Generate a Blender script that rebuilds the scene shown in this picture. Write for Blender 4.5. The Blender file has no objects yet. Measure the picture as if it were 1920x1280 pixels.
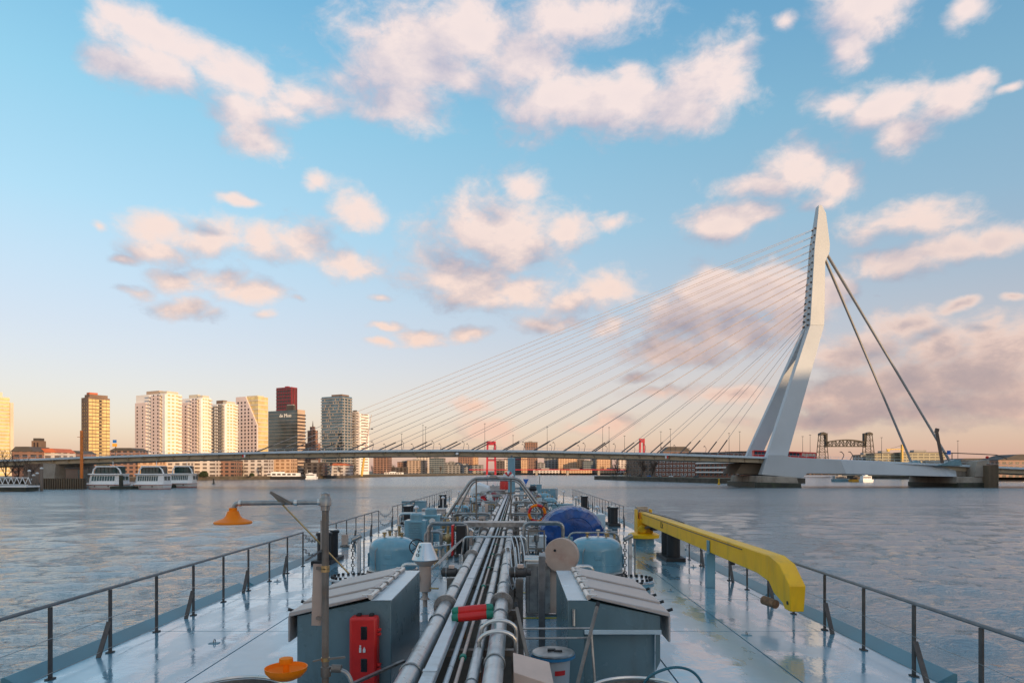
import bpy, bmesh, math, random
from math import sin, cos, pi, radians, atan2, sqrt
from mathutils import Vector, Matrix
random.seed(7)
SC = bpy.context.scene
COL = SC.collection

# ------------------------------------------------------------------ camera
F = 1280.0            # focal length in pixels of the 1920 px wide photograph
CZ = 8.0              # eye height above the water
HX, HY = 970.0, 882.0 # vanishing point of the ship axis
cam = bpy.data.cameras.new('camera')
cam.sensor_width = 36.0
cam.lens = 36.0 * F / 1920.0
cam.shift_x = -(HX - 960.0) / 1920.0
cam.shift_y = (HY - 640.0) / 1920.0
cam.clip_start = 0.1
cam.clip_end = 20000.0
cam_ob = bpy.data.objects.new('camera', cam)
cam_ob.location = (0, 0, CZ)
cam_ob.rotation_euler = (pi / 2, 0, 0)
COL.objects.link(cam_ob)
SC.camera = cam_ob

# ------------------------------------------------------------------ exposure, renderer
SC.view_settings.view_transform = 'Standard'
SC.view_settings.look = 'None'
SC.view_settings.exposure = 0.0
SC.view_settings.gamma = 1.0
SC.cycles.use_denoising = True
SC.cycles.max_bounces = 6
SC.cycles.caustics_reflective = False
SC.cycles.caustics_refractive = False
SC.render.resolution_x = 1024
SC.render.resolution_y = 682

# ------------------------------------------------------------------ sun
SUN_AZ = radians(138.0)   # clockwise from the view axis: behind the right shoulder
SUN_EL = radians(7.5)
sun = bpy.data.lights.new('sun', 'SUN')
sun.energy = 4.8
sun.angle = radians(0.6)
sun.color = (1.0, 0.66, 0.36)
sun_ob = bpy.data.objects.new('sun', sun)
sd = Vector((sin(SUN_AZ) * cos(SUN_EL), cos(SUN_AZ) * cos(SUN_EL), sin(SUN_EL)))
sun_ob.rotation_euler = (-sd).to_track_quat('-Z', 'Y').to_euler()
sun_ob.location = sd * 500
COL.objects.link(sun_ob)

# ------------------------------------------------------------------ world: Nishita sky, horizon haze and clouds
W = bpy.data.worlds.new('World')
SC.world = W
W.use_nodes = True
W.cycles.sampling_method = 'MANUAL'
W.cycles.sample_map_resolution = 256
WT = W.node_tree
WT.nodes.clear()

class NT:
    """small helper that wires math nodes in a node tree"""
    def __init__(s, t): s.t = t
    def n(s, kind, **kw):
        nd = s.t.nodes.new(kind)
        for k, v in kw.items(): setattr(nd, k, v)
        return nd
    def put(s, sock, v):
        if isinstance(v, bpy.types.NodeSocket): s.t.links.new(v, sock)
        else: sock.default_value = v
    def m(s, op, a, b=0.0, c=0.0, clamp=False):
        nd = s.n('ShaderNodeMath', operation=op, use_clamp=clamp)
        s.put(nd.inputs[0], a); s.put(nd.inputs[1], b); s.put(nd.inputs[2], c)
        return nd.outputs[0]
    def v(s, op, a, b=(0, 0, 0), c=(0, 0, 0), out=0):
        nd = s.n('ShaderNodeVectorMath', operation=op)
        s.put(nd.inputs[0], a); s.put(nd.inputs[1], b)
        if op == 'MULTIPLY_ADD': s.put(nd.inputs[2], c)
        return nd.outputs[out]
    def mix(s, f, a, b):
        nd = s.n('ShaderNodeMix', data_type='RGBA')
        s.put(nd.inputs[0], f)
        for sk, x in ((nd.inputs[6], a), (nd.inputs[7], b)):
            s.put(sk, (*x, 1) if isinstance(x, tuple) and len(x) == 3 else x)
        return nd.outputs[2]
    def step(s, x, lo, hi):
        nd = s.n('ShaderNodeMapRange', interpolation_type='SMOOTHSTEP')
        s.put(nd.inputs[0], x); s.put(nd.inputs[1], lo); s.put(nd.inputs[2], hi)
        return nd.outputs[0]
    def noise(s, vec, scale, detail=4, rough=0.5, dist=0.0, dim='3D'):
        nd = s.n('ShaderNodeTexNoise', noise_dimensions=dim)
        s.put(nd.inputs['Vector'], vec)
        nd.inputs['Scale'].default_value = scale
        nd.inputs['Detail'].default_value = detail
        nd.inputs['Roughness'].default_value = rough
        nd.inputs['Distortion'].default_value = dist
        return nd.outputs[0]
    def ramp(s, x, stops, interp='LINEAR'):
        nd = s.n('ShaderNodeValToRGB')
        nd.color_ramp.interpolation = interp
        e = nd.color_ramp.elements
        while len(e) < len(stops): e.new(0.5)
        for el, (p, c) in zip(e, stops):
            el.position = p; el.color = (*c, 1)
        s.put(nd.inputs[0], x)
        return nd.outputs[0]

# clouds: where they stand in the sky (centre and half size, in picture pixels turned into azimuth and elevation), strength
CLOUDS = [
 (290,72,88,34,1),(225,120,55,26,.8),(290,135,75,32,1),(440,140,60,38,.8),(445,205,60,40,.7),(475,258,58,34,1),(585,190,52,36,.9),(545,215,55,30,.6),
 (690,60,90,60,.55),(760,110,140,85,.8),(750,200,90,42,.85),(900,60,120,75,.85),(860,160,80,50,.6),(1080,30,120,60,1),(980,110,95,90,1),
 (1040,195,110,58,1),(1170,170,90,45,.8),(1310,150,80,62,1.05),(1290,210,60,38,1),(1370,165,45,40,.8),
 (1620,15,70,50,1),(1580,85,34,44,.8),(1820,15,34,34,.8),(1470,40,18,18,.5),
 (1575,190,45,30,.9),(1650,205,72,38,1),(1690,255,40,32,.8),(1770,195,50,28,.9),(1825,160,28,14,.7),(1880,170,24,9,.8),
 (1490,318,75,38,1),(1430,345,85,26,.9),(1560,340,48,40,1),(1540,375,60,22,.6),(1370,415,66,34,1),(1420,415,36,20,.7),
 (1690,412,95,28,.95),(1640,430,60,30,.7),(1680,490,90,24,.95),(1770,468,85,26,.9),(1870,450,75,22,.95),
 (300,430,55,28,.9),(380,450,62,32,.95),(300,478,60,20,.7),(240,490,30,10,.7),(190,425,22,10,.5),
 (570,455,58,32,1),(500,470,60,32,.75),(650,490,60,26,.85),(670,395,42,36,.95),(595,345,30,20,.6),(450,380,36,10,.45),
 (420,520,45,26,.9),(480,550,62,24,1),(350,583,66,14,.75),(250,550,30,10,.5),(490,590,34,12,.7),(560,562,26,10,.7),(330,535,45,16,.45),
 (980,350,32,32,.9),(930,445,110,62,1.15),(845,500,80,48,1.05),(890,545,80,38,1),(975,545,62,30,.95),(1055,440,62,30,.95),(1155,418,38,18,.85),
 (1150,540,56,34,1.1),(1075,565,60,24,.7),(1030,600,65,20,.85),(790,630,38,12,.8),(720,607,32,8,.7),(885,625,36,12,.7),(720,640,34,8,.6),(710,550,20,7,.5),
 (1340,560,70,46,1),(1280,600,95,46,.9),(1440,545,75,44,1),(1500,580,60,50,.9),(1260,650,80,34,.8),(1400,620,85,36,.8),(1150,610,34,30,.6),
 (1560,540,34,36,.9),(1690,615,62,30,1),(1600,660,95,30,.9),(1760,660,80,36,.95),(1880,650,95,42,1.1),(1820,700,130,42,1.1),(1700,710,95,34,1),
 (1590,735,120,30,.95),(1860,760,140,34,.95),(1700,770,180,20,.8),(1580,790,150,14,.75),(1380,735,90,18,.7),(1250,735,90,10,.5),(1200,710,50,10,.5),
 (1150,790,44,24,.7),(1100,800,70,14,.5),(930,800,70,26,.45),(880,760,60,18,.35),(1800,575,32,10,.8),(1905,555,24,8,.7),(1640,560,14,6,.0),
]
w = NT(WT)
K = 1 / .15   # the Background strength is 0.15
tc = w.n('ShaderNodeTexCoord')
dirn = w.v('NORMALIZE', tc.outputs['Generated'])
sep = w.n('ShaderNodeSeparateXYZ'); w.put(sep.inputs[0], dirn)
el0 = w.m('ARCSINE', sep.outputs[2])
az0 = w.m('ARCTAN2', sep.outputs[0], sep.outputs[1])
sky = w.n('ShaderNodeTexSky', sky_type='NISHITA', sun_disc=False)
sky.sun_elevation = SUN_EL
sky.sun_rotation = SUN_AZ
sky.altitude = 0; sky.air_density = 1.0; sky.dust_density = 1.6; sky.ozone_density = 2.5
elev = w.m('MULTIPLY', el0, 2 / pi, clamp=True)       # 0 at the horizon, 1 overhead
# clear sky: Nishita seen through the thin haze of the evening, cream above the horizon
haze = w.ramp(elev, [(0.0, (.52, .29, .26)), (.045, (.50, .29, .24)), (.08, (.45, .29, .24)), (.115, (.39, .30, .27)), (.155, (.33, .33, .32)), (.21, (.245, .36, .385)), (.29, (.165, .345, .405)), (.38, (.085, .265, .385)), (1, (.09, .24, .35))])
side = w.m('MULTIPLY_ADD', w.m('SINE', az0), -.30, 1.0)    # the sky is paler away from the sun
side = w.m('ADD', w.m('MULTIPLY', side, w.step(elev, .05, .2)), w.m('SUBTRACT', 1.0, w.step(elev, .05, .2)))
hz = w.v('MULTIPLY', haze, (K, K, K))
sv = w.n('ShaderNodeCombineXYZ'); w.put(sv.inputs[0], side); w.put(sv.inputs[1], side); w.put(sv.inputs[2], w.m('POWER', side, .6))
hz = w.v('MULTIPLY', hz, sv.outputs[0])
clear = w.v('ADD', sky.outputs[0], hz)
litc = w.ramp(elev, [(0, (.86, .56, .42)), (.06, (.92, .63, .50)), (.14, (.96, .74, .64)), (.3, (.96, .80, .76)), (1, (.92, .80, .78))])
shac = w.ramp(elev, [(0, (.42, .32, .32)), (.08, (.33, .29, .33)), (.16, (.42, .40, .48)), (.32, (.55, .53, .63)), (1, (.4, .45, .58))])

SECT = [0]
def density_group(name, blobs):
    SECT[0] += 1
    u = 1 + SECT[0] * 4e-6     # keeps the renderer from merging the lookups of neighbouring parts of the sky
    g = bpy.data.node_groups.new(name, 'ShaderNodeTree')
    g.interface.new_socket('Direction', in_out='INPUT', socket_type='NodeSocketVector')
    g.interface.new_socket('Density', in_out='OUTPUT', socket_type='NodeSocketFloat')
    t = NT(g)
    gi = t.n('NodeGroupInput'); go = t.n('NodeGroupOutput')
    d = t.v('NORMALIZE', gi.outputs[0])
    sp = t.n('ShaderNodeSeparateXYZ'); t.put(sp.inputs[0], d)
    az = t.m('ARCTAN2', sp.outputs[0], sp.outputs[1])
    el = t.m('ARCSINE', sp.outputs[2])
    # outside the picture: the same broken cloud cover, scattered
    cov = t.noise(t.v('MULTIPLY', d, (1, 1, 1.5)), 3.2, 2, .5)
    acc = t.m('MULTIPLY_ADD', cov, 8.0, -4.15)
    if blobs:
        ae = t.n('ShaderNodeCombineXYZ'); t.put(ae.inputs[0], az); t.put(ae.inputs[1], el)
        wn = t.n('ShaderNodeTexNoise'); t.put(wn.inputs['Vector'], d)
        wn.inputs['Scale'].default_value = 13; wn.inputs['Detail'].default_value = 3
        warp = t.v('SUBTRACT', wn.outputs['Color'], (.5, .5, .5))
        aw = t.v('MULTIPLY_ADD', warp, (.05, .04, 0), ae.outputs[0])
        ab = -0.9
        for (a, e, sx, sy, wt) in blobs:
            sx *= u; sy *= u
            q = t.v('MULTIPLY_ADD', aw, (1 / sx, 1 / sy, 0), (-a / sx, -e / sy, 0))
            L = t.v('LENGTH', q, out=1)
            b = t.m('MULTIPLY_ADD', L, -(.55 + .45 * wt) * u, wt)
            ab = t.m('SMOOTH_MAX', b, ab, .2)
        inside = t.m('MULTIPLY', t.step(t.m('ABSOLUTE', az), .86, .68), t.step(el, .80, .64))
        acc = t.m('ADD', t.m('MULTIPLY', ab, inside), t.m('MULTIPLY', acc, t.m('SUBTRACT', 1.0, inside)))
    st = t.v('MULTIPLY', d, (1, 1, 1.6))
    f1 = t.noise(st, 10, 8, .60, .3)
    f2 = t.noise(st, 36, 6, .65, .5)
    f = t.m('ADD', t.m('MULTIPLY', t.m('SUBTRACT', f1, .5), 2.5), t.m('MULTIPLY', t.m('SUBTRACT', f2, .5), .8))
    t.put(go.inputs[0], t.m('ADD', acc, f))
    return g

ALL = []
for (px, py, rx, ry, wt) in CLOUDS:
    a = atan2(px - HX, F); e = atan2(HY - py, sqrt(F * F + (px - HX) ** 2))
    ALL.append((a, e, rx / F * cos(a) ** 2 * 1.26, ry / F * cos(a) * cos(e) ** 2 * 1.26, wt))

def sky_part(name, blobs):
    g = density_group(name, blobs)
    def dens(v):
        nd = w.n('ShaderNodeGroup'); nd.node_tree = g; w.put(nd.inputs[0], v); return nd.outputs[0]
    d0 = dens(dirn)
    d1 = dens(w.v('ADD', dirn, (.042, 0, .038)))
    alpha = w.step(d0, -.34, .66)
    lit = w.m('MULTIPLY_ADD', w.m('SUBTRACT', d0, d1), .78, .52, clamp=True)
    lit = w.m('MULTIPLY', lit, w.m('MULTIPLY_ADD', w.step(d0, .5, 1.6), -.12, 1.0))
    lit = w.m('MULTIPLY', lit, w.m('SUBTRACT', 1.0, w.m('MULTIPLY', w.m('MULTIPLY', w.m('MULTIPLY', w.step(d0, .15, 1.0), w.step(az0, .08, .40)), .68), w.step(elev, .22, .10))))
    cc = w.v('MULTIPLY', w.mix(lit, shac, litc), (K, K, K))
    alpha = w.m('MULTIPLY', w.m('MULTIPLY', alpha, w.step(el0, -.005, .05)), .95)
    bg = w.n('ShaderNodeBackground'); w.put(bg.inputs[0], w.mix(alpha, clear, cc)); bg.inputs[1].default_value = 0.15
    return bg.outputs[0]

def either(f, a, b):
    nd = w.n('ShaderNodeMixShader'); w.put(nd.inputs[0], f); w.t.links.new(a, nd.inputs[1]); w.t.links.new(b, nd.inputs[2]); return nd.outputs[0]
AZ = [-.9, -.36, -.12, .10, .30, .46, .9]; EL = [.0, .155, .33, .82]
def within(a0, a1, e0, e1):
    return [b for b in ALL if b[0] + 2.1 * b[2] + .07 > a0 and b[0] - 2.1 * b[2] - .07 < a1 and b[1] + 2.1 * b[3] + .06 > e0 and b[1] - 2.1 * b[3] - .06 < e1]
cols = []
for i in range(len(AZ) - 1):
    sh = None
    for j in range(len(EL) - 1):
        p = sky_part('clouds_%d_%d' % (i, j), within(AZ[i], AZ[i + 1], EL[j], EL[j + 1]))
        sh = p if sh is None else either(w.m('GREATER_THAN', el0, EL[j]), sh, p)
    cols.append(sh)
front = cols[0]
for i in range(1, len(cols)):
    front = either(w.m('GREATER_THAN', az0, AZ[i]), front, cols[i])
rest = sky_part('clouds_around', [])
outside = w.m('MAXIMUM', w.m('GREATER_THAN', w.m('ABSOLUTE', az0), .89), w.m('GREATER_THAN', el0, .81))
low = w.m('LESS_THAN', el0, 0.0)
bgl = w.n('ShaderNodeBackground'); w.put(bgl.inputs[0], clear); bgl.inputs[1].default_value = 0.15
wo = w.n('ShaderNodeOutputWorld')
w.t.links.new(either(low, either(outside, front, rest), bgl.outputs[0]), wo.inputs[0])
# ------------------------------------------------------------------ helpers
def P(px, py, Y):
    """the point at depth Y that the photograph shows at pixel (px, py)"""
    return Vector(((px - HX) / F * Y, Y, CZ + (HY - py) / F * Y))
def XF(px, Y): return (px - HX) / F * Y
def ZF(py, Y): return CZ + (HY - py) / F * Y

class MB:
    def __init__(s): s.v = []; s.f = []
    def add(s, vs, fs):
        o = len(s.v); s.v += [tuple(x) for x in vs]; s.f += [tuple(i + o for i in f) for f in fs]; return s
    def box(s, c, d, rz=0.0, rx=0.0, ry=0.0):
        R = Matrix.Rotation(rz, 3, 'Z') @ Matrix.Rotation(ry, 3, 'Y') @ Matrix.Rotation(rx, 3, 'X')
        c = Vector(c)
        vs = [c + R @ Vector((x * d[0] / 2, y * d[1] / 2, z * d[2] / 2)) for z in (-1, 1) for x, y in ((-1, -1), (1, -1), (1, 1), (-1, 1))]
        return s.add(vs, [(3, 2, 1, 0), (4, 5, 6, 7), (0, 1, 5, 4), (1, 2, 6, 5), (2, 3, 7, 6), (3, 0, 4, 7)])
    def b2(s, x0, x1, y0, y1, z0, z1):
        return s.box(((x0 + x1) / 2, (y0 + y1) / 2, (z0 + z1) / 2), (abs(x1 - x0), abs(y1 - y0), abs(z1 - z0)))
    def bar(s, a, b, wd, th, up=(0, 0, 1)):
        """rectangular bar from a to b"""
        a = Vector(a); b = Vector(b); t = (b - a).normalized(); u = Vector(up)
        if abs(t.dot(u)) > .98: u = Vector((0, 1, 0))
        x = t.cross(u).normalized(); y = x.cross(t)
        vs = [p + x * (i * wd / 2) + y * (j * th / 2) for p in (a, b) for i, j in ((-1, -1), (1, -1), (1, 1), (-1, 1))]
        return s.add(vs, [(3, 2, 1, 0), (4, 5, 6, 7), (0, 1, 5, 4), (1, 2, 6, 5), (2, 3, 7, 6), (3, 0, 4, 7)])
    def tube(s, pts, r, n=8, cap=True, closed=False):
        pts = [Vector(p) for p in pts]; N = len(pts)
        rs = r if isinstance(r, (list, tuple)) else [r] * N
        vs = []; prev = None
        for i, p in enumerate(pts):
            if closed: t = (pts[(i + 1) % N] - pts[i - 1]).normalized()
            else: t = (pts[min(i + 1, N - 1)] - pts[max(i - 1, 0)]).normalized()
            if prev is None:
                u = Vector((0, 0, 1)) if abs(t.z) < .9 else Vector((1, 0, 0))
                x = t.cross(u).normalized()
            else:
                x = (prev - t * prev.dot(t)).normalized()
            prev = x; y = t.cross(x)
            vs += [p + (x * cos(2 * pi * k / n) + y * sin(2 * pi * k / n)) * rs[i] for k in range(n)]
        fs = []
        for i in range(N if closed else N - 1):
            j = (i + 1) % N
            fs += [(i * n + k, i * n + (k + 1) % n, j * n + (k + 1) % n, j * n + k) for k in range(n)]
        if cap and not closed:
            fs.append(tuple(range(n - 1, -1, -1))); fs.append(tuple((N - 1) * n + k for k in range(n)))
        return s.add(vs, fs)
    def cyl(s, a, b, r0, r1=None, n=12):
        return s.tube([a, b], [r0, r0 if r1 is None else r1], n)
    def bend(s, pts, r, n=8, br=None, seg=4):
        """tube through pts with rounded corners"""
        pts = [Vector(p) for p in pts]; br = br or r * 3
        out = [pts[0]]
        for i in range(1, len(pts) - 1):
            a, p, b = pts[i - 1], pts[i], pts[i + 1]
            k = min(br, (a - p).length * .48, (b - p).length * .48)
            q0 = p + (a - p).normalized() * k; q1 = p + (b - p).normalized() * k
            for j in range(seg + 1):
                t = j / seg
                out.append(q0 * (1 - t) ** 2 + p * 2 * t * (1 - t) + q1 * t * t)
        out.append(pts[-1])
        return s.tube(out, r, n)
    def lathe(s, prof, c, n=24, axis='Z', cap=True):
        """prof: (radius, height) pairs"""
        c = Vector(c); vs = []
        for r, h in prof:
            for k in range(n):
                a = 2 * pi * k / n
                q = (r * cos(a), r * sin(a), h)
                if axis == 'X': q = (q[2], q[0], q[1])
                if axis == 'Y': q = (q[1], q[2], q[0])
                vs.append(c + Vector(q))
        fs = []
        for i in range(len(prof) - 1):
            fs += [(i * n + k, i * n + (k + 1) % n, (i + 1) * n + (k + 1) % n, (i + 1) * n + k) for k in range(n)]
        if cap:
            fs.append(tuple(range(n - 1, -1, -1))); fs.append(tuple((len(prof) - 1) * n + k for k in range(n)))
        return s.add(vs, fs)
    def torus(s, c, R, r, axis='Z', n=20, m=6):
        c = Vector(c); pts = []
        for k in range(n):
            a = 2 * pi * k / n; q = (R * cos(a), R * sin(a), 0)
            if axis == 'X': q = (0, q[0], q[1])
            if axis == 'Y': q = (q[0], 0, q[1])
            pts.append(c + Vector(q))
        return s.tube(pts, r, m, closed=True)
    def prism(s, poly, a0, a1, axis='Y'):
        """polygon (u, v) swept along an axis: Y -> (x, z), X -> (y, z), Z -> (x, y)"""
        def mk(u, v, a): return {'Y': (u, a, v), 'X': (a, u, v), 'Z': (u, v, a)}[axis]
        n = len(poly)
        vs = [mk(u, v, a0) for u, v in poly] + [mk(u, v, a1) for u, v in poly]
        fs = [tuple(range(n)), tuple(range(2 * n - 1, n - 1, -1))] + [(i, i + n, (i + 1) % n + n, (i + 1) % n) for i in range(n)]
        return s.add(vs, fs)
    def loft(s, secs, cap=True):
        n = len(secs[0]); vs = [p for sec in secs for p in sec]; fs = []
        for i in range(len(secs) - 1):
            fs += [(i * n + k, i * n + (k + 1) % n, (i + 1) * n + (k + 1) % n, (i + 1) * n + k) for k in range(n)]
        if cap: fs += [tuple(range(n - 1, -1, -1)), tuple((len(secs) - 1) * n + k for k in range(n))]
        return s.add(vs, fs)
    def mesh(s, name, off=(0, 0, 0), smooth=True, angle=35):
        me = bpy.data.meshes.new(name)
        ox, oy, oz = off
        me.from_pydata([(x - ox, y - oy, z - oz) for x, y, z in s.v], [], s.f)
        bm = bmesh.new(); bm.from_mesh(me)
        bmesh.ops.recalc_face_normals(bm, faces=bm.faces)
        bm.to_mesh(me); bm.free()
        if smooth:
            me.polygons.foreach_set('use_smooth', [True] * len(me.polygons))
            me.set_sharp_from_angle(angle=radians(angle))
        return me

WL = {}
def props(o, label=None, cat=None, group=None, kind=None):
    if label: o['label'] = label
    if cat: o['category'] = cat
    if group: o['group'] = group
    if kind: o['kind'] = kind
    return o
def thing(name, label, cat, loc=(0, 0, 0), group=None):
    o = bpy.data.objects.new(name, None); COL.objects.link(o)
    o.empty_display_size = .2
    o.location = loc; WL[o.name] = Vector(loc)
    return props(o, label, cat, group)
def bev(o, wd, seg=2):
    m = o.modifiers.new('bevel', 'BEVEL'); m.width = wd; m.segments = seg; m.limit_method = 'ANGLE'; m.angle_limit = radians(40)
def part(parent, name, mb, mat, label=None, bevel=0, angle=35, kind=None):
    off = WL[parent.name]
    o = bpy.data.objects.new(name, mb.mesh(name, off, angle=angle)); COL.objects.link(o)
    o.data.materials.append(M[mat]); o.parent = parent; WL[o.name] = off
    if bevel: bev(o, bevel)
    return props(o, label, kind=kind)
def single(name, mb, mat, label, cat, loc, group=None, bevel=0, angle=35):
    o = bpy.data.objects.new(name, mb.mesh(name, loc, angle=angle)); COL.objects.link(o)
    o.data.materials.append(M[mat]); o.location = loc; WL[o.name] = Vector(loc)
    if bevel: bev(o, bevel)
    return props(o, label, cat, group)
def struct(name, mb, mat, kind='structure', angle=35):
    o = bpy.data.objects.new(name, mb.mesh(name, angle=angle)); COL.objects.link(o)
    o.data.materials.append(M[mat]); WL[o.name] = Vector((0, 0, 0))
    return props(o, kind=kind)
def piece(parent, name, me, loc, rz=0.0, scale=None):
    """a small part that shares its mesh with its like; loc in world space"""
    o = bpy.data.objects.new(name, me); COL.objects.link(o)
    o.parent = parent; o.location = Vector(loc) - WL[parent.name]; o.rotation_euler.z = rz
    if scale: o.scale = scale
    return o
def dup(root, loc, label=None, rz=None, scale=None):
    def cp(o, par):
        c = o.copy(); COL.objects.link(c); c.parent = par
        for ch in o.children: cp(ch, c)
        return c
    r = cp(root, None); r.location = loc
    if label: r['label'] = label
    if rz is not None: r.rotation_euler.z = rz
    if scale: r.scale = (scale,) * 3
    return r
def text_mb(txt, size, depth=.004):
    """flat lettering in the XZ plane, facing -Y, centred"""
    cu = bpy.data.curves.new('lettering', 'FONT'); cu.body = txt; cu.size = size; cu.align_x = 'CENTER'; cu.align_y = 'CENTER'; cu.extrude = depth; cu.resolution_u = 2
    ob = bpy.data.objects.new('lettering', cu); COL.objects.link(ob)
    bpy.context.view_layer.update()
    me = ob.evaluated_get(bpy.context.evaluated_depsgraph_get()).to_mesh()
    mb = MB(); mb.v = [(v.co.x, -v.co.z, v.co.y) for v in me.vertices]; mb.f = [tuple(p.vertices) for p in me.polygons]
    ob.to_mesh_clear(); bpy.data.objects.remove(ob); bpy.data.curves.remove(cu)
    return mb
def place(mb, loc, rz=0.0, ry=0.0):
    R = Matrix.Rotation(rz, 3, 'Z') @ Matrix.Rotation(ry, 3, 'Y'); L = Vector(loc)
    mb.v = [tuple(L + R @ Vector(v)) for v in mb.v]; return mb

# ------------------------------------------------------------------ materials
M = {}
def mat(name, col, rough=.5, metal=0.0, var=.12, scale=2.0, bump=0.0, bscale=40.0, dirt=None, dirt_amt=0.0, dscale=1.2, rvar=.1, spec=.5, streak=False):
    m = bpy.data.materials.new(name); m.use_nodes = True; t = NT(m.node_tree)
    b = m.node_tree.nodes['Principled BSDF']
    geo = t.n('ShaderNodeNewGeometry'); pos = geo.outputs['Position']
    n1 = t.noise(pos, scale, 5, .6)
    dark = tuple(c * (1 - var) for c in col); lite = tuple(min(1, c * (1 + var)) for c in col)
    c = t.mix(t.step(n1, .3, .7), dark, lite)
    if dirt:
        pv = t.v('MULTIPLY', pos, (1, 1, .25)) if streak else pos
        n2 = t.noise(pv, dscale, 6, .65)
        c = t.mix(t.m('MULTIPLY', t.step(n2, .5, .72), dirt_amt), c, dirt)
    t.put(b.inputs['Base Color'], c)
    t.put(b.inputs['Roughness'], t.m('MULTIPLY_ADD', t.m('SUBTRACT', n1, .5), rvar * 2, rough, clamp=True))
    b.inputs['Metallic'].default_value = metal
    b.inputs['Specular IOR Level'].default_value = spec
    if bump:
        bn = t.n('ShaderNodeBump'); bn.inputs['Strength'].default_value = bump; bn.inputs['Distance'].default_value = .02
        t.put(bn.inputs['Height'], t.noise(pos, bscale, 4, .6)); t.put(b.inputs['Normal'], bn.outputs[0])
    M[name] = m
    return m
mat('deck_teal', (.17, .31, .37), .32, var=.12, scale=.8, dirt=(.16, .17, .16), dirt_amt=.25, dscale=2, bump=.08, bscale=6)
mat('dome_blue', (.18, .355, .43), .17, var=.10, scale=1.5, dirt=(.13, .19, .20), dirt_amt=.32, dscale=1.6, bump=.08, bscale=8, streak=True)
mat('housing_teal', (.125, .20, .228), .28, var=.12, scale=.8, dirt=(.075, .10, .105), dirt_amt=.7, dscale=1.4, bump=.06, bscale=5, streak=True)
mat('housing_top', (.50, .58, .62), .24, var=.08, scale=1.0, dirt=(.22, .24, .25), dirt_amt=.4)  # pale sky reflection of the housing tops, put into the base colour
mat('galv', (.34, .33, .32), .34, metal=.7, var=.22, scale=6, dirt=(.14, .10, .07), dirt_amt=.6, dscale=5)
mat('pipe_grey', (.50, .52, .53), .30, metal=.6, var=.14, scale=4, dirt=(.17, .12, .09), dirt_amt=.6, dscale=3)
mat('tray_grey', (.50, .54, .57), .34, metal=.35, var=.1, scale=3, dirt=(.2, .18, .15), dirt_amt=.35, dscale=4)
mat('stainless', (.66, .62, .58), .30, metal=.85, var=.10, scale=4, dirt=(.3, .24, .2), dirt_amt=.25, dscale=3)
mat('lid_steel', (.47, .41, .38), .38, metal=.4, var=.10, scale=3, dirt=(.34, .28, .25), dirt_amt=.4, dscale=3, bump=.15, bscale=5)
mat('rail_dark', (.085, .072, .066), .55, metal=.2, var=.25, scale=8)
mat('rail_top', (.16, .16, .165), .45, metal=.3, var=.2, scale=6)
mat('post_brown', (.20, .165, .14), .5, metal=.35, var=.2, scale=6, dirt=(.22, .12, .06), dirt_amt=.4, dscale=8)
mat('under_rack_shade', (.075, .052, .036), .7, var=.35, scale=3)  # dark brown of the shaded space below the pipes, put into the colour
mat('rust', (.24, .12, .06), .75, var=.4, scale=12)
mat('brass', (.45, .30, .14), .4, metal=.7, var=.2, scale=12)
mat('orange', (1.0, .23, .002), .5, var=.06, scale=5, spec=.25)
mat('red', (.62, .018, .015), .38, var=.08, scale=5)
mat('dark_red', (.33, .01, .03), .5, var=.1, scale=2)
mat('green', (.01, .20, .13), .45, var=.12, scale=6)
mat('yellow', (1.0, .50, .002), .45, var=.07, scale=2.5, dirt=(.40, .24, .03), dirt_amt=.35, dscale=3, streak=True)
mat('black', (.012, .012, .014), .5, var=.3, scale=6)
mat('rubber', (.02, .02, .022), .7, var=.3, scale=5)
mat('white', (.72, .72, .71), .4, var=.05, scale=2, dirt=(.45, .40, .36), dirt_amt=.25, dscale=2, streak=True)
mat('tan_board', (.66, .47, .38), .6, var=.07, scale=3)
mat('disc_tan', (.50, .36, .29), .5, var=.10, scale=2.5, dirt=(.35, .10, .06), dirt_amt=.35, dscale=2)
mat('silver', (.66, .65, .65), .28, metal=.9, var=.03, scale=2, rvar=.04)
mat('yellow_line', (.55, .42, .03), .5, var=.15, scale=5)
mat('hose_teal', (.01, .10, .14), .4, var=.1, scale=5)
mat('cable_white', (.6, .6, .6), .5, var=.05)
mat('bin_grey', (.42, .42, .42), .45, var=.06)
mat('bin_blue', (.02, .16, .32), .4, var=.06)
mat('toe_paint', (.09, .22, .27), .35, var=.12, scale=.8)
mat('tarp', (.006, .06, .24), .30, var=.3, scale=3, bump=.9, bscale=5)
mat('sign_blue', (.015, .14, .50), .4, var=.04)
mat('lens_dark', (.015, .015, .018), .12, var=.1)
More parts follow.
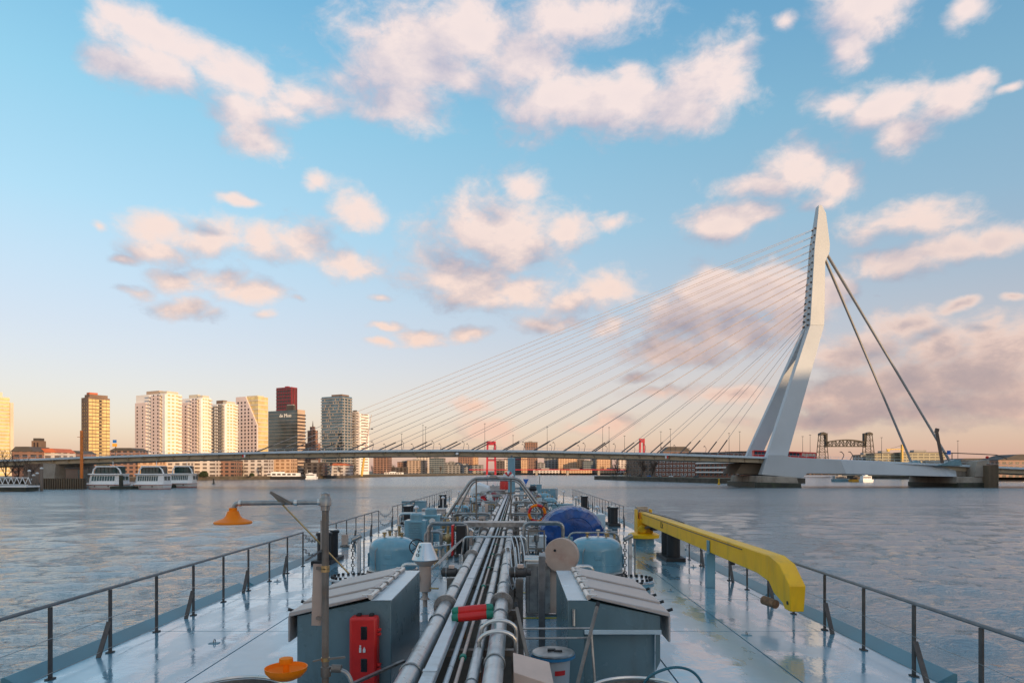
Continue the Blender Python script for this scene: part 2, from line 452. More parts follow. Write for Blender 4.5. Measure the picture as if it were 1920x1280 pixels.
# ------------------------------------------------------------------ special surfaces: wet deck paint, river
def deck_material():
    m = bpy.data.materials.new('deck_paint'); m.use_nodes = True; t = NT(m.node_tree)
    b = m.node_tree.nodes['Principled BSDF']
    pos = t.n('ShaderNodeNewGeometry').outputs['Position']
    n1 = t.noise(pos, .9, 6, .6); n2 = t.noise(pos, 5.0, 5, .65); n3 = t.noise(t.v('MULTIPLY', pos, (1, .35, 1)), 1.6, 4, .55)
    c = t.mix(t.step(n1, .3, .7), (.115, .30, .405), (.175, .375, .48))
    c = t.mix(t.m('MULTIPLY', t.step(n2, .56, .74), .30), c, (.22, .31, .35))
    c = t.mix(t.m('MULTIPLY', t.step(t.noise(pos, 17, 4, .7), .64, .75), .3), c, (.20, .17, .14))
    t.put(b.inputs['Base Color'], c)
    wet = t.step(n3, .46, .56)                               # wet film against drier paint
    r = t.m('MULTIPLY_ADD', wet, -.26, .38); r = t.m('MULTIPLY_ADD', t.m('SUBTRACT', n2, .5), .16, r, clamp=True)
    t.put(b.inputs['Roughness'], r)
    b.inputs['Specular IOR Level'].default_value = .62
    b.inputs['Coat Weight'].default_value = 1.0; b.inputs['Coat IOR'].default_value = 1.8; t.put(b.inputs['Coat Roughness'], t.m('MULTIPLY_ADD', wet, -.13, .18))
    bn = t.n('ShaderNodeBump'); bn.inputs['Strength'].default_value = .22; bn.inputs['Distance'].default_value = .03
    h = t.m('ADD', t.m('MULTIPLY', t.noise(pos, 2.2, 3, .5), 1.0), t.m('MULTIPLY', n2, .25))
    t.put(bn.inputs['Height'], h); t.put(b.inputs['Normal'], bn.outputs[0]); t.put(b.inputs['Coat Normal'], bn.outputs[0])
    M['deck_paint'] = m
def water_material():
    m = bpy.data.materials.new('river_water'); m.use_nodes = True; t = NT(m.node_tree)
    b = m.node_tree.nodes['Principled BSDF']
    pos = t.n('ShaderNodeNewGeometry').outputs['Position']
    b.inputs['Base Color'].default_value = (.14, .175, .19, 1)
    b.inputs['IOR'].default_value = 2.7
    sp = t.n('ShaderNodeSeparateXYZ'); t.put(sp.inputs[0], pos)
    chop = t.noise(t.v('MULTIPLY', pos, (.3, 1, 1)), .03, 3, .5)
    open_ = t.step(sp.outputs[1], 35.0, 260.0)                    # the open fairway is ruffled, the water along the hull smoother
    t.put(b.inputs['Roughness'], t.m('ADD', t.m('MULTIPLY_ADD', open_, .17, .03), t.m('MULTIPLY', t.m('SUBTRACT', chop, .5), .06)))
    a = t.noise(t.v('MULTIPLY', pos, (.45, 1.3, 1)), .35, 4, .55, .7)
    c = t.noise(t.v('MULTIPLY', pos, (.6, 1.5, 1)), 2.2, 4, .6, .5)
    h = t.m('ADD', t.m('MULTIPLY', t.m('MULTIPLY', a, open_), 1.5), t.m('MULTIPLY', c, .36))
    bn = t.n('ShaderNodeBump'); bn.inputs['Strength'].default_value = 1.0; bn.inputs['Distance'].default_value = .5
    t.put(bn.inputs['Height'], h); t.put(b.inputs['Normal'], bn.outputs[0])
    M['river_water'] = m
deck_material(); water_material()

# river: one sheet to the horizon, its ripples real relief where they are near enough to see
def river():
    import numpy as np
    rs = np.random.RandomState(4)
    xs = np.concatenate([[-9000, -2500, -1000, -500, -260], np.arange(-150, 151, .55), [260, 500, 1000, 2500, 9000]])
    ys = [-3000.0, -600.0, -120.0, -30.0]; y = 4.0
    while y < 420: ys.append(y); y += max(.20, y * .0125)
    while y < 1500: ys.append(y); y += 60
    ys = np.array(ys + [2600.0, 6000.0, 14000.0])
    X, Y = np.meshgrid(xs, ys); dy = np.maximum(.2, Y * .0125); Z = np.zeros_like(X)
    for lam, slope, n in ((9.0, .040, 5), (5.0, .075, 6), (2.9, .115, 7), (1.7, .14, 8), (1.05, .12, 8)):
        k = 2 * np.pi / lam
        for i in range(n):
            a = rs.normal(0, .55) + np.pi / 2; l2 = k * rs.uniform(.8, 1.25); ph = rs.uniform(0, 7)
            wv = np.sin(l2 * (X * np.cos(a) + Y * np.sin(a)) + ph + .6 * np.sin(.11 * X + .07 * Y + i))
            Z += slope / k / np.sqrt(n) * 1.4 * wv * np.clip((lam / (2.2 * np.maximum(dy, .55)) - 1), 0, 1)
    patch = .75 + .35 * np.sin(.045 * X + .9 * np.sin(.03 * Y)) * np.sin(.06 * Y + .02 * X)       # gusts: rougher and calmer patches
    Z *= np.clip(patch, .35, 1.2) * (np.abs(X) < 151) * (Y > 3)
    for (y0, sl, wd, am) in ((288, .03, 5, .30), (205, -.05, 5, .16), (150, .05, 5, .10), (105, -.06, 4, .10), (62, .10, 3, .09)):
        Z += am * np.exp(-((Y - y0 - sl * X) / wd) ** 2)
    for (x0, sl, am) in ((13, .22, .22), (18, .30, .16), (-14, -.22, .10)):                           # the ship's own wash
        Z += am * np.exp(-((X - x0 - sl * Y) / 1.1) ** 2) * (.6 + .4 * np.sin(Y * .8)) * (Y < 60) * (Y > 3)
    mb = MB(); mb.v = np.stack([X, Y, Z - .02], -1).reshape(-1, 3).tolist(); n = len(xs); m_ = len(ys)
    idx = (np.arange(m_ - 1)[:, None] * n + np.arange(n - 1)[None]).reshape(-1)
    mb.f = np.stack([idx, idx + 1, idx + n + 1, idx + n], -1).tolist()
    return struct('water', mb, 'river_water', angle=180)
river()

# ------------------------------------------------------------------ the tanker the photograph is taken from
D = 5.1                       # deck height
XL, XR, XC = -6.5, 5.6, -.47  # left rail, right rail, centre line
def S(px, py):                # point of the deck seen at a pixel
    Y = F * (CZ - D) / (py - HY); return Vector((XF(px, Y), Y, D))
ship = thing('tanker_ship', 'pale blue tanker deck and hull running from the foreground to the bow', 'ship', (XC, 40, 0))
def hullpoly(z, out):
    L, R = XL - .42 - out, XR + .42 + out
    return [(L, -24, z), (L, 72, z), (L + 1.2, 84, z), (L + 3.4, 93, z), (XC, 97 + out, z), (R - 3.4, 93, z), (R - 1.2, 84, z), (R, 72, z), (R, -24, z)]
hb = MB(); hb.loft([hullpoly(-1.0, -.2), hullpoly(3.2, 0), hullpoly(D - .02, 0)])
part(ship, 'hull', hb, 'deck_teal')
# deck plates with open weld joints
cols_x = [XL - .40, -4.55, -2.2, -.0, 2.2, 3.9, XR + .40]
rows_y = [3.2 + 3.05 * i for i in range(17)]
plate_cache = {}
for yi in range(len(rows_y) - 1):
    for xi in range(len(cols_x) - 1):
        x0, x1 = cols_x[xi], cols_x[xi + 1]; y0, y1 = rows_y[yi], rows_y[yi + 1]
        if xi not in plate_cache:
            q = MB(); q.box((0, 0, -.008), (x1 - x0 - .026, y1 - y0 - .026, .016)); me = q.mesh('deck_plate'); me.materials.append(M['deck_paint']); plate_cache[xi] = me
        piece(ship, 'deck_plate', plate_cache[xi], ((x0 + x1) / 2, (y0 + y1) / 2, D + random.uniform(-.0008, .0008)))
fb = MB(); fb.add([(XL - .4, rows_y[-1] + .01, D), (XR + .4, rows_y[-1] + .01, D), (XR + .4, 72, D), (XR - .8, 84, D), (XR - 3, 92.5, D), (XL + 3, 92.5, D), (XL + .8, 84, D), (XL - .4, 72, D)], [tuple(range(8))])
part(ship, 'fore_deck', fb, 'deck_paint')
ab = MB(); ab.add([(XL - .4, -24, D), (XR + .4, -24, D), (XR + .4, rows_y[0] - .01, D), (XL - .4, rows_y[0] - .01, D)], [(0, 1, 2, 3)])
part(ship, 'aft_deck', ab, 'deck_paint')
# raised toe boards outside the rails, with drain gaps
def toe(side, y0, y1):
    q = MB(); x = (XL if side < 0 else XR); s = side
    q.prism([(x + s * .16, D + .006), (x + s * .38, D + .13), (x + s * .43, D + .12), (x + s * .43, D - .10), (x + s * .16, D - .02)], y0, y1)
    return part(ship, 'toe_board', q, 'toe_paint', bevel=.006)
for a, b in ((-4, 6.2), (6.4, 8.85), (9.15, 16.9), (17.3, 27), (27.3, 40), (40.3, 55), (55.3, 70)): toe(-1, a, b)
for a, b in ((-4, 9.05), (9.35, 15.6), (15.9, 24), (24.3, 38), (38.3, 55), (55.3, 70)): toe(1, a, b)
# pad eyes and small doubler plates on the open deck
for (px, py) in ((1300, 1063), (1258, 1108), (1400, 1190), (402, 1205), (520, 1090), (640, 1060), (1262, 1040)):
    c = S(px, py); q = MB(); q.box((c.x, c.y, D + .006), (.16, .10, .012)); pl = part(ship, 'doubler_plate', q, 'deck_teal'); q = MB(); q.torus((c.x, c.y, D + .03), .035, .009, 'X', 12, 5); part(pl, 'ring', q, 'galv')
# yellow walkway lines across the deck beside the housings
for (x0, x1, y) in ((-1.62, -1.15, 13.4), (-1.62, -1.2, 16.0), (.1, 2.1, 13.4), (.1, 1.6, 16.2)):
    q = MB(); q.b2(x0, x1, y, y + .09, D + .003, D + .007); part(ship, 'walkway_line', q, 'yellow_line')

# ------------------------------------------------------------------ guard rails
post_me = {}
def rail(side, y0, n, sp, label, brace_odd=1, grp='guard rails of the tanker'):
    x = XL if side < 0 else XR
    t = thing('guard_rail', label, 'railing', (x, y0, D), grp)
    ys = [y0 + sp * i for i in range(n)]
    if 'p' not in post_me:
        q = MB(); q.box((0, 0, .50), (.022, .072, 1.0)); q.box((0, 0, .01), (.09, .12, .016)); me = q.mesh('post'); me.materials.append(M['rail_dark']); post_me['p'] = me
        q = MB(); q.bar((0, -.02, .50), (0, -.30, .0), .018, .075, (1, 0, 0)); me = q.mesh('brace'); me.materials.append(M['rail_dark']); post_me['b'] = me
    for i, y in enumerate(ys):
        p = piece(t, 'post', post_me['p'], (x, y, D)); WL[p.name] = Vector((x, y, D))
        if i % 2 == brace_odd: piece(p, 'brace', post_me['b'], (x, y - .01, D))
    q = MB(); q.tube([(x, ys[0] - .03, D + 1.03), (x, ys[-1] + .03, D + 1.03)], .026, 8); part(t, 'top_rail', q, 'rail_top')
    for z in (.57, .09):
        q = MB()
        for i in range(n - 1):
            a, b = ys[i], ys[i + 1]
            q.tube([(x + side * -.016, a + (b - a) * k / 4, D + z - .012 * (1 - ((k - 2) / 2) ** 2)) for k in range(5)], .005, 5)
        part(t, 'wire', q, 'galv')
    return t
rail(-1, 3.9, 13, 1.4, 'long near stretch of dark guard rail along the left deck edge')
rail(-1, 23.0, 7, 1.5, 'middle stretch of dark guard rail on the left beyond the black bollard')
rail(-1, 35.6, 22, 1.5, 'far stretch of dark guard rail on the left running to the bow', 0)
rail(1, 4.04, 14, 1.4, 'long near stretch of dark guard rail along the right deck edge under the yellow crane', 0)
rail(1, 28.5, 3, 1.5, 'short guard rail on the right just beyond the yellow crane pedestal', 0)
rail(1, 36.0, 23, 1.5, 'far stretch of dark guard rail on the right running to the bow', 0)
def chain(x, y0, y1, label):
    q = MB(); n = 14
    for z in (.95, .5):
        for i in range(n):
            a = i / n; y = y0 + (y1 - y0) * (a + .5 / n); zz = D + z - .30 * (1 - (2 * a - 1) ** 2)
            q.torus((x, y, zz), .055, .012, 'X' if i % 2 else 'Z', 8, 4)
    single('safety_chain', q, 'galv', label, 'chain', (x, (y0 + y1) / 2, D), 'safety chains closing the rail gaps')
chain(XL, 20.75, 22.95, 'slack safety chain across the left rail gap at the black bollard')
chain(XL, 32.1, 35.5, 'slack safety chain across the farther gap in the left rail')

# ------------------------------------------------------------------ bollards
def bollard(x, y, label, ladder=True):
    t = thing('bollard', label, 'bollard', (x, y, D), 'black mooring bollards')
    q = MB(); q.box((x, y, D + .06), (.62, 1.6, .12)); part(t, 'base_plate', q, 'black', bevel=.01)
    for dy in (-.42, .42):
        q = MB(); q.lathe([(.21, .1), (.21, .86), (.25, .88), (.25, .95), (.20, .98)], (x, y + dy, D), 20); b = part(t, 'bitt', q, 'black')
        q = MB(); q.lathe([(.185, .982), (.18, 1.0)], (x, y + dy, D), 20); part(b, 'cap', q, 'stainless')
    q = MB(); q.box((x, y, D + .55), (.05, .5, .6)); part(t, 'web_plate', q, 'black')
bollard(XL + .45, 21.8, 'black twin bollard inside the left rail gap nearest the camera')
bollard(XR - .55, 22.5, 'black twin bollard at the right rail behind the crane support post')
bollard(XL + .5, 37.6, 'black twin bollard at the left rail beyond the second chain')
bollard(XR - .5, 36.5, 'black twin bollard at the right rail beyond the blue tarpaulin')
bollard(XL + .5, 55, 'small distant black twin bollard by the left rail near the bow')
bollard(XR - .5, 52, 'small distant black twin bollard by the right rail near the bow')

# ------------------------------------------------------------------ hinged-lid housings either side of the pipe rack
def housing(xi, s, Y0, Y1, label, nlid=5):
    """xi: inner wall x, s: +1 outward to the right, -1 to the left"""
    t = thing('deck_housing', label, 'housing', (xi + s * .6, (Y0 + Y1) / 2, D), 'lidded housings beside the pipe rack')
    def X(u): return xi + s * u
    zt = 6.25; zl = 6.045; q = MB()
    q.prism([(X(0), D), (X(0), zt), (X(.27), zt), (X(1.27), zl), (X(1.27), D + .02 if s < 0 else D + .66), (X(1.22), D if s < 0 else D + .62)] if s < 0 else
            [(X(0), D), (X(0), zt), (X(.27), zt), (X(1.25), zl), (X(1.25), D + .74), (X(.22), D + .74), (X(.22), D)], Y0, Y1)
    b = part(t, 'body', q, 'housing_teal', bevel=.012)
    if s > 0:
        q = MB(); q.b2(X(.222), X(1.26), Y0 - .03, Y1, D + .70, D + .76); part(t, 'shelf', q, 'housing_top', bevel=.008)
        q = MB(); q.b2(X(.224), X(1.20), Y0 + .12, Y1, D, D + .698); part(t, 'lower_panel', q, 'housing_teal', bevel=.01)
        q = MB(); q.prism([(X(1.25), D + .68), (X(1.25), D + .32), (X(1.19), D + .20), (X(1.19), D + .68)], Y0 + .02, Y0 + .05); part(t, 'bracket', q, 'housing_teal')
        q = MB(); q.cyl((X(.08), Y0 - .025, D + .82), (X(.08), Y0 - .025, D + 1.04), .022, n=10); part(t, 'grip', q, 'stainless')
    q = MB(); q.b2(X(-.004), X(.275), Y0 - .006, Y1 + .006, zt, zt + .012); part(t, 'top_plate', q, 'housing_top', bevel=.004)
    L = (Y1 - Y0) / nlid
    for i in range(nlid):
        a = Y0 + L * i + .012; c = Y0 + L * (i + 1) - .012
        if i == 0: a = Y0 - .05
        if i == nlid - 1: c = Y1 + .04
        q = MB(); lift = .028 + .026 * (i % 2)
        q.prism([(X(.30), zt + .02 + lift), (X(.34), zt + .045 + lift), (X(1.36), zl + .03 + lift), (X(1.375), zl - .02), (X(1.375), zl - .34), (X(1.345), zl - .34), (X(1.345), zl - .0), (X(.34), zt + .005 + lift)], a, c)
        ld = part(t, 'lid', q, 'lid_steel', bevel=.010)
        q = MB(); q.cyl((X(.28), a + .06, zt + .045), (X(.28), c - .06, zt + .045), .034, n=10); part(ld, 'hinge', q, 'stainless')
        q = MB(); q.cyl((X(1.36), (a + c) / 2, zl + .01), (X(1.46), (a + c) / 2 - .03, zl + .05), .022, n=8); part(ld, 'latch', q, 'black')
        for yy in (a + .1, c - .1):
            q = MB(); q.box((X(.33), yy, zt + .055), (.14, .05, .05)); part(ld, 'hinge_leaf', q, 'stainless', bevel=.008)
    return t
hl = housing(-1.70, -1, 9.2, 11.9, 'teal steel housing with sloping steel lids, red cabinet on its front, left of pipes')
hr = housing(.68, 1, 9.2, 11.9, 'teal steel housing with sloping steel lids and an open shelf, right of pipes')

# red extinguisher cabinet on the front of the left housing
x0, x1 = XF(660, 9.15), XF(711, 9.15); z1 = ZF(1152, 9.15); z0 = ZF(1280, 9.15) - .03
t = thing('extinguisher_cabinet', 'red plastic fire extinguisher cabinet with two dark windows on the left housing', 'cabinet', ((x0 + x1) / 2, 9.1, z0))
q = MB(); q.b2(x0, x1, 8.98, 9.19, z0, z1); cb = part(t, 'case', q, 'red', bevel=.035)
for pa, pb in ((1173, 1198), (1233, 1258)):
    q = MB(); q.b2(XF(677, 9), XF(689, 9), 8.972, 8.99, ZF(pb, 9), ZF(pa, 9)); part(cb, 'window', q, 'lens_dark', bevel=.008)
for pz in (1178, 1186, 1243, 1251):
    q = MB(); q.b2(x1 - .004, x1 + .045, 9.02, 9.08, ZF(pz, 9.1) - .018, ZF(pz, 9.1) + .018); part(cb, 'latch', q, 'red', bevel=.008)
for fx in (.3, .75):
    q = MB(); q.b2(x0 + (x1 - x0) * fx - .03, x0 + (x1 - x0) * fx + .03, 9.06, 9.14, z1 - .005, z1 + .03); part(cb, 'lug', q, 'black', bevel=.006)
# pictogram: extinguisher and flame
ic = MB(); cx = (x0 + x1) / 2; zc = ZF(1215, 9)
ic.b2(cx - .045, cx - .018, 8.968, 8.978, zc - .045, zc + .02); ic.b2(cx - .04, cx - .02, 8.968, 8.978, zc + .025, zc + .05)
part(cb, 'pictogram', ic, 'white', kind='stuff')
fl = MB(); fl.prism([(cx + .005, zc - .045), (cx + .035, zc - .045), (cx + .04, zc - .01), (cx + .02, zc + .03), (cx + .003, zc - .01)], 8.968, 8.978); part(cb, 'flame_mark', fl, 'white')

# ------------------------------------------------------------------ emergency shower with eye-wash bowl
Ys = 6.6
t = thing('emergency_shower', 'emergency shower post with orange shower head on its arm, left of the pipes', 'shower', (XF(610, Ys), Ys, D))
def p6(px, py, dy=0): return P(px, py, Ys) + Vector((0, dy, 0))
px = XF(610, Ys)
q = MB(); q.cyl((px, Ys, D), p6(610, 940), .033, n=14); q.cyl((px, Ys, D), (px, Ys, D + .02), .11, n=16); part(t, 'post', q, 'post_brown')
q = MB(); q.lathe([(.036, -.09), (.044, -.085), (.044, -.045), (.058, -.04), (.058, .03), (.044, .05), (.044, .075), (.02, .09)], p6(610, 940), 14); part(t, 'tee_fitting', q, 'galv')
for py in (1063, 1068, 1235):
    q = MB(); q.lathe([(.042, -.018), (.042, .018)], p6(610, py), 14); part(t, 'coupling', q, 'brass')
q = MB(); q.bend([p6(606, 941), p6(440, 943), p6(437, 962)], .0235, 12, .07); part(t, 'arm', q, 'galv')
q = MB(); q.cyl(p6(596, 941), p6(603, 941), .032, n=12); q.cyl(p6(552, 942), p6(558, 942), .030, n=12); q.cyl(p6(448, 943), p6(453, 943), .030, n=12); part(t, 'collar', q, 'stainless', kind='stuff')
hz0 = p6(437, 982); q = MB()
q.lathe([(.170, .002), (.177, .010), (.172, .024), (.13, .040), (.085, .058), (.064, .085), (.056, .112), (.050, .125), (.038, .128), (.038, .155), (.03, .158)], hz0, 32); part(t, 'shower_head', q, 'orange')
q = MB(); q.bar(p6(549, 944, -.03), p6(509, 922, -.03), .03, .02, (0, 1, 0)); q.bar(p6(536, 944, -.03), p6(512, 925, -.03), .02, .015, (0, 1, 0)); part(t, 'valve_lever', q, 'post_brown', bevel=.004)
q = MB(); q.cyl(p6(513, 926, -.03), p6(646, 1078, .15), .0085, n=8); part(t, 'pull_rod', q, 'brass')
q = MB(); q.box(p6(592, 1116, .05), (.096, .012, .60), ry=.03); part(t, 'push_plate', q, 'disc_tan', bevel=.003)
q = MB(); q.bar(p6(592, 1159, .03), p6(612, 1160), .02, .03); q.bar(p6(592, 1065, .03), p6(612, 1066), .02, .03); part(t, 'plate_bracket', q, 'post_brown', kind='stuff')
q = MB(); q.bar(p6(574, 1050, .02), p6(604, 1030, .02), .012, .10, (0, 1, 0)); part(t, 'upper_bracket', q, 'rail_top')
q = MB(); q.bar(p6(601, 975, .04), p6(601, 1035, .04), .012, .05, (0, 1, 0)); part(t, 'side_plate', q, 'galv')
q = MB(); q.bar(p6(588, 1238, -.02), p6(612, 1232, -.02), .014, .014); q.bar(p6(612, 1234, -.02), p6(648, 1230, -.02), .014, .02); part(t, 'foot_lever', q, 'post_brown', kind='stuff')
q = MB(); q.bend([p6(612, 1256), p6(650, 1256), p6(662, 1285), p6(664, 1420)], .022, 10, .08); part(t, 'feed_pipe', q, 'galv')
q = MB(); q.lathe([(.038, -.05), (.05, -.045), (.05, .045), (.038, .05)], p6(611, 1258), 12); q.cyl(p6(622, 1252), p6(640, 1253), .04, n=12); part(t, 'valve_body', q, 'post_brown')
bz = p6(543, 1274, -.1)
q = MB(); q.lathe([(.04, .03), (.09, .04), (.15, .07), (.19, .115), (.198, .155), (.19, .155), (.18, .12), (.13, .09), (.05, .07)], bz, 32); bo = part(t, 'eye_wash_bowl', q, 'orange')
q = MB(); q.lathe([(.03, .07), (.03, .185), (.062, .19), (.066, .21), (.062, .24), (.02, .25)], bz, 16); part(bo, 'spray_head', q, 'orange')
q = MB(); q.bend([bz + Vector((.0, 0, -.03)), bz + Vector((0, 0, -.10)), p6(600, 1300, -.05)], .022, 10, .06); part(t, 'bowl_pipe', q, 'galv')

# ------------------------------------------------------------------ pipe rack along the centre line
def flange_me():
    q = MB(); q.lathe([(1.0, -.5), (1.0, .5)], (0, 0, 0), 20, 'Y')
    for k in range(8):
        a = 2 * pi * k / 8; q.cyl((.80 * cos(a), -2.0, .80 * sin(a)), (.80 * cos(a), 2.0, .80 * sin(a)), .12, n=6)
    me = q.mesh('flange'); me.materials.append(M['galv']); return me
def clamp_me():
    q = MB(); q.torus((0, 0, 0), 1.0, .1, 'Y', 16, 6); me = q.mesh('clamp'); me.materials.append(M['galv']); return me
FL, CL = flange_me(), clamp_me()
rack = thing('pipe_rack', 'steel frames carrying the pipes down the middle of the deck', 'pipe rack', (-.68, 30, D))
for i in range(22):
    y = 6.2 + 2.45 * i
    q = MB(); q.b2(-1.34, .0, y - .05, y + .05, D + .56, D + .64); f = part(rack, 'cross_beam', q, 'post_brown', bevel=.004)
    for lx in (-1.30, -.04):
        q = MB(); q.box((lx, y, D + .28), (.07, .08, .56)); part(f, 'leg', q, 'post_brown')
q = MB(); q.b2(-1.42, .10, 4, 60, D + .004, D + .05); part(rack, 'shade_sheet', q, 'under_rack_shade')  # dark sheet laid in as the shade beneath the pipes
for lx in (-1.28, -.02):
    q = MB(); q.b2(lx - .03, lx + .03, 4, 60, D + .40, D + .50); part(rack, 'side_rail', q, 'under_rack_shade')
def pipe(x, z, r, m, label, flanges=(), clamps=(), y0=4.0, y1=60, bends=None):
    t = thing('deck_pipe', label, 'pipe', (x, 30, z), 'pipes along the middle of the deck')
    q = MB(); q.tube([(x, y0, z), (x, y1, z)], r, 16); part(t, 'run', q, m)
    for y in flanges:
        o = piece(t, 'flange', FL, (x, y, z), scale=(r * 1.75, .035, r * 1.75)); o = piece(t, 'flange', FL, (x, y + .045, z), scale=(r * 1.75, .035, r * 1.75))
    for y in clamps:
        piece(t, 'clamp', CL, (x, y, z), scale=(r * 1.08, .22 * r / .1 * .6, r * 1.08))
    return t
cl1 = [7.2 + 2.45 * i for i in range(16)]
pipe(-1.13, 5.86, .108, 'pipe_grey', 'thick grey pipe on the left side of the pipe rack', (10.75, 16.9, 23.5, 31, 40, 50), cl1)
pipe(-.25, 5.88, .105, 'pipe_grey', 'thickest grey pipe on the right side of the pipe rack', (10.9, 17.2, 23.8, 31.3, 40.3), [7.5 + 2.45 * i for i in range(16)])
pipe(-.465, 5.84, .062, 'pipe_grey', 'medium grey pipe just left of the thickest pipe', (10.4, 17.0, 24, 33, 43), [6.9 + 2.45 * i for i in range(15)])
pipe(-.745, 5.80, .030, 'cable_white', 'thin pale pipe beside the flat cable tray', (), [7.6 + 2.44 * i for i in range(14)])
pipe(-.64, 5.80, .022, 'tan_board', 'thin tan pipe with green joints in the middle of the pipe rack')
pipe(-.56, 5.62, .024, 'cable_white', 'thin white pipe running low between the larger pipes')
pipe(-1.00, 5.72, .022, 'brass', 'thin brass coloured line low beside the thick left pipe')
pipe(-.38, 5.66, .018, 'red', 'thin red line low under the medium pipe', y0=4, y1=12)
# green joints on the tan pipe
gj = bpy.data.objects['deck_pipe.004']
q = MB(); q.lathe([(.036, -.05), (.044, -.03), (.044, .03), (.036, .05)], (0, 0, 0), 10, 'Y'); gme = q.mesh('joint'); gme.materials.append(M['green'])
for i in range(12): piece(gj, 'joint', gme, (-.64, 8.05 + 2.45 * i, 5.80))
# flat cable tray
t = thing('cable_tray', 'long flat grey cable tray lying between the pipes', 'cable tray', (-.88, 30, 5.9))
for i in range(19):
    y = 4 + 3.0 * i; q = MB()
    q.prism([(-.965, 5.87), (-.965, 5.945), (-.955, 5.955), (-.835, 5.955), (-.825, 5.945), (-.825, 5.87)], y + .004, y + 2.996); part(t, 'cover', q, 'tray_grey')
    q = MB(); q.b2(-.968, -.822, y - .04, y + .04, 5.953, 5.962); part(t, 'joint_strip', q, 'tray_grey')
# red and green roll lying across the rack
t = thing('rolled_sling', 'red rolled sling with green ends lying across the pipes', 'sling', (-.64, 9.35, 6.0))
for k, (dz, dy) in enumerate(((0, 0), (.075, .05))):
    a = P(847, 1158, 9.35) + Vector((0, dy, dz)); b = P(925, 1150, 9.35) + Vector((0, dy, dz)); d = (b - a)
    q = MB(); q.tube([a + d * .14, a + d * .5, a + d * .86], [.062, .066, .062], 12); part(t, 'roll', q, 'red')
    q = MB(); q.tube([a, a + d * .04, a + d * .16], [.04, .06, .065], 12); part(t, 'end', q, 'green')
    q = MB(); q.tube([b, b - d * .04, b - d * .16], [.04, .06, .065], 12); part(t, 'end', q, 'green')
# bent pipe loops arching over the thick right pipe
for k, (y, lab) in enumerate(((8.15, 'nearer bent steel pipe arching over the thickest pipe'), (8.75, 'farther bent steel pipe arching over the thickest pipe'))):
    q = MB(); R = .22
    q.tube([(-.235 - R, y, 5.60)] + [(-.235 - R * cos(a), y, 5.95 + R * sin(a) * .62) for a in [pi * i / 10 for i in range(11)]] + [(-.235 + R, y, 5.35)], .026, 10)
    single('pipe_loop', q, 'stainless', lab, 'pipe', (-.235, y, 5.3), 'bent pipes over the rack')
# steel stub supports and lower clutter in the rack
for i, (x, y, h, lab) in enumerate(((-.84, 7.4, .5, 'first'), (-.5, 8.9, .42, 'second'), (-.9, 11.6, .4, 'third'), (-.42, 13.2, .45, 'fourth'))):
    t = thing('pipe_support', f'{lab} short rusty stanchion standing among the pipes, counted from the camera', 'support', (x, y, D), 'stanchions in the rack')
    q = MB(); q.cyl((x, y, D + .05), (x, y, D + .05 + h), .025, n=8); part(t, 'stem', q, 'rust')
    q = MB(); q.box((x, y, D + .06 + h), (.16, .05, .02)); part(t, 'head_plate', q, 'post_brown')

# ------------------------------------------------------------------ things around the right foreground
Yb = 8.5; c = P(1037, 1222, Yb)
t = thing('waste_bin', 'grey waste bin with flat lid and blue rim between pipes and right housing', 'bin', (c.x, Yb, D))
q = MB(); q.lathe([(.19, .0), (.215, c.z - D - .06), (.23, c.z - D - .055)], (c.x, Yb, D), 28); bd = part(t, 'body', q, 'bin_grey')
q = MB(); q.lathe([(.262, -.055), (.275, -.05), (.275, -.02), (.262, -.016)], c, 32); part(t, 'rim', q, 'bin_blue')
q = MB(); q.lathe([(.268, -.015), (.27, .0), (.255, .014), (.02, .03)], c, 32); ld = part(t, 'lid', q, 'galv')
q = MB(); q.box(c + Vector((-.02, -.02, .035)), (.10, .06, .03)); q.box(c + Vector((.06, -.06, .03)), (.1, .03, .03)); part(ld, 'knob', q, 'black', bevel=.006, kind='stuff')
q = MB()
for k in range(7):
    a = -pi / 2 + .05 + .09 * k; a2 = a + .09; R = .217
    q.add([(c.x + R * cos(a), Yb + R * sin(a), ZF(1257, Yb)), (c.x + R * cos(a2), Yb + R * sin(a2), ZF(1257, Yb)), (c.x + R * 1.02 * cos(a2), Yb + R * 1.02 * sin(a2), ZF(1248, Yb)), (c.x + R * 1.02 * cos(a), Yb + R * 1.02 * sin(a), ZF(1248, Yb))], [(0, 1, 2, 3)])
part(bd, 'sticker', q, 'red')
Yk = 7.4
t = thing('instrument_box', 'tan metal box with a sloping top in front of the waste bin', 'box', (XF(1000, Yk), Yk, D))
q = MB(); xa, xb = XF(963, Yk), XF(1036, Yk)
tl, tr, br_, bl_ = P(962, 1222, Yk + .25), P(1030, 1240, Yk + .25), P(1039, 1284, Yk - .12), P(963, 1259, Yk - .12)
q.add([tl, tr, br_, bl_] + [Vector((v.x, v.y, D + .35)) for v in (tl, tr, br_, bl_)], [(0, 1, 2, 3), (4, 7, 6, 5), (0, 4, 5, 1), (1, 5, 6, 2), (2, 6, 7, 3), (3, 7, 4, 0)])
part(t, 'case', q, 'tan_board', bevel=.006)
q = MB(); q.box((XF(1000, Yk), Yk + .05, D + .18), (.08, .08, .36)); part(t, 'stand', q, 'post_brown')
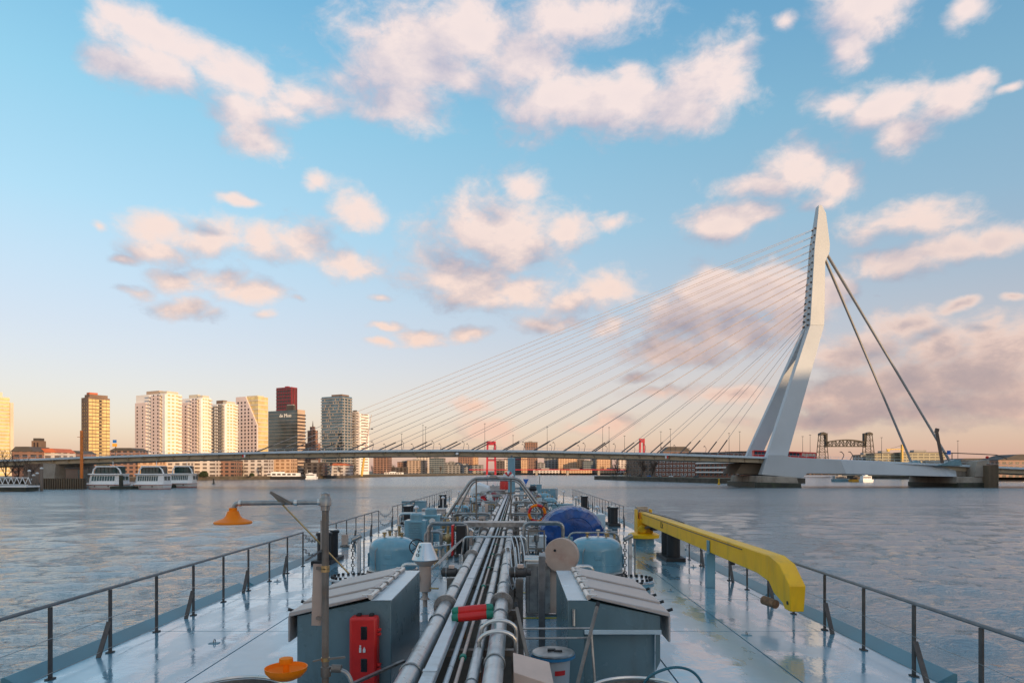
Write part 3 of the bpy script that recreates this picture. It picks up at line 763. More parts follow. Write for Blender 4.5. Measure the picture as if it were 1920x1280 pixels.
# step-over handrail
Yh = 8.0
t = thing('step_handrail', 'steel tube handrail of the step over the pipes, before the right housing', 'handrail', (XF(1045, Yh), Yh, D))
for (a, b) in ((P(968, 1136, 8.4), P(1002, 1290, 7.6)), (P(1120, 1135, 8.5), P(1078, 1300, 7.4))):
    q = MB(); q.cyl(a, b, .022, n=12); s_ = part(t, 'stringer', q, 'post_brown')
    q = MB(); d = (a - b).normalized(); q.cyl(a - d * .02, a + d * .05, .027, n=12); part(s_, 'end_cap', q, 'rubber')
for py in (1178, 1196):
    q = MB(); q.cyl(P(978, py, 8.2), P(1108, py - 1, 8.2), .013, n=10); part(t, 'crossbar', q, 'galv')
q = MB(); q.bend([P(1107, 1176, 8.2), P(1108, 1178, 8.2), P(1117, 1300, 8.0)], .016, 10, .03); part(t, 'rear_leg', q, 'galv')
# upright grey channel posts between rack and right housing
Yp = 10.6
t = thing('channel_post', 'flat grey steel channel post between the pipes and right housing', 'post', (XF(1016, Yp), Yp, D))
q = MB(); q.bar((XF(1016, Yp), Yp, D), P(1016, 1042, Yp), .10, .05, (0, 1, 0)); part(t, 'channel', q, 'rail_top', bevel=.006)
q = MB(); q.box(P(1017, 1045, Yp) + Vector((0, .04, .02)), (.10, .12, .05), rx=.5); part(t, 'head', q, 'galv', bevel=.005)
# teal hose in the lower right
c0 = [P(1200, 1296, 7.2), P(1215, 1270, 7.2), P(1240, 1256, 7.25), P(1270, 1250, 7.3), P(1298, 1258, 7.3), P(1316, 1280, 7.25), P(1320, 1310, 7.2), P(1300, 1340, 7.1)]
pts = []
for i in range(len(c0) - 1):
    for k in range(4):
        u = k / 4; p0 = c0[max(i - 1, 0)]; p1 = c0[i]; p2 = c0[i + 1]; p3 = c0[min(i + 2, len(c0) - 1)]
        pts.append(.5 * ((2 * p1) + (p2 - p0) * u + (2 * p0 - 5 * p1 + 4 * p2 - p3) * u * u + (-p0 + 3 * p1 - 3 * p2 + p3) * u ** 3))
q = MB(); q.tube(pts, .015, 10); single('hose', q, 'hose_teal', 'teal rubber hose looping up at the bottom right of the deck gear', 'hose', tuple(P(1260, 1300, 7.2)))
def drum(px, py, Y, r, label, m='stainless'):
    c = P(px, py, Y); t = thing('hose_drum', label, 'drum', (c.x, Y, D), 'open hose drums in the foreground')
    q = MB(); q.torus(c, r, .018, 'Z', 40, 8); part(t, 'rim', q, m)
    q = MB(); q.lathe([(r * .97, 0), (r * .99, c.z - D - .02), (r * .95, c.z - D - .02), (r * .93, .03)], (c.x, Y, D), 36); part(t, 'wall', q, 'galv')
drum(1200, 1298, 6.75, .50, 'round steel hose drum with shiny rim at the bottom right')
drum(440, 1293, 6.9, .45, 'round steel hose drum with shiny rim at the bottom left')
# ladder pole leaning over the left pipe
q = MB(); q.bar(P(655, 1284, 8.0), P(757, 1238, 8.9), .05, .03); single('brace_bar', q, 'galv', 'pale steel bar slanting from the bottom edge up to the left pipe', 'bar', tuple(P(700, 1265, 8.4)))
# ------------------------------------------------------------------ valves, vents, hatches
def wheel(t, c, R, axis='Y', m='black', sp=5, r=.016):
    q = MB(); q.torus(c, R, r, axis, 24, 6)
    w_ = part(t, 'hand_wheel', q, m); c = Vector(c)
    for k in range(sp):
        a = 2 * pi * k / sp; e = (cos(a) * R, sin(a) * R)
        v = {'Y': Vector((e[0], 0, e[1])), 'X': Vector((0, e[0], e[1])), 'Z': Vector((e[0], e[1], 0))}[axis]
        q = MB(); q.cyl(c, c + v, r * .8, n=6); part(w_, 'spoke', q, m)
    return w_
def dome(x, y, r, h, label, grp='blue domed tank hatches', ring=True):
    t = thing('tank_dome', label, 'tank hatch', (x, y, D), grp)
    q = MB(); c = (x, y, D)
    q.lathe([(r * .96, .16), (r * .96, h * .62)] + [(r * .96 * max(cos(a), 0) ** .62, h * .62 + h * .31 * sin(a)) for a in [pi / 2 * i / 12 for i in range(1, 12)]] + [(.03, h * .93)], c, 40); part(t, 'shell', q, 'dome_blue')
    q = MB(); q.lathe([(r * 1.06, .0), (r * 1.06, .05)], c, 40); part(t, 'foot_ring', q, 'black')
    q = MB(); q.lathe([(r * 1.08, .052), (r * 1.08, .085), (r * 1.02, .09)], c, 40); part(t, 'flange', q, 'tan_board')
    q = MB(); q.lathe([(r * 1.05, .092), (r * 1.05, .125)], c, 40); part(t, 'gasket', q, 'black')
    q = MB(); q.lathe([(r * 1.04, .128), (r * 1.04, .155), (r * .97, .175)], c, 40); part(t, 'upper_flange', q, 'stainless')
    for s in (-1, 1):
        q = MB(); q.box((x + s * r * .99, y - .05, D + h * .36), (.03, .12, h * .34)); part(t, 'lug', q, 'dome_blue', bevel=.01)
    q = MB(); q.lathe([(r * .962, h * .30), (r * .972, h * .302), (r * .972, h * .325), (r * .962, h * .327)], c, 40, cap=False); part(t, 'weld_band', q, 'dome_blue')
    q = MB(); q.box((x - .02, y - r * .965, D + h * .5), (.18, .03, .10)); part(t, 'name_plate', q, 'dome_blue', bevel=.005)
    # small valves on the crown
    for k, (dx, dy, hh) in enumerate(((-.32, -.15, .22), (.1, .1, .28), (.38, -.05, .2))):
        q = MB(); z0 = D + h * .84; q.lathe([(.05, 0), (.05, .06), (.03, .07), (.03, hh - .03), (.06, hh), (.06, hh + .03)], (x + dx * r, y + dy * r, z0 - .02), 10)
        v = part(t, 'crown_valve', q, 'brass' if k != 1 else 'stainless')
        q = MB(); q.bar((x + dx * r - .06, y + dy * r, z0 + hh * .6), (x + dx * r + .09, y + dy * r, z0 + hh * .75), .02, .015); part(v, 'lever', q, 'post_brown')
    q = MB(); q.bend([(x - r * .55, y - r * .84, D + .18), (x - r * .55, y - r * .88, D + h * .62), (x - r * .40, y - r * .72, D + h * .78)], .012, 6, .05); part(t, 'conduit', q, 'galv')
    return t
dl = dome(-3.5, 19.2, .68, 1.13, 'blue domed tank hatch on the left, nearest the camera')
dr = dome(2.17, 18.9, .76, 1.16, 'blue domed tank hatch on the right behind the tan disc')
# drop pipes and hand wheels in front of the domes
def drop(x, y, s, label, wx, wz=.55, R=.2):
    t = thing('drop_valve', label, 'valve', (x, y, D), 'valves beside the domes')
    q = MB(); q.bend([(x, y, D + .02), (x, y, D + .42), (x + s * 1.0, y - .05, D + .42)], .055, 12, .14); part(t, 'elbow_pipe', q, 'stainless')
    q = MB(); q.lathe([(.10, .02), (.10, .05), (.06, .06), (.06, .13), (.10, .14), (.10, .17)], (x, y, D), 14); part(t, 'base_flange', q, 'stainless')
    q = MB(); q.lathe([(.09, -.02), (.09, .02)], (x + s * .55, y - .04, D + .42), 14, 'X'); part(t, 'flange', q, 'galv')
    q = MB(); q.lathe([(.07, .42), (.07, .55), (.04, .57), (.04, .78), (.065, .80), (.05, .84)], (x + s * .9, y - .05, D), 12); part(t, 'valve_body', q, 'brass')
    wheel(t, (x + s * wx, y - .18, D + wz + .35), R, 'Y')
    q = MB(); q.cyl((x + s * wx, y - .18, D + wz + .35), (x + s * wx, y + .12, D + wz + .30), .014, n=8); part(t, 'spindle', q, 'galv')
    return t
drop(-3.05, 18.1, 1, 'stainless elbow pipe with black hand wheel before the left blue dome', .42)
drop(1.95, 17.7, -1, 'stainless elbow pipe with black hand wheel before the right blue dome', .62)

def bolted_hatch(x, y, r, label):
    t = thing('bolted_hatch', label, 'hatch', (x, y, D), 'round bolted hatches')
    q = MB(); q.lathe([(r * .82, 0), (r * .82, .24)], (x, y, D), 36); part(t, 'neck', q, 'dome_blue')
    q = MB(); q.lathe([(r, .24), (r, .31)], (x, y, D), 40); part(t, 'lower_flange', q, 'dome_blue')
    q = MB(); q.lathe([(r, .315), (r, .36), (r * .97, .37)], (x, y, D), 40); part(t, 'cover', q, 'silver')
    q = MB(); q.lathe([(.034, 0), (.034, .06), (.02, .064)], (0, 0, 0), 8); me = q.mesh('bolt'); me.materials.append(M['black'])
    for k in range(20):
        a = 2 * pi * k / 20; piece(t, 'bolt', me, (x + r * .87 * cos(a), y + r * .87 * sin(a), D + .365))
bolted_hatch(2.72, 15.9, .46, 'round bolted hatch behind the right housing')
bolted_hatch(-3.98, 16.2, .46, 'round bolted hatch behind the left housing')

# silver conical vent cap
Yv = 14.6; x = XF(797, Yv)
t = thing('pressure_vent', 'silver conical pressure vent cap on a brown stalk behind the left housing', 'vent', (x, Yv, D))
q = MB(); q.lathe([(.05, .0), (.05, .14), (.10, .15), (.10, .16), (.06, .2), (.06, .30), (.13, .33), (.13, .86), (.15, .88), (.27, .99)], (x, Yv, D), 24); part(t, 'stalk', q, 'disc_tan')
q = MB(); q.lathe([(.272, .99), (.285, 1.01), (.275, 1.04), (.145, 1.33), (.135, 1.355), (.02, 1.365)], (x, Yv, D), 32); cone = part(t, 'cone', q, 'silver')
q = MB(); q.cyl((x - .14, Yv - .06, D + .62), (x - .20, Yv - .12, D + .62), .07, n=12); part(t, 'side_boss', q, 'disc_tan')
q = MB(); q.cyl((x + .05, Yv - .05, D + .40), (x + .30, Yv - .1, D + .40), .018, n=8); part(t, 'test_lever', q, 'brass')
for k, (ch, h_) in enumerate((('P', 1.28), ('V', 1.20), ('O', 1.12))):
    rr = .285 - (h_ - 1.01) * .42; a = radians(238)
    q = place(text_mb(ch, .11), (x + (rr + .012) * cos(a), Yv + (rr + .012) * sin(a), D + h_), rz=a + pi / 2)
    part(cone, 'letter', q, 'black')

# hose locker with round top and tan end disc
Yl = 13.6
t = thing('hose_locker', 'grey locker with a half-round top and a big tan end disc right of the pipes', 'locker', (XF(1010, Yl), Yl, D))
q = MB(); q.b2(XF(986, Yl), XF(1032, Yl), Yl, Yl + .75, D + .06, D + 1.06); part(t, 'cabinet', q, 'galv', bevel=.012)
for xx in (.24, .40, .55):
    q = MB(); q.b2(xx - .006, xx + .006, Yl - .012, Yl, D + .1, D + 1.0); part(t, 'panel_seam', q, 'rail_top')
q = MB(); q.cyl((XF(985, Yl), Yl + .30, D + 1.08), (XF(1040, Yl), Yl + .22, D + 1.08), .10, n=20); part(t, 'roller', q, 'stainless')
cdisc = P(1052, 1041, Yl - .15)
q = MB(); R = .345; n = 40
a = radians(-18); ax = Vector((sin(-a) * -1, -cos(a), 0)); ux = Vector((cos(a), sin(a) * 1, 0)); uz = Vector((0, 0, 1)); ax = ux.cross(uz)
ring = lambda rad, off: [cdisc + ux * rad * cos(2 * pi * k / n) + uz * rad * sin(2 * pi * k / n) + ax * off for k in range(n)]
q.loft([ring(R * .97, -.12), ring(R, -.11), ring(R, .0), ring(R * .96, .018), ring(R * .2, .022)]); di = part(t, 'end_disc', q, 'disc_tan')
q = MB(); h_ = cdisc + ux * -.12 + uz * .10; q.tube([h_ + ax * .018, h_ + ax * .035], .026, 10); part(di, 'hole', q, 'black')
q = MB(); q.b2(cdisc.x - .34, cdisc.x + .10, Yl + .05, Yl + .5, D + .05, cdisc.z); part(t, 'disc_stand', q, 'disc_tan', bevel=.01)
# loose grey cables hanging off the rack
for k, (xx, lab) in enumerate(((964, 'leftmost of the slack pale cables hanging beside the rack near the locker'), (972, 'middle slack pale cable hanging beside the rack near the locker'), (982, 'rightmost slack pale cable hanging beside the rack near the locker'))):
    c0 = [P(955 + 3 * k, 1006, 15.5), P(xx - 6, 1003, 15), P(xx, 1025, 14.4), P(xx + 4, 1080, 13.6), P(xx - 2, 1110, 13.0), P(xx - 10, 1085, 13.4), P(xx - 16, 1025, 14.3)]
    q = MB(); q.bend(c0, .012, 6, .25); single('hanging_cable', q, 'cable_white', lab, 'cable', tuple(P(xx, 1100, 13.5)), 'slack cables at the rack')
# dark pump motor below the cables and another left of the rack
def motor(px, py, Y, label):
    c = P(px, py, Y); t = thing('pump_motor', label, 'motor', (c.x, Y, D), 'small dark pump motors')
    q = MB(); q.lathe([(.06, -.20), (.10, -.17), (.10, .12), (.07, .14), (.07, .22)], c, 16, 'X'); part(t, 'casing', q, 'rail_dark')
    q = MB(); q.lathe([(.12, -.10), (.12, -.08)], c, 16, 'X'); part(t, 'rib', q, 'galv')
    q = MB(); q.box(c + Vector((.02, -.02, .12)), (.12, .12, .07)); part(t, 'terminal_box', q, 'tan_board', bevel=.01)
    q = MB(); q.box((c.x, Y, (c.z - .13 + D) / 2), (.14, .26, c.z - .13 - D)); part(t, 'pedestal', q, 'post_brown')
motor(974, 1072, 13.1, 'small dark pump motor right of the rack before the locker')
motor(845, 1072, 14.6, 'small dark pump motor left of the rack near the silver vent')
# chains on posts by the domes
for (px, py0, py1, Y, lab) in ((667, 1013, 1075, 18.3, 'grey chain post left of the left blue dome'), (1175, 1010, 1072, 18.3, 'grey chain post right of the right blue dome')):
    a = P(px, py1, Y); x = a.x; t = thing('chain_post', lab, 'post', (x, Y, D), 'posts with hanging chains')
    q = MB(); q.box((x + .09, Y, D + .55), (.09, .09, 1.1)); part(t, 'post', q, 'pipe_grey', bevel=.01)
    q = MB(); q.cyl((x + .22, Y, D), (x + .22, Y, D + 1.05), .02, n=8); part(t, 'rod', q, 'galv')
    q = MB(); q.cyl((x - .08, Y - .1, D + 1.06), (x + .14, Y, D + 1.16), .06, n=12); h = part(t, 'pulley', q, 'galv')
    q = MB()
    for k in range(9): q.torus((x - .06, Y - .08, D + .98 - .1 * k), .042, .012, 'X' if k % 2 else 'Y', 8, 4)
    part(t, 'chain', q, 'black')

# ------------------------------------------------------------------ yellow deck crane lying along the right side
xb = 4.92
t = thing('deck_crane', 'yellow deck crane with its boom lying along the right rail', 'crane', (xb, 26.6, D))
q = MB(); q.lathe([(.46, 0), (.46, .05), (.40, .06), (.40, .30)], (xb, 26.6, D), 32); part(t, 'pedestal', q, 'deck_teal')
q = MB(); q.lathe([(.60, .302), (.60, .42), (.52, .47), (.30, .52)], (xb, 26.6, D), 36); part(t, 'turntable', q, 'yellow')
q = MB(); q.b2(xb - .26, xb + .26, 26.3, 26.95, D + .5, D + 1.02); q.prism([(26.2, D + .5), (27.0, D + .5), (26.95, D + 1.40), (26.45, D + 1.40)], xb - .30, xb - .262, 'X'); q.prism([(26.2, D + .5), (27.0, D + .5), (26.95, D + 1.40), (26.45, D + 1.40)], xb + .262, xb + .30, 'X'); part(t, 'column', q, 'yellow', bevel=.01)
q = MB(); q.lathe([(.14, -.06), (.16, -.05), (.16, .03), (.08, .06)], (xb - .12, 26.2, D + .66), 18, 'Y'); part(t, 'slew_motor', q, 'yellow')
q = MB(); q.b2(xb + .16, xb + .42, 25.95, 26.28, D + .62, D + .98); part(t, 'winch', q, 'black', bevel=.03)
def bsec(y, z0, z1, hw): return [(xb - hw, y, z0), (xb + hw, y, z0), (xb + hw, y, z1), (xb - hw, y, z1)]
zt = D + 1.30; zb = D + .89
q = MB(); q.loft([bsec(26.95, zb + .06, zt - .03, .14), bsec(26.5, zb, zt, .145), bsec(13.6, zb - .03, zt, .145), bsec(12.95, zb - .10, zt - .005, .145)]); bm_ = part(t, 'boom', q, 'yellow', bevel=.02)
q = MB()
def nsec(p, th, hw, ang):
    n = Vector((0, cos(ang), sin(ang))); p = Vector(p); return [p - n * 0 + Vector((-hw, 0, 0)), p + Vector((hw, 0, 0)), p - n * th + Vector((hw, 0, 0)), p - n * th + Vector((-hw, 0, 0))]
q.loft([[(xb - .147, 12.96, zb - .10), (xb + .147, 12.96, zb - .10), (xb + .147, 12.96, zt), (xb - .147, 12.96, zt)],
        [(xb - .147, 12.72, zb - .26), (xb + .147, 12.72, zb - .26), (xb + .147, 12.45, zt - .10), (xb - .147, 12.45, zt - .10)],
        [(xb - .143, 12.30, D + .62 - .10), (xb + .143, 12.30, D + .62 - .10), (xb + .143, 11.98, zt - .42), (xb - .143, 11.98, zt - .42)],
        [(xb - .12, 12.26, D + .42), (xb + .12, 12.26, D + .42), (xb + .12, 12.0, D + .42), (xb - .12, 12.0, D + .42)]])
part(t, 'jib_nose', q, 'yellow', bevel=.015)
q = MB(); q.cyl((xb - .14, 12.1, D + .56), (xb + .14, 12.1, D + .56), .035, n=10); part(t, 'nose_pin', q, 'black')
q = place(text_mb('1.5t', .30, .004), (xb - .149, 22.6, (zt + zb) / 2), rz=-pi / 2); part(bm_, 'lettering', q, 'black')
q = MB(); q.bar((xb - .12, 17.0, D), (xb - .12, 17.0, zb - .03),   .22, .14, (0, 1, 0)); su = part(t, 'boom_rest', q, 'dome_blue', bevel=.01)
for s in (-1, 1):
    q = MB(); q.b2(xb + s * .155, xb + s * .18, 16.9, 17.1, zb - .05, zb + .28); part(su, 'cheek', q, 'dome_blue')
q = MB(); q.bend([(xb - .1, 26.9, zt + .02), (xb - .15, 26.6, zt + .10), (xb - .1, 24.8, zt + .07), (xb + .1, 22.0, zt + .05), (xb + .16, 20.8, zt + .01)], .018, 6, .3); part(t, 'hydraulic_hose', q, 'black')
for k in range(4):
    q = MB(); q.bend([(xb - .10 + .06 * k, 26.2, D + .95), (xb - .16 + .07 * k, 26.1, D + 1.08), (xb - .12 + .08 * k, 26.35, zt - .12)], .012, 6, .05); part(t, 'hose', q, 'black')
q = MB(); q.b2(xb - .22, xb + .24, 26.97, 27.2, D + .95, D + 1.5); part(t, 'back_box', q, 'galv', bevel=.015)
q = MB(); q.cyl((xb, 26.2, D + .70), (xb, 24.9, zb + .0), .055, n=12); cy_ = part(t, 'lift_cylinder', q, 'rail_dark'); q = MB(); q.cyl((xb, 25.0, zb - .02), (xb, 24.5, zb + .06), .03, n=10); part(cy_, 'rod', q, 'stainless')
q = MB(); q.tube([(xb - .152, 26.0, zt - .06), (xb - .154, 20, zt - .07), (xb - .154, 14.5, zt - .07)], .010, 6); part(bm_, 'hydraulic_line', q, 'black')
# small block hanging under the boom, float on the rail
t2 = thing('rail_float', 'dark brown drum float tied to the right rail below the crane nose', 'float', (XR - .35, 12.9, D))
c = P(1453, 1130, 13.0); q = MB(); q.cyl(c + Vector((-.03, -.12, 0)), c + Vector((-.14, .20, .02)), .085, n=18); part(t2, 'drum', q, 'rust'); q = MB(); q.cyl(c + Vector((-.14, .2, .02)), c + Vector((-.3, .7, .1)), .008, n=6); part(t2, 'line', q, 'galv')
q = MB(); q.box(P(1373, 1052, 16.6), (.10, .12, .17)); single('rail_lamp', q, 'black', 'small black box lamp hanging on the rail under the boom', 'lamp', tuple(P(1373, 1052, 16.6)), bevel=.01)
# gangway steps beside the pedestal
t = thing('deck_steps', 'short aluminium steps beside the yellow crane pedestal', 'steps', (xb + .9, 24.3, D))
for s in (-.22, .22):
    q = MB(); q.bar((xb - .1 + .55 + s, 23.6, D + .03), (xb + .85 + s, 24.9, D + .95), .03, .10); part(t, 'stringer', q, 'lid_steel')
for k in range(5):
    u = (k + .5) / 5; q = MB(); q.box((xb + .45 + .4 * u, 23.6 + 1.3 * u, D + .03 + .92 * u), (.44, .16, .03)); part(t, 'tread', q, 'lid_steel')
# light grey plate guard at the pedestal foot
q = MB(); q.prism([(5.25, D), (5.75, D), (5.55, D + .75)], 23.2, 23.24); single('splash_plate', q, 'white', 'white triangular splash plate at the right rail near the crane steps', 'plate', (5.5, 23.2, D))

# ------------------------------------------------------------------ blue tarpaulin over a hose reel
Yt = 25.5; cx = XF(1072, Yt); t = thing('covered_reel', 'hose reel wrapped in a blue tarpaulin on the right of the deck', 'covered reel', (cx, Yt, D))
q = MB(); secs = []
n = 72; prof = [(Yt - .58, .60), (Yt - .56, .70), (Yt - .50, .93), (Yt - .35, .97), (Yt - .15, .99), (Yt + .1, .97), (Yt + .35, 1.0), (Yt + .6, .985), (Yt + .85, 1.0), (Yt + 1.1, .95), (Yt + 1.2, .85), (Yt + 1.25, .7)]
random.seed(3)
for yy, sc in prof:
    sec = []
    for k in range(n):
        a = pi * (1.08 - 1.16 * k / (n - 1)); wv = 1 + .022 * sin(9 * a + yy * 5) + .018 * abs(sin(17 * a + 2 * sin(yy * 4))) + .012 * sin(31 * a - yy * 7) + random.uniform(-.004, .004)
        sec.append((cx + 1.18 * sc * cos(a) * wv, yy + .02 * sin(9 * a), D + .52 + 1.02 * sc * max(-.28, sin(a)) * wv))
    secs.append(sec)
q.loft(secs); part(t, 'tarpaulin', q, 'tarp', angle=50)
for yy_, sc_ in ((Yt - .16, 1.0), (Yt + .62, 1.0)):
    q = MB(); q.tube([(cx + 1.18 * sc_ * 1.035 * cos(pi * (1.06 - 1.12 * k / 40)), yy_ + .03 * sin(k * .9), D + .52 + 1.02 * sc_ * 1.035 * max(-.28, sin(pi * (1.06 - 1.12 * k / 40)))) for k in range(41)], .012, 6); part(t, 'lashing', q, 'cable_white')
q = MB(); q.b2(cx - 1.0, cx + .95, Yt - .42, Yt + 1.1, D + .05, D + .36); part(t, 'reel_frame', q, 'tarp', bevel=.04)
q = MB()
for k in range(25):
    a = pi * k / 24
    for rr in (.62, .70): pass
q.tube([(cx + .12 + .62 * cos(pi * k / 20), Yt - .575, D + .62 + .58 * sin(pi * k / 20)) for k in range(21)], .022, 6); part(t, 'front_hem', q, 'tarp')
q = MB(); q.b2(cx + 1.0, cx + 1.8, Yt + 4.2, Yt + 5.4, D, D + 1.0); single('deck_chest', q, 'housing_top', 'pale grey chest at the right rail behind the blue tarpaulin', 'chest', (cx + 1.4, Yt + 4.8, D), bevel=.03)

# ------------------------------------------------------------------ manifolds, gantry and cross pipes amidships
t = thing('hose_gantry', 'tall grey pipe gantry straddling the pipes amidships', 'gantry', (XC, 28.5, D))
Yg = 28.5
q = MB(); q.bend([(-3.35, Yg, D), (-3.0, Yg, D + .9), P(886, 896, Yg), P(972, 896, Yg), (1.3, Yg, D + .9), (1.9, Yg, D)], .062, 12, .3, 5); part(t, 'frame_tube', q, 'galv')
q = MB(); q.bend([(-3.15, Yg + .5, D), P(888, 900, Yg + .5), P(970, 900, Yg + .5), (1.75, Yg + .5, D)], .04, 10, .3, 4); part(t, 'rear_tube', q, 'galv')
for px in (893, 958):
    q = MB(); q.cyl(P(px, 897, Yg), (XF(px, Yg), Yg, D + .75), .03, n=8); part(t, 'strut', q, 'post_brown')
for px in (925,):
    q = MB(); q.box(P(px, 893, Yg) + Vector((0, -.05, 0)), (.3, .2, .14)); part(t, 'flood_lamp', q, 'galv', bevel=.02)
def hoop(x0, x1, y, h, r, label, m='galv', n2=1):
    t = thing('pipe_hoop', label, 'pipe', ((x0 + x1) / 2, y, D), 'bent pipe hoops on deck')
    for k in range(n2):
        q = MB(); q.bend([(x0, y + .22 * k, D), (x0, y + .22 * k, D + h - .06 * k), (x1, y + .22 * k, D + h - .06 * k), (x1, y + .22 * k, D)], r, 10, .22); part(t, 'hoop', q, m)
    for xx in (x0, x1):
        q = MB(); q.lathe([(r * 2, 0), (r * 2, .03)], (xx, y, D), 12); part(t, 'foot', q, m)
hoop(XF(803, 21.3), XF(876, 21.3), 21.3, ZF(980, 21.3) - D, .05, 'double pipe hoop left of the rack behind the silver vent', 'galv', 2)
hoop(XF(982, 21.6), XF(1056, 21.6), 21.6, ZF(979, 21.6) - D, .05, 'double pipe hoop right of the rack behind the tan disc', 'galv', 2)
hoop(XF(1066, 21.0), XF(1160, 21.0), 21.0, ZF(998, 21.0) - D, .03, 'thin pipe hoop behind the right blue dome', 'galv', 1)
hoop(XF(748, 31), XF(806, 31), 31, ZF(962, 31) - D, .06, 'pale pipe hoop left of the finned cooler', 'stainless', 1)
# catwalk across the rack
t = thing('cross_walk', 'grey catwalk beam bridging the pipe rack amidships', 'catwalk', (-.65, 22.4, D))
q = MB(); q.b2(XF(868, 22.4), XF(988, 22.4), 22.2, 22.9, D + 1.06, D + 1.22); part(t, 'platform', q, 'galv', bevel=.01)
for xx in (XF(872, 22.4), XF(984, 22.4)):
    for yy in (22.3, 22.8):
        q = MB(); q.box((xx, yy, D + .53), (.07, .07, 1.06)); part(t, 'leg', q, 'galv')
q = MB(); q.bend([(XF(866, 19.5), 19.5, D + .5), (XF(870, 19.5), 19.5, ZF(1006, 19.5)), (XF(985, 19.5), 19.5, ZF(1006, 19.5)), (XF(990, 19.5), 19.5, D + .5)], .03, 8, .12); part(t, 'guard_tube', q, 'pipe_grey')
q = MB(); q.bar(P(868, 1008, 20.6), P(815, 1062, 16.3), .05, .24, (0, 1, .3)); single('stair_stringer', q, 'galv', 'wide grey plank slanting down left of the pipes to the silver vent', 'stair', tuple(P(830, 1060, 17.5)), bevel=.006)
for k in range(2):
    q = MB(); q.b2(XF(846, 20) - .0, XF(848, 20) + .03, 20 + .0, 20.4, D + .4, D + 1.3) if k == 0 else q.b2(XF(861, 20.1) - .09, XF(873, 20.1), 20.1, 20.5, D + .45, D + 1.28)
    single('extinguisher_box', q, 'red' if k == 0 else 'black', 'thin red edged panel left of the catwalk' if k == 0 else 'black cabinet left of the catwalk', 'panel' if k == 0 else 'cabinet', (XF(860, 20), 20.2, D), bevel=.01)
# finned cooler and its neighbours
def cooler(x, y, wd, h, label):
    t = thing('finned_cooler', label, 'cooler', (x, y, D), 'teal machinery amidships')
    q = MB(); q.b2(x - wd / 2, x + wd / 2, y, y + .7, D + .15, D + h); part(t, 'casing', q, 'dome_blue', bevel=.02)
    for k in range(11):
        z = D + .22 + (h - .3) * k / 10; q = MB(); q.b2(x - wd * .30, x + wd * .30, y - .06, y - .002, z, z + .03); part(t, 'fin', q, 'dome_blue')
    q = MB(); q.lathe([(wd * .3, h), (wd * .3, h + .18), (wd * .2, h + .24)], (x, y + .35, D), 18); part(t, 'fan_cowl', q, 'deck_teal')
    for s in (-1, 1):
        q = MB(); q.box((x + s * wd * .4, y + .35, D + .08), (.08, .6, .16)); part(t, 'foot', q, 'post_brown')
cooler(XF(778, 24), 24, .75, 1.15, 'teal finned cooler left of the rack amidships')
cooler(XF(806, 25.5), 25.5, .75, 1.25, 'teal finned cooler with fan cowl closer to the rack amidships')
def chest(px, Y, wd, dp, h, m, label):
    x = XF(px, Y); t = thing('deck_chest', label, 'chest', (x, Y, D), 'chests on the deck')
    q = MB(); q.b2(x - wd / 2, x + wd / 2, Y, Y + dp, D + .06, D + h); part(t, 'body', q, m, bevel=.02)
    q = MB(); q.b2(x - wd / 2 - .02, x + wd / 2 + .02, Y - .02, Y + dp + .02, D + h + .002, D + h + .05); part(t, 'lid', q, m, bevel=.01)
    q = MB(); q.b2(x - .05, x + .05, Y - .03, Y, D + h - .14, D + h - .06); part(t, 'latch', q, 'stainless')
    for s in (-1, 1):
        q = MB(); q.b2(x + s * wd * .4 - .04, x + s * wd * .4 + .04, Y + .05, Y + dp - .05, D, D + .06); part(t, 'skid', q, 'rail_dark')
chest(812, 33, 1.1, .7, 1.0, 'lid_steel', 'pale steel chest left of the gantry')
chest(1000, 24, .9, .6, .55, 'white', 'low white chest right of the rack before the tarpaulin')
chest(775, 44, 1.5, .8, .9, 'deck_teal', 'teal chest far along the left side')
chest(1052, 40, 1.4, .8, .9, 'deck_teal', 'teal chest far along the right side')
chest(905, 64, 1.2, .8, 1.1, 'deck_teal', 'teal chest just left of the rack near the bow')
chest(1030, 66, 1.6, .8, 1.1, 'deck_teal', 'teal chest at the right near the bow')
chest(868, 50, .9, .8, .9, 'tan_board', 'tan chest left of the rack in the far half of the deck')

def valve(x, y, h, label, m='stainless', wm='black', R=.2, axis='Y'):
    t = thing('gate_valve', label, 'valve', (x, y, D), 'gate valves along the deck')
    q = MB(); q.lathe([(.11, 0), (.11, .04), (.06, .05), (.06, h * .3), (.10, h * .33), (.14, h * .42), (.10, h * .52), (.045, h * .56), (.045, h * .85), (.07, h * .87), (.05, h * .92)], (x, y, D), 14); part(t, 'body', q, m)
    q = MB(); q.lathe([(.13, -.2), (.13, -.16), (.075, -.15), (.075, .15), (.13, .16), (.13, .2)], (x, y, D + h * .42), 14, 'X'); part(t, 'bonnet', q, m)
    wheel(t, (x, y - .10 if axis == 'Y' else y, D + h * .95), R, axis, wm, 5, .014)
    return t
side = {-1: 'left', 1: 'right'}; nth = ['first', 'second', 'third', 'fourth', 'fifth', 'sixth']
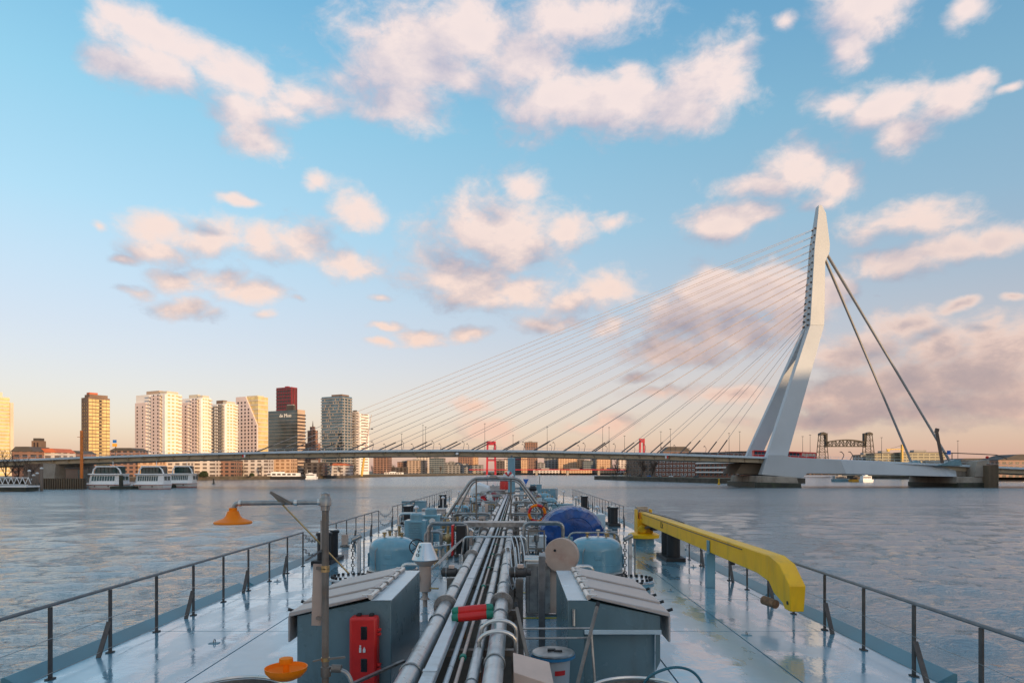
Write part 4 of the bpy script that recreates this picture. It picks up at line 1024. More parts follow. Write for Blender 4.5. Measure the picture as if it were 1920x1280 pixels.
# tank stations: dome, valves, riser and drop line on either side
for i, y in enumerate((29.6, 40.5, 51.5, 61.5)):
    for s in (-1, 1):
        xs = XC + s * 2.9
        if not (i == 0 and s == 1):
            dome(xs, y, .55, .95, f'blue domed tank hatch on the {side[s]}, {nth[i + 1]} from the camera')
        for k in range(2):
            valve(XC + s * (1.55 + .5 * k), y - 2.6 + 1.7 * k, .95 + .12 * k, f'{nth[2 * (i % 3) + k]} gate valve {"before" if k == 0 else "beside"} the {nth[i + 1]} {side[s]} tank hatch', ('stainless', 'brass')[k], ('black', 'dark_red')[(i + k) % 2 if i > 1 else 0], .2, ('Y', 'Z')[k])
        t = thing('branch_pipe', f'bent branch pipe from the rack to the {nth[i + 1]} tank on the {side[s]}', 'pipe', (XC + s * 1.2, y - 1, D), 'branch pipes to the tanks')
        q = MB(); xr = -1.13 if s < 0 else -.235
        q.bend([(xr, y - 1.0, 5.95), (xr, y - 1.0, 6.20), (XC + s * 2.2, y - 1.0, 6.20), (XC + s * 2.2, y - 1.0, D)], .052, 12, .2); part(t, 'run', q, 'galv')
        q = MB(); q.bend([(xr, y - .6, 5.92), (xr, y - .6, 6.12), (XC + s * 1.9, y - .6, 6.12), (XC + s * 1.9, y - .6, D)], .045, 10, .16); part(t, 'side_run', q, 'stainless')
        q = MB(); q.lathe([(.095, -.03), (.095, .03)], (XC + s * 1.5, y - 1, 6.20), 16, 'X'); part(t, 'flange', q, 'galv')
        q = MB(); q.lathe([(.13, 0), (.13, .04)], (XC + s * 2.2, y - 1, D), 16); part(t, 'foot_flange', q, 'galv')
        t = thing('vent_riser', f'slim vent riser with cap outboard of the {nth[i + 1]} {side[s]} tank hatch', 'vent', (XC + s * 4.0, y + .6, D), 'vent risers')
        q = MB(); q.cyl((XC + s * 4.0, y + .6, D), (XC + s * 4.0, y + .6, D + 1.2), .045, n=10); part(t, 'riser', q, 'pipe_grey')
        q = MB(); q.lathe([(.05, 1.2), (.12, 1.22), (.12, 1.28), (.05, 1.36)], (XC + s * 4.0, y + .6, D), 14); part(t, 'cap', q, 'silver')
# brass fittings and valves clustered between cooler and gantry
for k, (px, Y, h, m_) in enumerate(((840, 23.4, 1.35, 'brass'), (826, 22.6, 1.0, 'stainless'), (749, 25, .95, 'brass'), (731, 23.5, .9, 'brass'), (760, 26.5, 1.0, 'stainless'), (1140, 22.5, 1.0, 'brass'), (1152, 24.0, .8, 'brass'))):
    lab = ['tall brass valve between the left pipe hoop and gantry', 'stainless valve above the left pipe hoop', 'brass valve left of the finned cooler', 'brass valve behind the left blue dome', 'stainless valve behind the finned cooler', 'brass valve behind the right blue dome', 'low brass valve right of the tarpaulin'][k]
    valve(XF(px, Y), Y, h, lab, m_, 'galv', .13, 'Z')
valve(XF(1031, 27.6), 27.6, 1.35, 'valve with a big black hand wheel left of the blue tarpaulin', 'stainless', 'black', .36, 'Y')
# life ring
c = P(1007, 962, 28); t = thing('life_ring', 'orange and white life ring on a stand left of the blue tarpaulin', 'life ring', (c.x, 28, D))
for k in range(8):
    q = MB(); a0 = 2 * pi * k / 8; q.tube([c + Vector((.33 * cos(a0 + pi / 4 * j / 4 * .98), 0, .33 * sin(a0 + pi / 4 * j / 4 * .98))) for j in range(5)], .06, 8); part(t, 'ring_section', q, 'orange' if k % 2 == 0 else 'red')
q = MB(); q.box((c.x, 28.08, (D + c.z) / 2), (.06, .05, c.z - D)); part(t, 'stand', q, 'galv')
# left rail junction box and cable posts
for k, (px, py, Y) in enumerate(((646, 1012, 25.9),)):
    c = P(px, py, Y); t = thing('junction_box', 'grey junction box on the left guard rail', 'box', (c.x, Y, D)); q = MB(); q.b2(c.x - .12, c.x + .12, Y, Y + .14, c.z - .18, c.z + .2); part(t, 'case', q, 'disc_tan', bevel=.015)
    q = MB(); q.b2(c.x - .16, c.x + .16, Y - .02, Y + .16, c.z - .26, c.z - .2); part(t, 'bracket', q, 'post_brown'); q = MB(); q.b2(c.x - .05, c.x + .05, Y + .04, Y + .1, D, c.z - .26); part(t, 'stem', q, 'post_brown')

# ------------------------------------------------------------------ small fittings crowding both sides of the rack
rf = random.Random(21)
def fitting(x, y, kind, label):
    t = thing('deck_fitting', label, 'fitting', (x, y, D), 'small fittings beside the rack'); h = rf.uniform(.7, 1.25); mm = rf.choice(['galv', 'stainless', 'post_brown', 'brass', 'pipe_grey'])
    if kind == 0:      # gauge post
        q = MB(); q.cyl((x, y, D), (x, y, D + h), .03, n=8); part(t, 'post', q, mm)
        q = MB(); q.lathe([(.10, -.03), (.11, -.02), (.11, .03), (.10, .04)], (x, y - .03, D + h), 14, 'Y'); g_ = part(t, 'gauge', q, 'stainless'); q = MB(); q.lathe([(.085, -.045), (.085, -.035)], (x, y - .03, D + h), 14, 'Y'); part(g_, 'dial', q, 'white')
    elif kind == 1:    # elbow riser with flanges
        s = rf.choice((-1, 1)); q = MB(); q.bend([(x, y, D), (x, y, D + h * .8), (x + s * .5, y + .1, D + h * .8), (x + s * .5, y + .1, D + h * .35)], rf.uniform(.03, .055), 10, .15); part(t, 'riser', q, mm)
        for z in (.03, h * .4): q = MB(); q.lathe([(.095, 0), (.095, .035)], (x, y, D + z), 12); part(t, 'flange', q, 'galv')
    elif kind == 2:    # cabinet on a stand
        q = MB(); q.b2(x - .16, x + .16, y, y + .18, D + h * .5, D + h); part(t, 'case', q, rf.choice(['deck_teal', 'tan_board', 'galv', 'housing_top', 'lid_steel']), bevel=.012); q = MB(); q.b2(x - .03, x + .03, y + .05, y + .11, D, D + h * .5); part(t, 'stand', q, 'post_brown')
    elif kind == 3:    # frame of angle iron
        for dx in (-.25, .25): q = MB(); q.box((x + dx, y, D + h / 2), (.045, .045, h)); part(t, 'upright', q, 'post_brown')
        for z in (h * .45, h - .02): q = MB(); q.box((x, y, D + z), (.5, .04, .045)); part(t, 'crosspiece', q, 'post_brown')
    else:              # globe valve
        q = MB(); q.lathe([(.09, 0), (.09, .03), (.04, .04), (.04, h * .4), (.09, h * .45), (.09, h * .6), (.03, h * .64), (.03, h * .8)], (x, y, D), 12); part(t, 'body', q, mm); q = MB(); q.torus((x, y, D + h * .8), .12, .012, 'Z', 16, 5); part(t, 'hand_wheel', q, rf.choice(['black', 'dark_red', 'galv', 'dome_blue']))
    if rf.random() < .6:
        q = MB(); q.bend([(x, y, D + h * .3), (x + rf.uniform(-.1, .1), y, D + h * .32), (-.68 + (.85 if x > -.68 else -.85), y + rf.uniform(-.3, .3), D + rf.uniform(.3, .6))], .022, 6, .1); part(t, 'feed_line', q, 'stainless')
LM = [(21.5, 'catwalk', 'catwalk'), (25, 'finned coolers', 'blue tarpaulin'), (28.6, 'pipe gantry', 'pipe gantry'), (33, 'pale steel chest', 'second gate valves'), (36.8, 'second chain gap', 'far rail start'), (40.5, 'third tank hatch', 'third tank hatch'), (44, 'far teal chest', 'far teal chest'), (47.5, 'red drum end', 'fourth vent riser'), (51.5, 'fourth tank hatch', 'fourth tank hatch'), (55.5, 'dark red drum', 'blue triangle signal'), (60, 'white covered winch', 'striped cowl')]
KN = ['slim gauge post', 'bent riser pipe', 'small standing cabinet', 'angle iron frame', 'squat globe valve']
seen_l = set()
for i in range(31):
    y = 21.4 + 1.28 * i
    for s in (-1, 1):
        for j in range(2):
            x = XC - .2 + s * (1.15 + 1.15 * j + rf.uniform(-.2, .25)); yy = y + rf.uniform(-.5, .5) + .9 * j
            if 23.5 < yy < 29 and s > 0 and j: continue
            kd = rf.randrange(5); lm = min(LM, key=lambda l: abs(l[0] - yy)); nm_ = lm[1] if s < 0 else lm[2]
            rel = 'just before' if yy < lm[0] - .6 else 'just beyond' if yy > lm[0] + .6 else 'level with'
            lab = f'{KN[kd]} {("near", "outboard of")[j]} the {side[s]} rack edge, {rel} {nm_}'
            tries = 0
            while lab in seen_l and tries < 5: tries += 1; kd = (kd + 1) % 5; lab = f'{KN[kd]} {("near", "outboard of")[j]} the {side[s]} rack edge, {rel} {nm_}'
            if lab in seen_l: continue
            seen_l.add(lab); fitting(x, yy, kd, lab)
# longitudinal service lines low on the deck
for i, (x, z, r, m_, lab) in enumerate(((-2.05, .16, .03, 'galv', 'thin grey service line low on the deck left of the rack'), (-2.25, .12, .045, 'pipe_grey', 'grey service line low on the deck farther left of the rack'), (.75, .16, .03, 'galv', 'thin grey service line low on the deck right of the rack'), (1.0, .12, .045, 'pipe_grey', 'grey service line low on the deck farther right of the rack'))):
    t = thing('service_line', lab, 'pipe', (x, 45, D), 'service lines on the deck'); q = MB(); q.tube([(x, 22.5, D + z), (x, 68, D + z)], r, 10); part(t, 'run', q, m_)
    q = MB(); q.box((0, 0, 0), (.16, .06, 2 * z)); me = q.mesh('saddle'); me.materials.append(M['post_brown'])
    for k in range(16): piece(t, 'saddle', me, (x, 23 + 2.9 * k, D + z - r))

# ------------------------------------------------------------------ bow
t = thing('bow_mast', 'slim blue mast standing at the bow right of the striped cowl', 'mast', (XF(959, 70), 70, D))
q = MB(); q.box((XF(959, 70), 70, (D + ZF(858, 70)) / 2), (.75, .6, ZF(858, 70) - D)); part(t, 'column', q, 'deck_teal', bevel=.08)
q = MB(); q.cyl((XF(959, 70), 70, ZF(858, 70)), (XF(959, 70), 70, ZF(853, 70)), .12, n=10); part(t, 'lamp', q, 'rail_top')
q = MB(); q.cyl((XF(915, 70), 70, ZF(861, 70)), (XF(990, 70), 70, ZF(861, 70)), .04, n=8); part(t, 'yard', q, 'dark_red')
Yc = 60
t = thing('cowl_vent', 'red and white striped cowl vent on a red drum near the bow', 'vent', (XF(947, Yc), Yc, D))
cc = P(953, 899, Yc); n = 7
for k in range(n):
    a0 = pi * (.02 + .96 * k / n); a1 = pi * (.02 + .96 * (k + 1) / n); q = MB()
    q.tube([cc + Vector((.30 * cos(a0 + (a1 - a0) * j / 3), 0, .34 * sin(a0 + (a1 - a0) * j / 3) * 1.6)) for j in range(4)], .22, 12); part(t, 'cowl_band', q, 'red' if k % 2 == 0 else 'white')
q = MB(); q.lathe([(.38, 0), (.38, .6), (.26, .95)], P(945, 917, Yc), 20); part(t, 'drum', q, 'red')
q = MB(); q.cyl((XF(950, Yc), Yc, D), P(950, 910, Yc), .10, n=12); part(t, 'stalk', q, 'white')
q = MB(); q.b2(XF(938, Yc), XF(966, Yc), Yc - .1, Yc + .5, D + .9, D + 1.0); part(t, 'platform', q, 'post_brown')
q = MB(); q.b2(XF(944, Yc), XF(960, Yc), Yc, Yc + .4, D, D + .9); part(t, 'plinth', q, 'galv')
t = thing('blue_cone', 'blue downward pointing triangle signal right of the gantry top', 'signal', (XF(986, 58), 58, D))
a = P(986, 903, 58); q = MB(); q.prism([(a.x - .25, a.z + .24), (a.x + .25, a.z + .24), (a.x, a.z - .27)], 57.97, 58.03); part(t, 'panel', q, 'sign_blue')
q = MB(); q.cyl((a.x, 58.06, D), (a.x, 58.06, a.z + .2), .03, n=8); part(t, 'pole', q, 'galv')
t = thing('white_cover', 'white canvas covered winch left of the striped cowl', 'winch', (XF(902, 62), 62, D))
a = P(902, 915, 62); q = MB(); q.loft([[(a.x - 1.0, y_, D + .6), (a.x + .9, y_, D + .6), (a.x + .75 * k_, y_, D + 1.5 * k_), (a.x - .2, y_, D + 1.85 * k_), (a.x - .85 * k_, y_, D + 1.4 * k_)] for y_, k_ in ((61.2, .9), (61.6, 1), (62.8, 1), (63.2, .88))]); part(t, 'canvas', q, 'white', bevel=.08)
q = MB(); q.b2(a.x - .8, a.x + .7, 61.4, 63, D, D + .6); part(t, 'winch_frame', q, 'deck_teal')
for k, (px, py, Y, r, lab) in enumerate(((925, 932, 55, .34, 'dark red drum end beside the rack in the far half'), (905, 938, 50, .30, 'red drum end left of the rack in the far half'))):
    c = P(px, py, Y); t = thing('red_drum', lab, 'drum', (c.x, Y, D)); q = MB(); q.cyl(c, c + Vector((0, .5, 0)), r, n=20); part(t, 'drum', q, 'red' if k else 'dark_red'); q = MB(); q.torus(c, r, .04, 'Y', 20, 6); part(t, 'rim', q, 'dark_red'); q = MB(); q.box((c.x, Y + .25, (D + c.z) / 2), (.2, .4, c.z - D)); part(t, 'stand', q, 'galv')
chest(1005, 72, 1.2, .9, 1.4, 'deck_teal', 'tall teal locker at the bow right of the mast')
chest(936, 74, 3.0, .9, 1.2, 'lid_steel', 'wide pale locker across the bow behind the striped cowl')
q = MB(); q.lathe([(.3, 0), (.34, .2), (.2, .42)], P(999, 920, 56), 16); single('black_ball', q, 'black', 'black signal ball right of the gantry near the bow', 'ball', tuple(P(999, 920, 56)))
t = thing('bow_winch', 'grey anchor winch across the deck at the bow', 'winch', (XC, 78, D))
q = MB(); q.cyl((XC - 2.4, 78, D + .9), (XC + 2.4, 78, D + .9), .12, n=12); part(t, 'shaft', q, 'galv')
for xx in (-1.8, -.6, .8, 2):
    q = MB(); q.lathe([(.55, -.05), (.55, 0), (.3, .02), (.3, .38), (.55, .4), (.55, .45)], (XC + xx, 78, D + .9), 20, 'X'); part(t, 'drum', q, 'deck_teal')
for xx in (-2.3, 0, 2.3):
    q = MB(); q.b2(XC + xx - .08, XC + xx + .08, 77.6, 78.4, D, D + 1.3); part(t, 'bearing_frame', q, 'deck_teal')
for s in (-1, 1):
    t = thing('bow_light', f'slim light pole at the {side[s]} of the bow', 'light', (XC + s * 3.2, 84, D), 'bow light poles')
    q = MB(); q.cyl((XC + s * 3.2, 84, D), (XC + s * 3.2, 84, D + 2.2), .05, n=8); part(t, 'pole', q, 'galv'); q = MB(); q.box((XC + s * 3.2, 84, D + 2.3), (.2, .2, .2)); part(t, 'lamp', q, 'white')
# ------------------------------------------------------------------ materials of the far shore
mat('bridge_blue', (.50, .525, .55), .45, var=.05, scale=.05, dirt=(.38, .42, .46), dirt_amt=.35, dscale=.12, streak=True)
mat('bridge_edge', (.60, .68, .74), .45, var=.06, scale=.1)
mat('girder_tan', (.52, .41, .28), .6, var=.12, scale=.15, dirt=(.22, .16, .11), dirt_amt=.5, dscale=.3)
mat('stay_steel', (.50, .42, .38), .5, metal=.2, var=.08, scale=.1)
mat('stay_dark', (.11, .075, .06), .55, var=.1)
mat('backstay', (.27, .265, .26), .45, metal=.3, var=.08, scale=.1)
mat('concrete', (.36, .31, .26), .85, var=.15, scale=.25, dirt=(.14, .11, .085), dirt_amt=.75, dscale=.18, bump=.3, bscale=1.5, streak=True)
mat('wet_stone', (.035, .038, .028), .6, var=.4, scale=.4, dirt=(.05, .075, .02), dirt_amt=.7, dscale=.3)
mat('quay_stone', (.085, .07, .055), .85, var=.35, scale=.3, dirt=(.04, .045, .03), dirt_amt=.8, dscale=.2)
mat('bank_ground', (.16, .135, .10), .9, var=.3, scale=.06, dirt=(.08, .10, .04), dirt_amt=.7, dscale=.05)
mat('brown_box', (.16, .115, .075), .7, var=.12, scale=.2)
mat('red_steel', (.42, .02, .04), .5, var=.08, scale=.2)
mat('dark_steel', (.032, .028, .026), .6, metal=.2, var=.2, scale=.2)
mat('bark', (.07, .05, .04), .9, var=.3, scale=3)
mat('twig', (.085, .058, .045), .9, var=.3, scale=3)
mat('orange_paint', (.75, .20, .03), .5, var=.06)
mat('crane_yellow', (.60, .36, .05), .5, var=.06)
mat('wall_white', (.80, .76, .74), .8, var=.05, scale=.05)
mat('wall_pink', (.74, .60, .57), .8, var=.05, scale=.05)
mat('wall_cream', (.62, .54, .42), .8, var=.08, scale=.05)
mat('wall_brick', (.26, .11, .075), .85, var=.2, scale=.2)
mat('wall_brown', (.21, .14, .105), .85, var=.15, scale=.1)
mat('wall_grey', (.33, .31, .30), .8, var=.1, scale=.08)
mat('wall_tan', (.48, .36, .27), .8, var=.1, scale=.08)
mat('roof_dark', (.08, .07, .065), .8, var=.2, scale=.1)
mat('roof_red', (.50, .14, .07), .8, var=.1, scale=.1)
mat('glass_dark', (.025, .035, .045), .10, var=.3, scale=.2, spec=.8)
mat('glass_blue', (.13, .22, .28), .10, var=.25, scale=.08, spec=1.0, metal=.75)
mat('glass_sun_gold', (.78, .60, .28), .22, metal=.25, var=.2, scale=.15)  # the low sun's golden reflection is put into the glass colour
mat('glass_green', (.03, .07, .07), .10, var=.25, scale=.5, spec=.8)
mat('window_dark', (.05, .035, .035), .25, var=.3, scale=.3)
mat('apple_red', (.30, .035, .05), .4, var=.1, scale=.1)
mat('boat_white', (.86, .85, .84), .35, var=.04, scale=.3)
mat('boat_stripe', (.45, .12, .08), .5, var=.1)
mat('sign_orange', (.80, .36, .03), .5, var=.05)
mat('bush', (.035, .05, .018), .9, var=.4, scale=2)
def facade(name, wall, glass, sx, sz, fx=.6, fz=.55, rough=.6):
    """a far facade whose windows are too small to tell apart: storeys and bays as a pattern of wall and glass"""
    m = bpy.data.materials.new(name); m.use_nodes = True; t = NT(m.node_tree); b = m.node_tree.nodes['Principled BSDF']
    tcn = t.n('ShaderNodeTexCoord'); sp = t.n('ShaderNodeSeparateXYZ'); t.put(sp.inputs[0], tcn.outputs['Object'])
    nn = t.n('ShaderNodeSeparateXYZ'); t.put(nn.inputs[0], tcn.outputs['Normal'])
    sel = t.m('GREATER_THAN', t.m('ABSOLUTE', nn.outputs[0]), .7)
    u = t.m('ADD', t.m('MULTIPLY', sp.outputs[1], sel), t.m('MULTIPLY', sp.outputs[0], t.m('SUBTRACT', 1.0, sel)))
    fu = t.m('FRACT', t.m('DIVIDE', u, sx)); fzz = t.m('FRACT', t.m('DIVIDE', sp.outputs[2], sz))
    win = t.m('MULTIPLY', t.m('LESS_THAN', fu, fx), t.m('LESS_THAN', fzz, fz))
    win = t.m('MULTIPLY', win, t.m('LESS_THAN', t.m('ABSOLUTE', nn.outputs[2]), .5))
    n1 = t.noise(tcn.outputs['Object'], .09, 4, .6)
    wc = t.mix(t.step(n1, .3, .7), tuple(c * .85 for c in wall), tuple(min(1, c * 1.12) for c in wall))
    t.put(b.inputs['Base Color'], t.mix(win, wc, glass)); t.put(b.inputs['Roughness'], t.m('MULTIPLY_ADD', win, .15 - rough, rough))
    M[name] = m
facade('far_brick', (.27, .15, .11), (.05, .045, .05), 5, 3.3)
facade('far_tan', (.46, .34, .26), (.10, .08, .07), 6, 3.4)
facade('far_grey', (.27, .26, .26), (.06, .065, .07), 7, 3.5)
facade('far_glass', (.22, .24, .25), (.05, .07, .085), 3, 3.5, .85, .7)
facade('far_white', (.62, .55, .50), (.16, .13, .12), 6, 3.2)
facade('far_lit', (.58, .38, .24), (.30, .17, .10), 5, 3.4)  # evening sun's orange put into the wall and window colours
facade('far_yellow', (.36, .32, .22), (.09, .09, .085), 6.5, 3.2, .85, .45)
facade('far_dark', (.10, .085, .08), (.03, .03, .035), 6, 3.4)

# ------------------------------------------------------------------ the cable-stayed bridge
YB = 346.0; Yn, Yf = 329.5, 362.5       # deck centre and edges
TOP = [(-160, 866), (85, 858.5), (150, 855.8), (340, 849.8), (520, 845.8), (700, 843.2), (850, 842.4), (1000, 843.8), (1200, 848.2), (1400, 854.4), (1480, 857.5), (1700, 866), (1900, 875), (2100, 884)]
def deck_top(X):
    px = X / Yn * F + HX
    for (a, ya), (b, yb) in zip(TOP, TOP[1:]):
        if a <= px <= b: return ZF(ya + (yb - ya) * (px - a) / (b - a), Yn)
    return ZF(TOP[-1][1], Yn)
bridge = thing('cable_stayed_bridge', 'white cable stayed bridge with a bent pylon crossing the river', 'bridge', (XF(1440, YB), YB, 0))
xs = [XF(p, Yn) for p, _ in TOP]; xs = sorted(xs + [(a + b) / 2 for a, b in zip(xs, xs[1:])])
def dsec(x, y0, y1, d0, d1):
    z = deck_top(x); return [(x, y0, z - d1), (x, y1, z - d1), (x, y1, z - d0), (x, y0, z - d0)]
q = MB(); q.loft([dsec(x, Yn, Yf, 0, .95) for x in xs]); part(bridge, 'deck_slab', q, 'bridge_edge')
q = MB(); q.loft([dsec(x, Yn + 2.2, Yf - 2.2, .952, 3.05) for x in xs]); part(bridge, 'box_girder', q, 'girder_tan')
for i in range(56):
    x = XF(95, Yn) + 7.3 * i
    if x > XF(1440, Yn): break
    z = deck_top(x) - .954; q = MB()
    q.prism([(Yn + .4, z), (Yf - .4, z), (Yf - 2.1, z - 1.9), (Yn + 2.1, z - 1.9)], x - .18, x + .18, 'X'); part(bridge, 'cross_girder', q, 'girder_tan')
for y, nm_ in ((Yn + .3, 'parapet'), (Yf - .3, 'parapet')):
    q = MB(); 
    for a, b in zip(xs, xs[1:]): q.bar((a, y, deck_top(a) + 1.15), (b, y, deck_top(b) + 1.15), .1, .1)
    q2 = MB()
    for k in range(150):
        x = xs[0] + (xs[-1] - xs[0]) * k / 150; q2.bar((x, y, deck_top(x)), (x, y, deck_top(x) + 1.15), .07, .07)
    pr = part(bridge, nm_, q, 'bridge_edge', kind='stuff'); part(pr, 'balusters', q2, 'bridge_edge', kind='stuff')
# pylon: two legs joining into one bent mast
def quad(xa, xb_, y0, y1, z): return [(xa, y0, z), (xb_, y0, z), (xb_, y1, z), (xa, y1, z)]
def xz(px, py, Y): return XF(px, Y), ZF(py, Y)
legs = {}
zk = ZF(611, 344); zlow = ZF(887, 329)
def leg(nearside):
    y0a, y1a = (328.5, 331.6) if nearside else (362.2, 365.0)          # at the foot
    y0k, y1k = (342.0, 346.8) if nearside else (346.8, 351.5)          # at the knee
    q = MB(); secs = []
    for u in (0, .25, .5, .75, 1):
        z = zlow + (zk - zlow) * u; ya = y0a + (y0k - y0a) * u; yb = y1a + (y1k - y1a) * u
        xl = XF(1427.5, 328.5) + (XF(1519, 342) - XF(1427.5, 328.5)) * u
        rb = 1468 if nearside else 1459
        xr = XF(rb, 328.5) + (XF(1545.6, 342) - XF(rb, 328.5)) * u
        secs.append(quad(xl, xr, ya, yb, z))
    q.loft(secs); return part(bridge, 'pylon_leg', q, 'bridge_blue', bevel=.15)
leg(True); leg(False)
q = MB()
kz = zk
secs = [quad(XF(1519, 342), XF(1545.6, 342), 342, 351.5, kz), quad(XF(1526, 343.2), XF(1547.6, 343.2), 343.2, 350.3, ZF(490, 343.2)), quad(XF(1526.8, 343.3), XF(1555.5, 343.3), 343.3, 350.2, ZF(472, 343.3)), quad(XF(1528, 343.4), XF(1556.2, 343.4), 343.4, 350.1, ZF(457, 343.4)),
        quad(XF(1534, 344.4), XF(1549, 344.4), 344.4, 348.8, ZF(400, 344.4)), quad(XF(1535.3, 344.8), XF(1541, 344.8), 344.8, 348.4, ZF(384.5, 344.8))]
q.loft(secs); mast = part(bridge, 'pylon_mast', q, 'bridge_blue', bevel=.12)
# ladder of cable anchor ports on the mast's river face
def mast_x(z):
    z0, z1 = kz, ZF(400, 344.4); u = (z - z0) / (z1 - z0); return XF(1519, 342) + (XF(1534, 344.4) - XF(1519, 342)) * u
lev = [ZF(608 - 183 * (i / 15) ** 1.08, 343) for i in range(16)]
q = MB(); q.box((0, 0, 0), (1.2, .9, .7)); anc = q.mesh('anchor_port'); anc.materials.append(M['stay_dark'])
NEARPX = [1343, 1289, 1231, 1173, 1114, 1057, 1000, 942, 883, 825, 768, 709, 652, 594, 536, 479]
q = MB(); q.cyl((0, 0, 0), (0, 0, 9.5), .30, n=8); sock = q.mesh('socket'); sock.materials.append(M['stay_dark'])
for i, (z, px) in enumerate(zip(lev, NEARPX)):
    for y_a, y_d in ((344.9 if i > 7 else 344.2, 336.0), (348.3 if i > 7 else 349.2, 355.5)):
        a = Vector((mast_x(z) + .1, y_a, z)); X = XF(px, 336.0); b = Vector((X, y_d, deck_top(X) + .0))
        q = MB(); q.tube([a, b], .105, 6); c_ = part(bridge, 'stay_cable', q, 'stay_steel')
        s_ = piece(c_, 'socket', sock, b); s_.rotation_mode = 'QUATERNION'; s_.rotation_quaternion = (a - b).to_track_quat('Z', 'Y')
        piece(mast, 'anchor_port', anc, (mast_x(z) - .35, y_a, z - .1))
# feet and horizontal braces running to the anchor pier
def foot(y0, y1, nm='pylon_foot'):
    Y = 328.0; pts = [(1427, 889.5), (1503, 896), (1513, 887), (1585, 888), (1575, 862), (1481, 856.5), (1470, 852), (1440, 852)]
    q = MB(); q.prism([xz(a, b, Y) for a, b in pts], y0, y1); part(bridge, nm, q, 'bridge_blue', bevel=.12)
    # outer part, angled inwards
    A = [xz(1575, 862, Y), xz(1585, 888, Y)]; B = [xz(1762, 868.5, Y), xz(1780, 893, Y)]; sgn = 1 if y0 < YB else -1
    yo, yi = (y0, y1) if sgn > 0 else (y1, y0)
    q = MB(); d = 4.5 * sgn
    q.loft([[(A[0][0], yo, A[0][1]), (A[1][0], yo, A[1][1]), (A[1][0], yi, A[1][1]), (A[0][0], yi, A[0][1])], [(B[0][0], yo + d, B[0][1]), (B[1][0], yo + d * .2, B[1][1]), (B[1][0], yi + d, B[1][1]), (B[0][0], yi + d, B[0][1])]])
    part(bridge, 'anchor_brace', q, 'bridge_blue', bevel=.08)
    C = [xz(1802, 880, Y), xz(1795, 893, Y)]
    q = MB(); q.loft([[(B[0][0], yo + d, B[0][1]), (B[1][0], yo + d * .2, B[1][1]), (B[1][0], yi + d, B[1][1]), (B[0][0], yi + d, B[0][1])], [(C[0][0], yo + d, C[0][1]), (C[1][0], yo + d * .2, C[1][1]), (C[1][0], yi + d, C[1][1]), (C[0][0], yi + d, C[0][1])]]); part(bridge, 'brace_end', q, 'bridge_blue')
foot(327.6, 332.2); foot(361.2, 365.4)
q = MB(); q.prism([xz(1385, 888, 331), xz(1430, 889, 331), xz(1440, 868, 331), xz(1398, 868, 331)], 336, 358); part(bridge, 'bearing_block', q, 'brown_box')
# back stays, each a pair of tubes side by side
for (px, Y) in ((1783, 329.5), (1783, 362.0)):
    X = XF(1783, 329.5); a = Vector((XF(1552.5, 343.4), 345.2 if Y < YB else 348.4, ZF(473, 343.4))); b = Vector((X, Y, ZF(868, 329.5)))
    for k in (-.42, .42):
        q = MB(); q.tube([a + Vector((0, k, 0)), b + Vector((k * .9, k, 0))], .52, 10); part(bridge, 'back_stay', q, 'backstay')
    q = MB(); q.prism([(X - 8, ZF(873, 329.5)), (X + 4.5, ZF(872, 329.5)), (X + 3.5, ZF(862, 329.5)), (X + 1, ZF(861, 329.5))], Y - 1.6, Y + 1.6); part(bridge, 'stay_anchor', q, 'deck_teal')
# piers
q = MB(); q.prism([(113.6, -1), xz(1500, 914, 325), xz(1494, 894, 325), (114.6, ZF(891.5, 325))], 325, 366); part(bridge, 'pylon_pier', q, 'concrete', bevel=.3)
q = MB(); q.prism([(112.8, -1), xz(1503, 915, 324), xz(1502, 905.5, 324), (112.8, ZF(903.5, 324))], 323.8, 367.2); part(bridge, 'pier_fender', q, 'wet_stone', bevel=.3)
q = MB(); q.b2(XF(1704, 366), XF(1858, 326), 326, 366, -1, ZF(893.5, 324)); part(bridge, 'anchor_pier', q, 'concrete', bevel=.3)
q = MB(); q.b2(XF(1702, 367), XF(1860, 326), 325, 367, -1, ZF(904.5, 324)); part(bridge, 'anchor_fender', q, 'wet_stone', bevel=.3)
q = MB(); q.prism([xz(1798, 893, 324), xz(1835, 893, 324), xz(1836, 868, 324), xz(1800, 871, 324)], 332, 368); part(bridge, 'abutment_wall', q, 'concrete')
q = MB(); q.prism([xz(1832, 893, 324), xz(1853, 893, 324), xz(1854, 862, 324), xz(1838, 864, 324), xz(1833, 874, 324)], 325.5, 340); part(bridge, 'bascule_column', q, 'concrete')
q = MB(); q.b2(XF(1853, 322), XF(1871.5, 322), 322, 336, -1, ZF(872, 322)); part(bridge, 'timber_fender', q, 'brown_box')
for k in range(8):
    x = XF(1853.5 + 2.35 * k, 321.9); q = MB(); q.box((x + .25, 321.8, ZF(893, 322)), (.35, .4, 11)); part(bridge, 'fender_pile', q, 'brown_box')
q = MB(); q.b2(XF(1790, 335), XF(1850, 335), 333, 362, ZF(869, 335), ZF(862, 335)); part(bridge, 'pier_house', q, 'concrete', bevel=.2)
for k, (px, py) in enumerate(((457, 854.5), (1250, 856.5))):
    for j, m_ in enumerate(('red', 'boat_white')):
        c = P(px - 1.5 + 3 * (j if k == 0 else 1 - j), py, Yn - .1); q = MB(); q.box(c, (.75, .12, 1.2)); part(bridge, 'clearance_mark', q, m_)
q = MB(); q.box(P(857, 850, Yn - .3), (1.9, .6, 1.6)); part(bridge, 'signal_box', q, 'dark_steel'); q = MB(); q.box(P(857, 850, Yn - .65), (1.3, .1, 1.1)); part(bridge, 'signal_panel', q, 'boat_white')
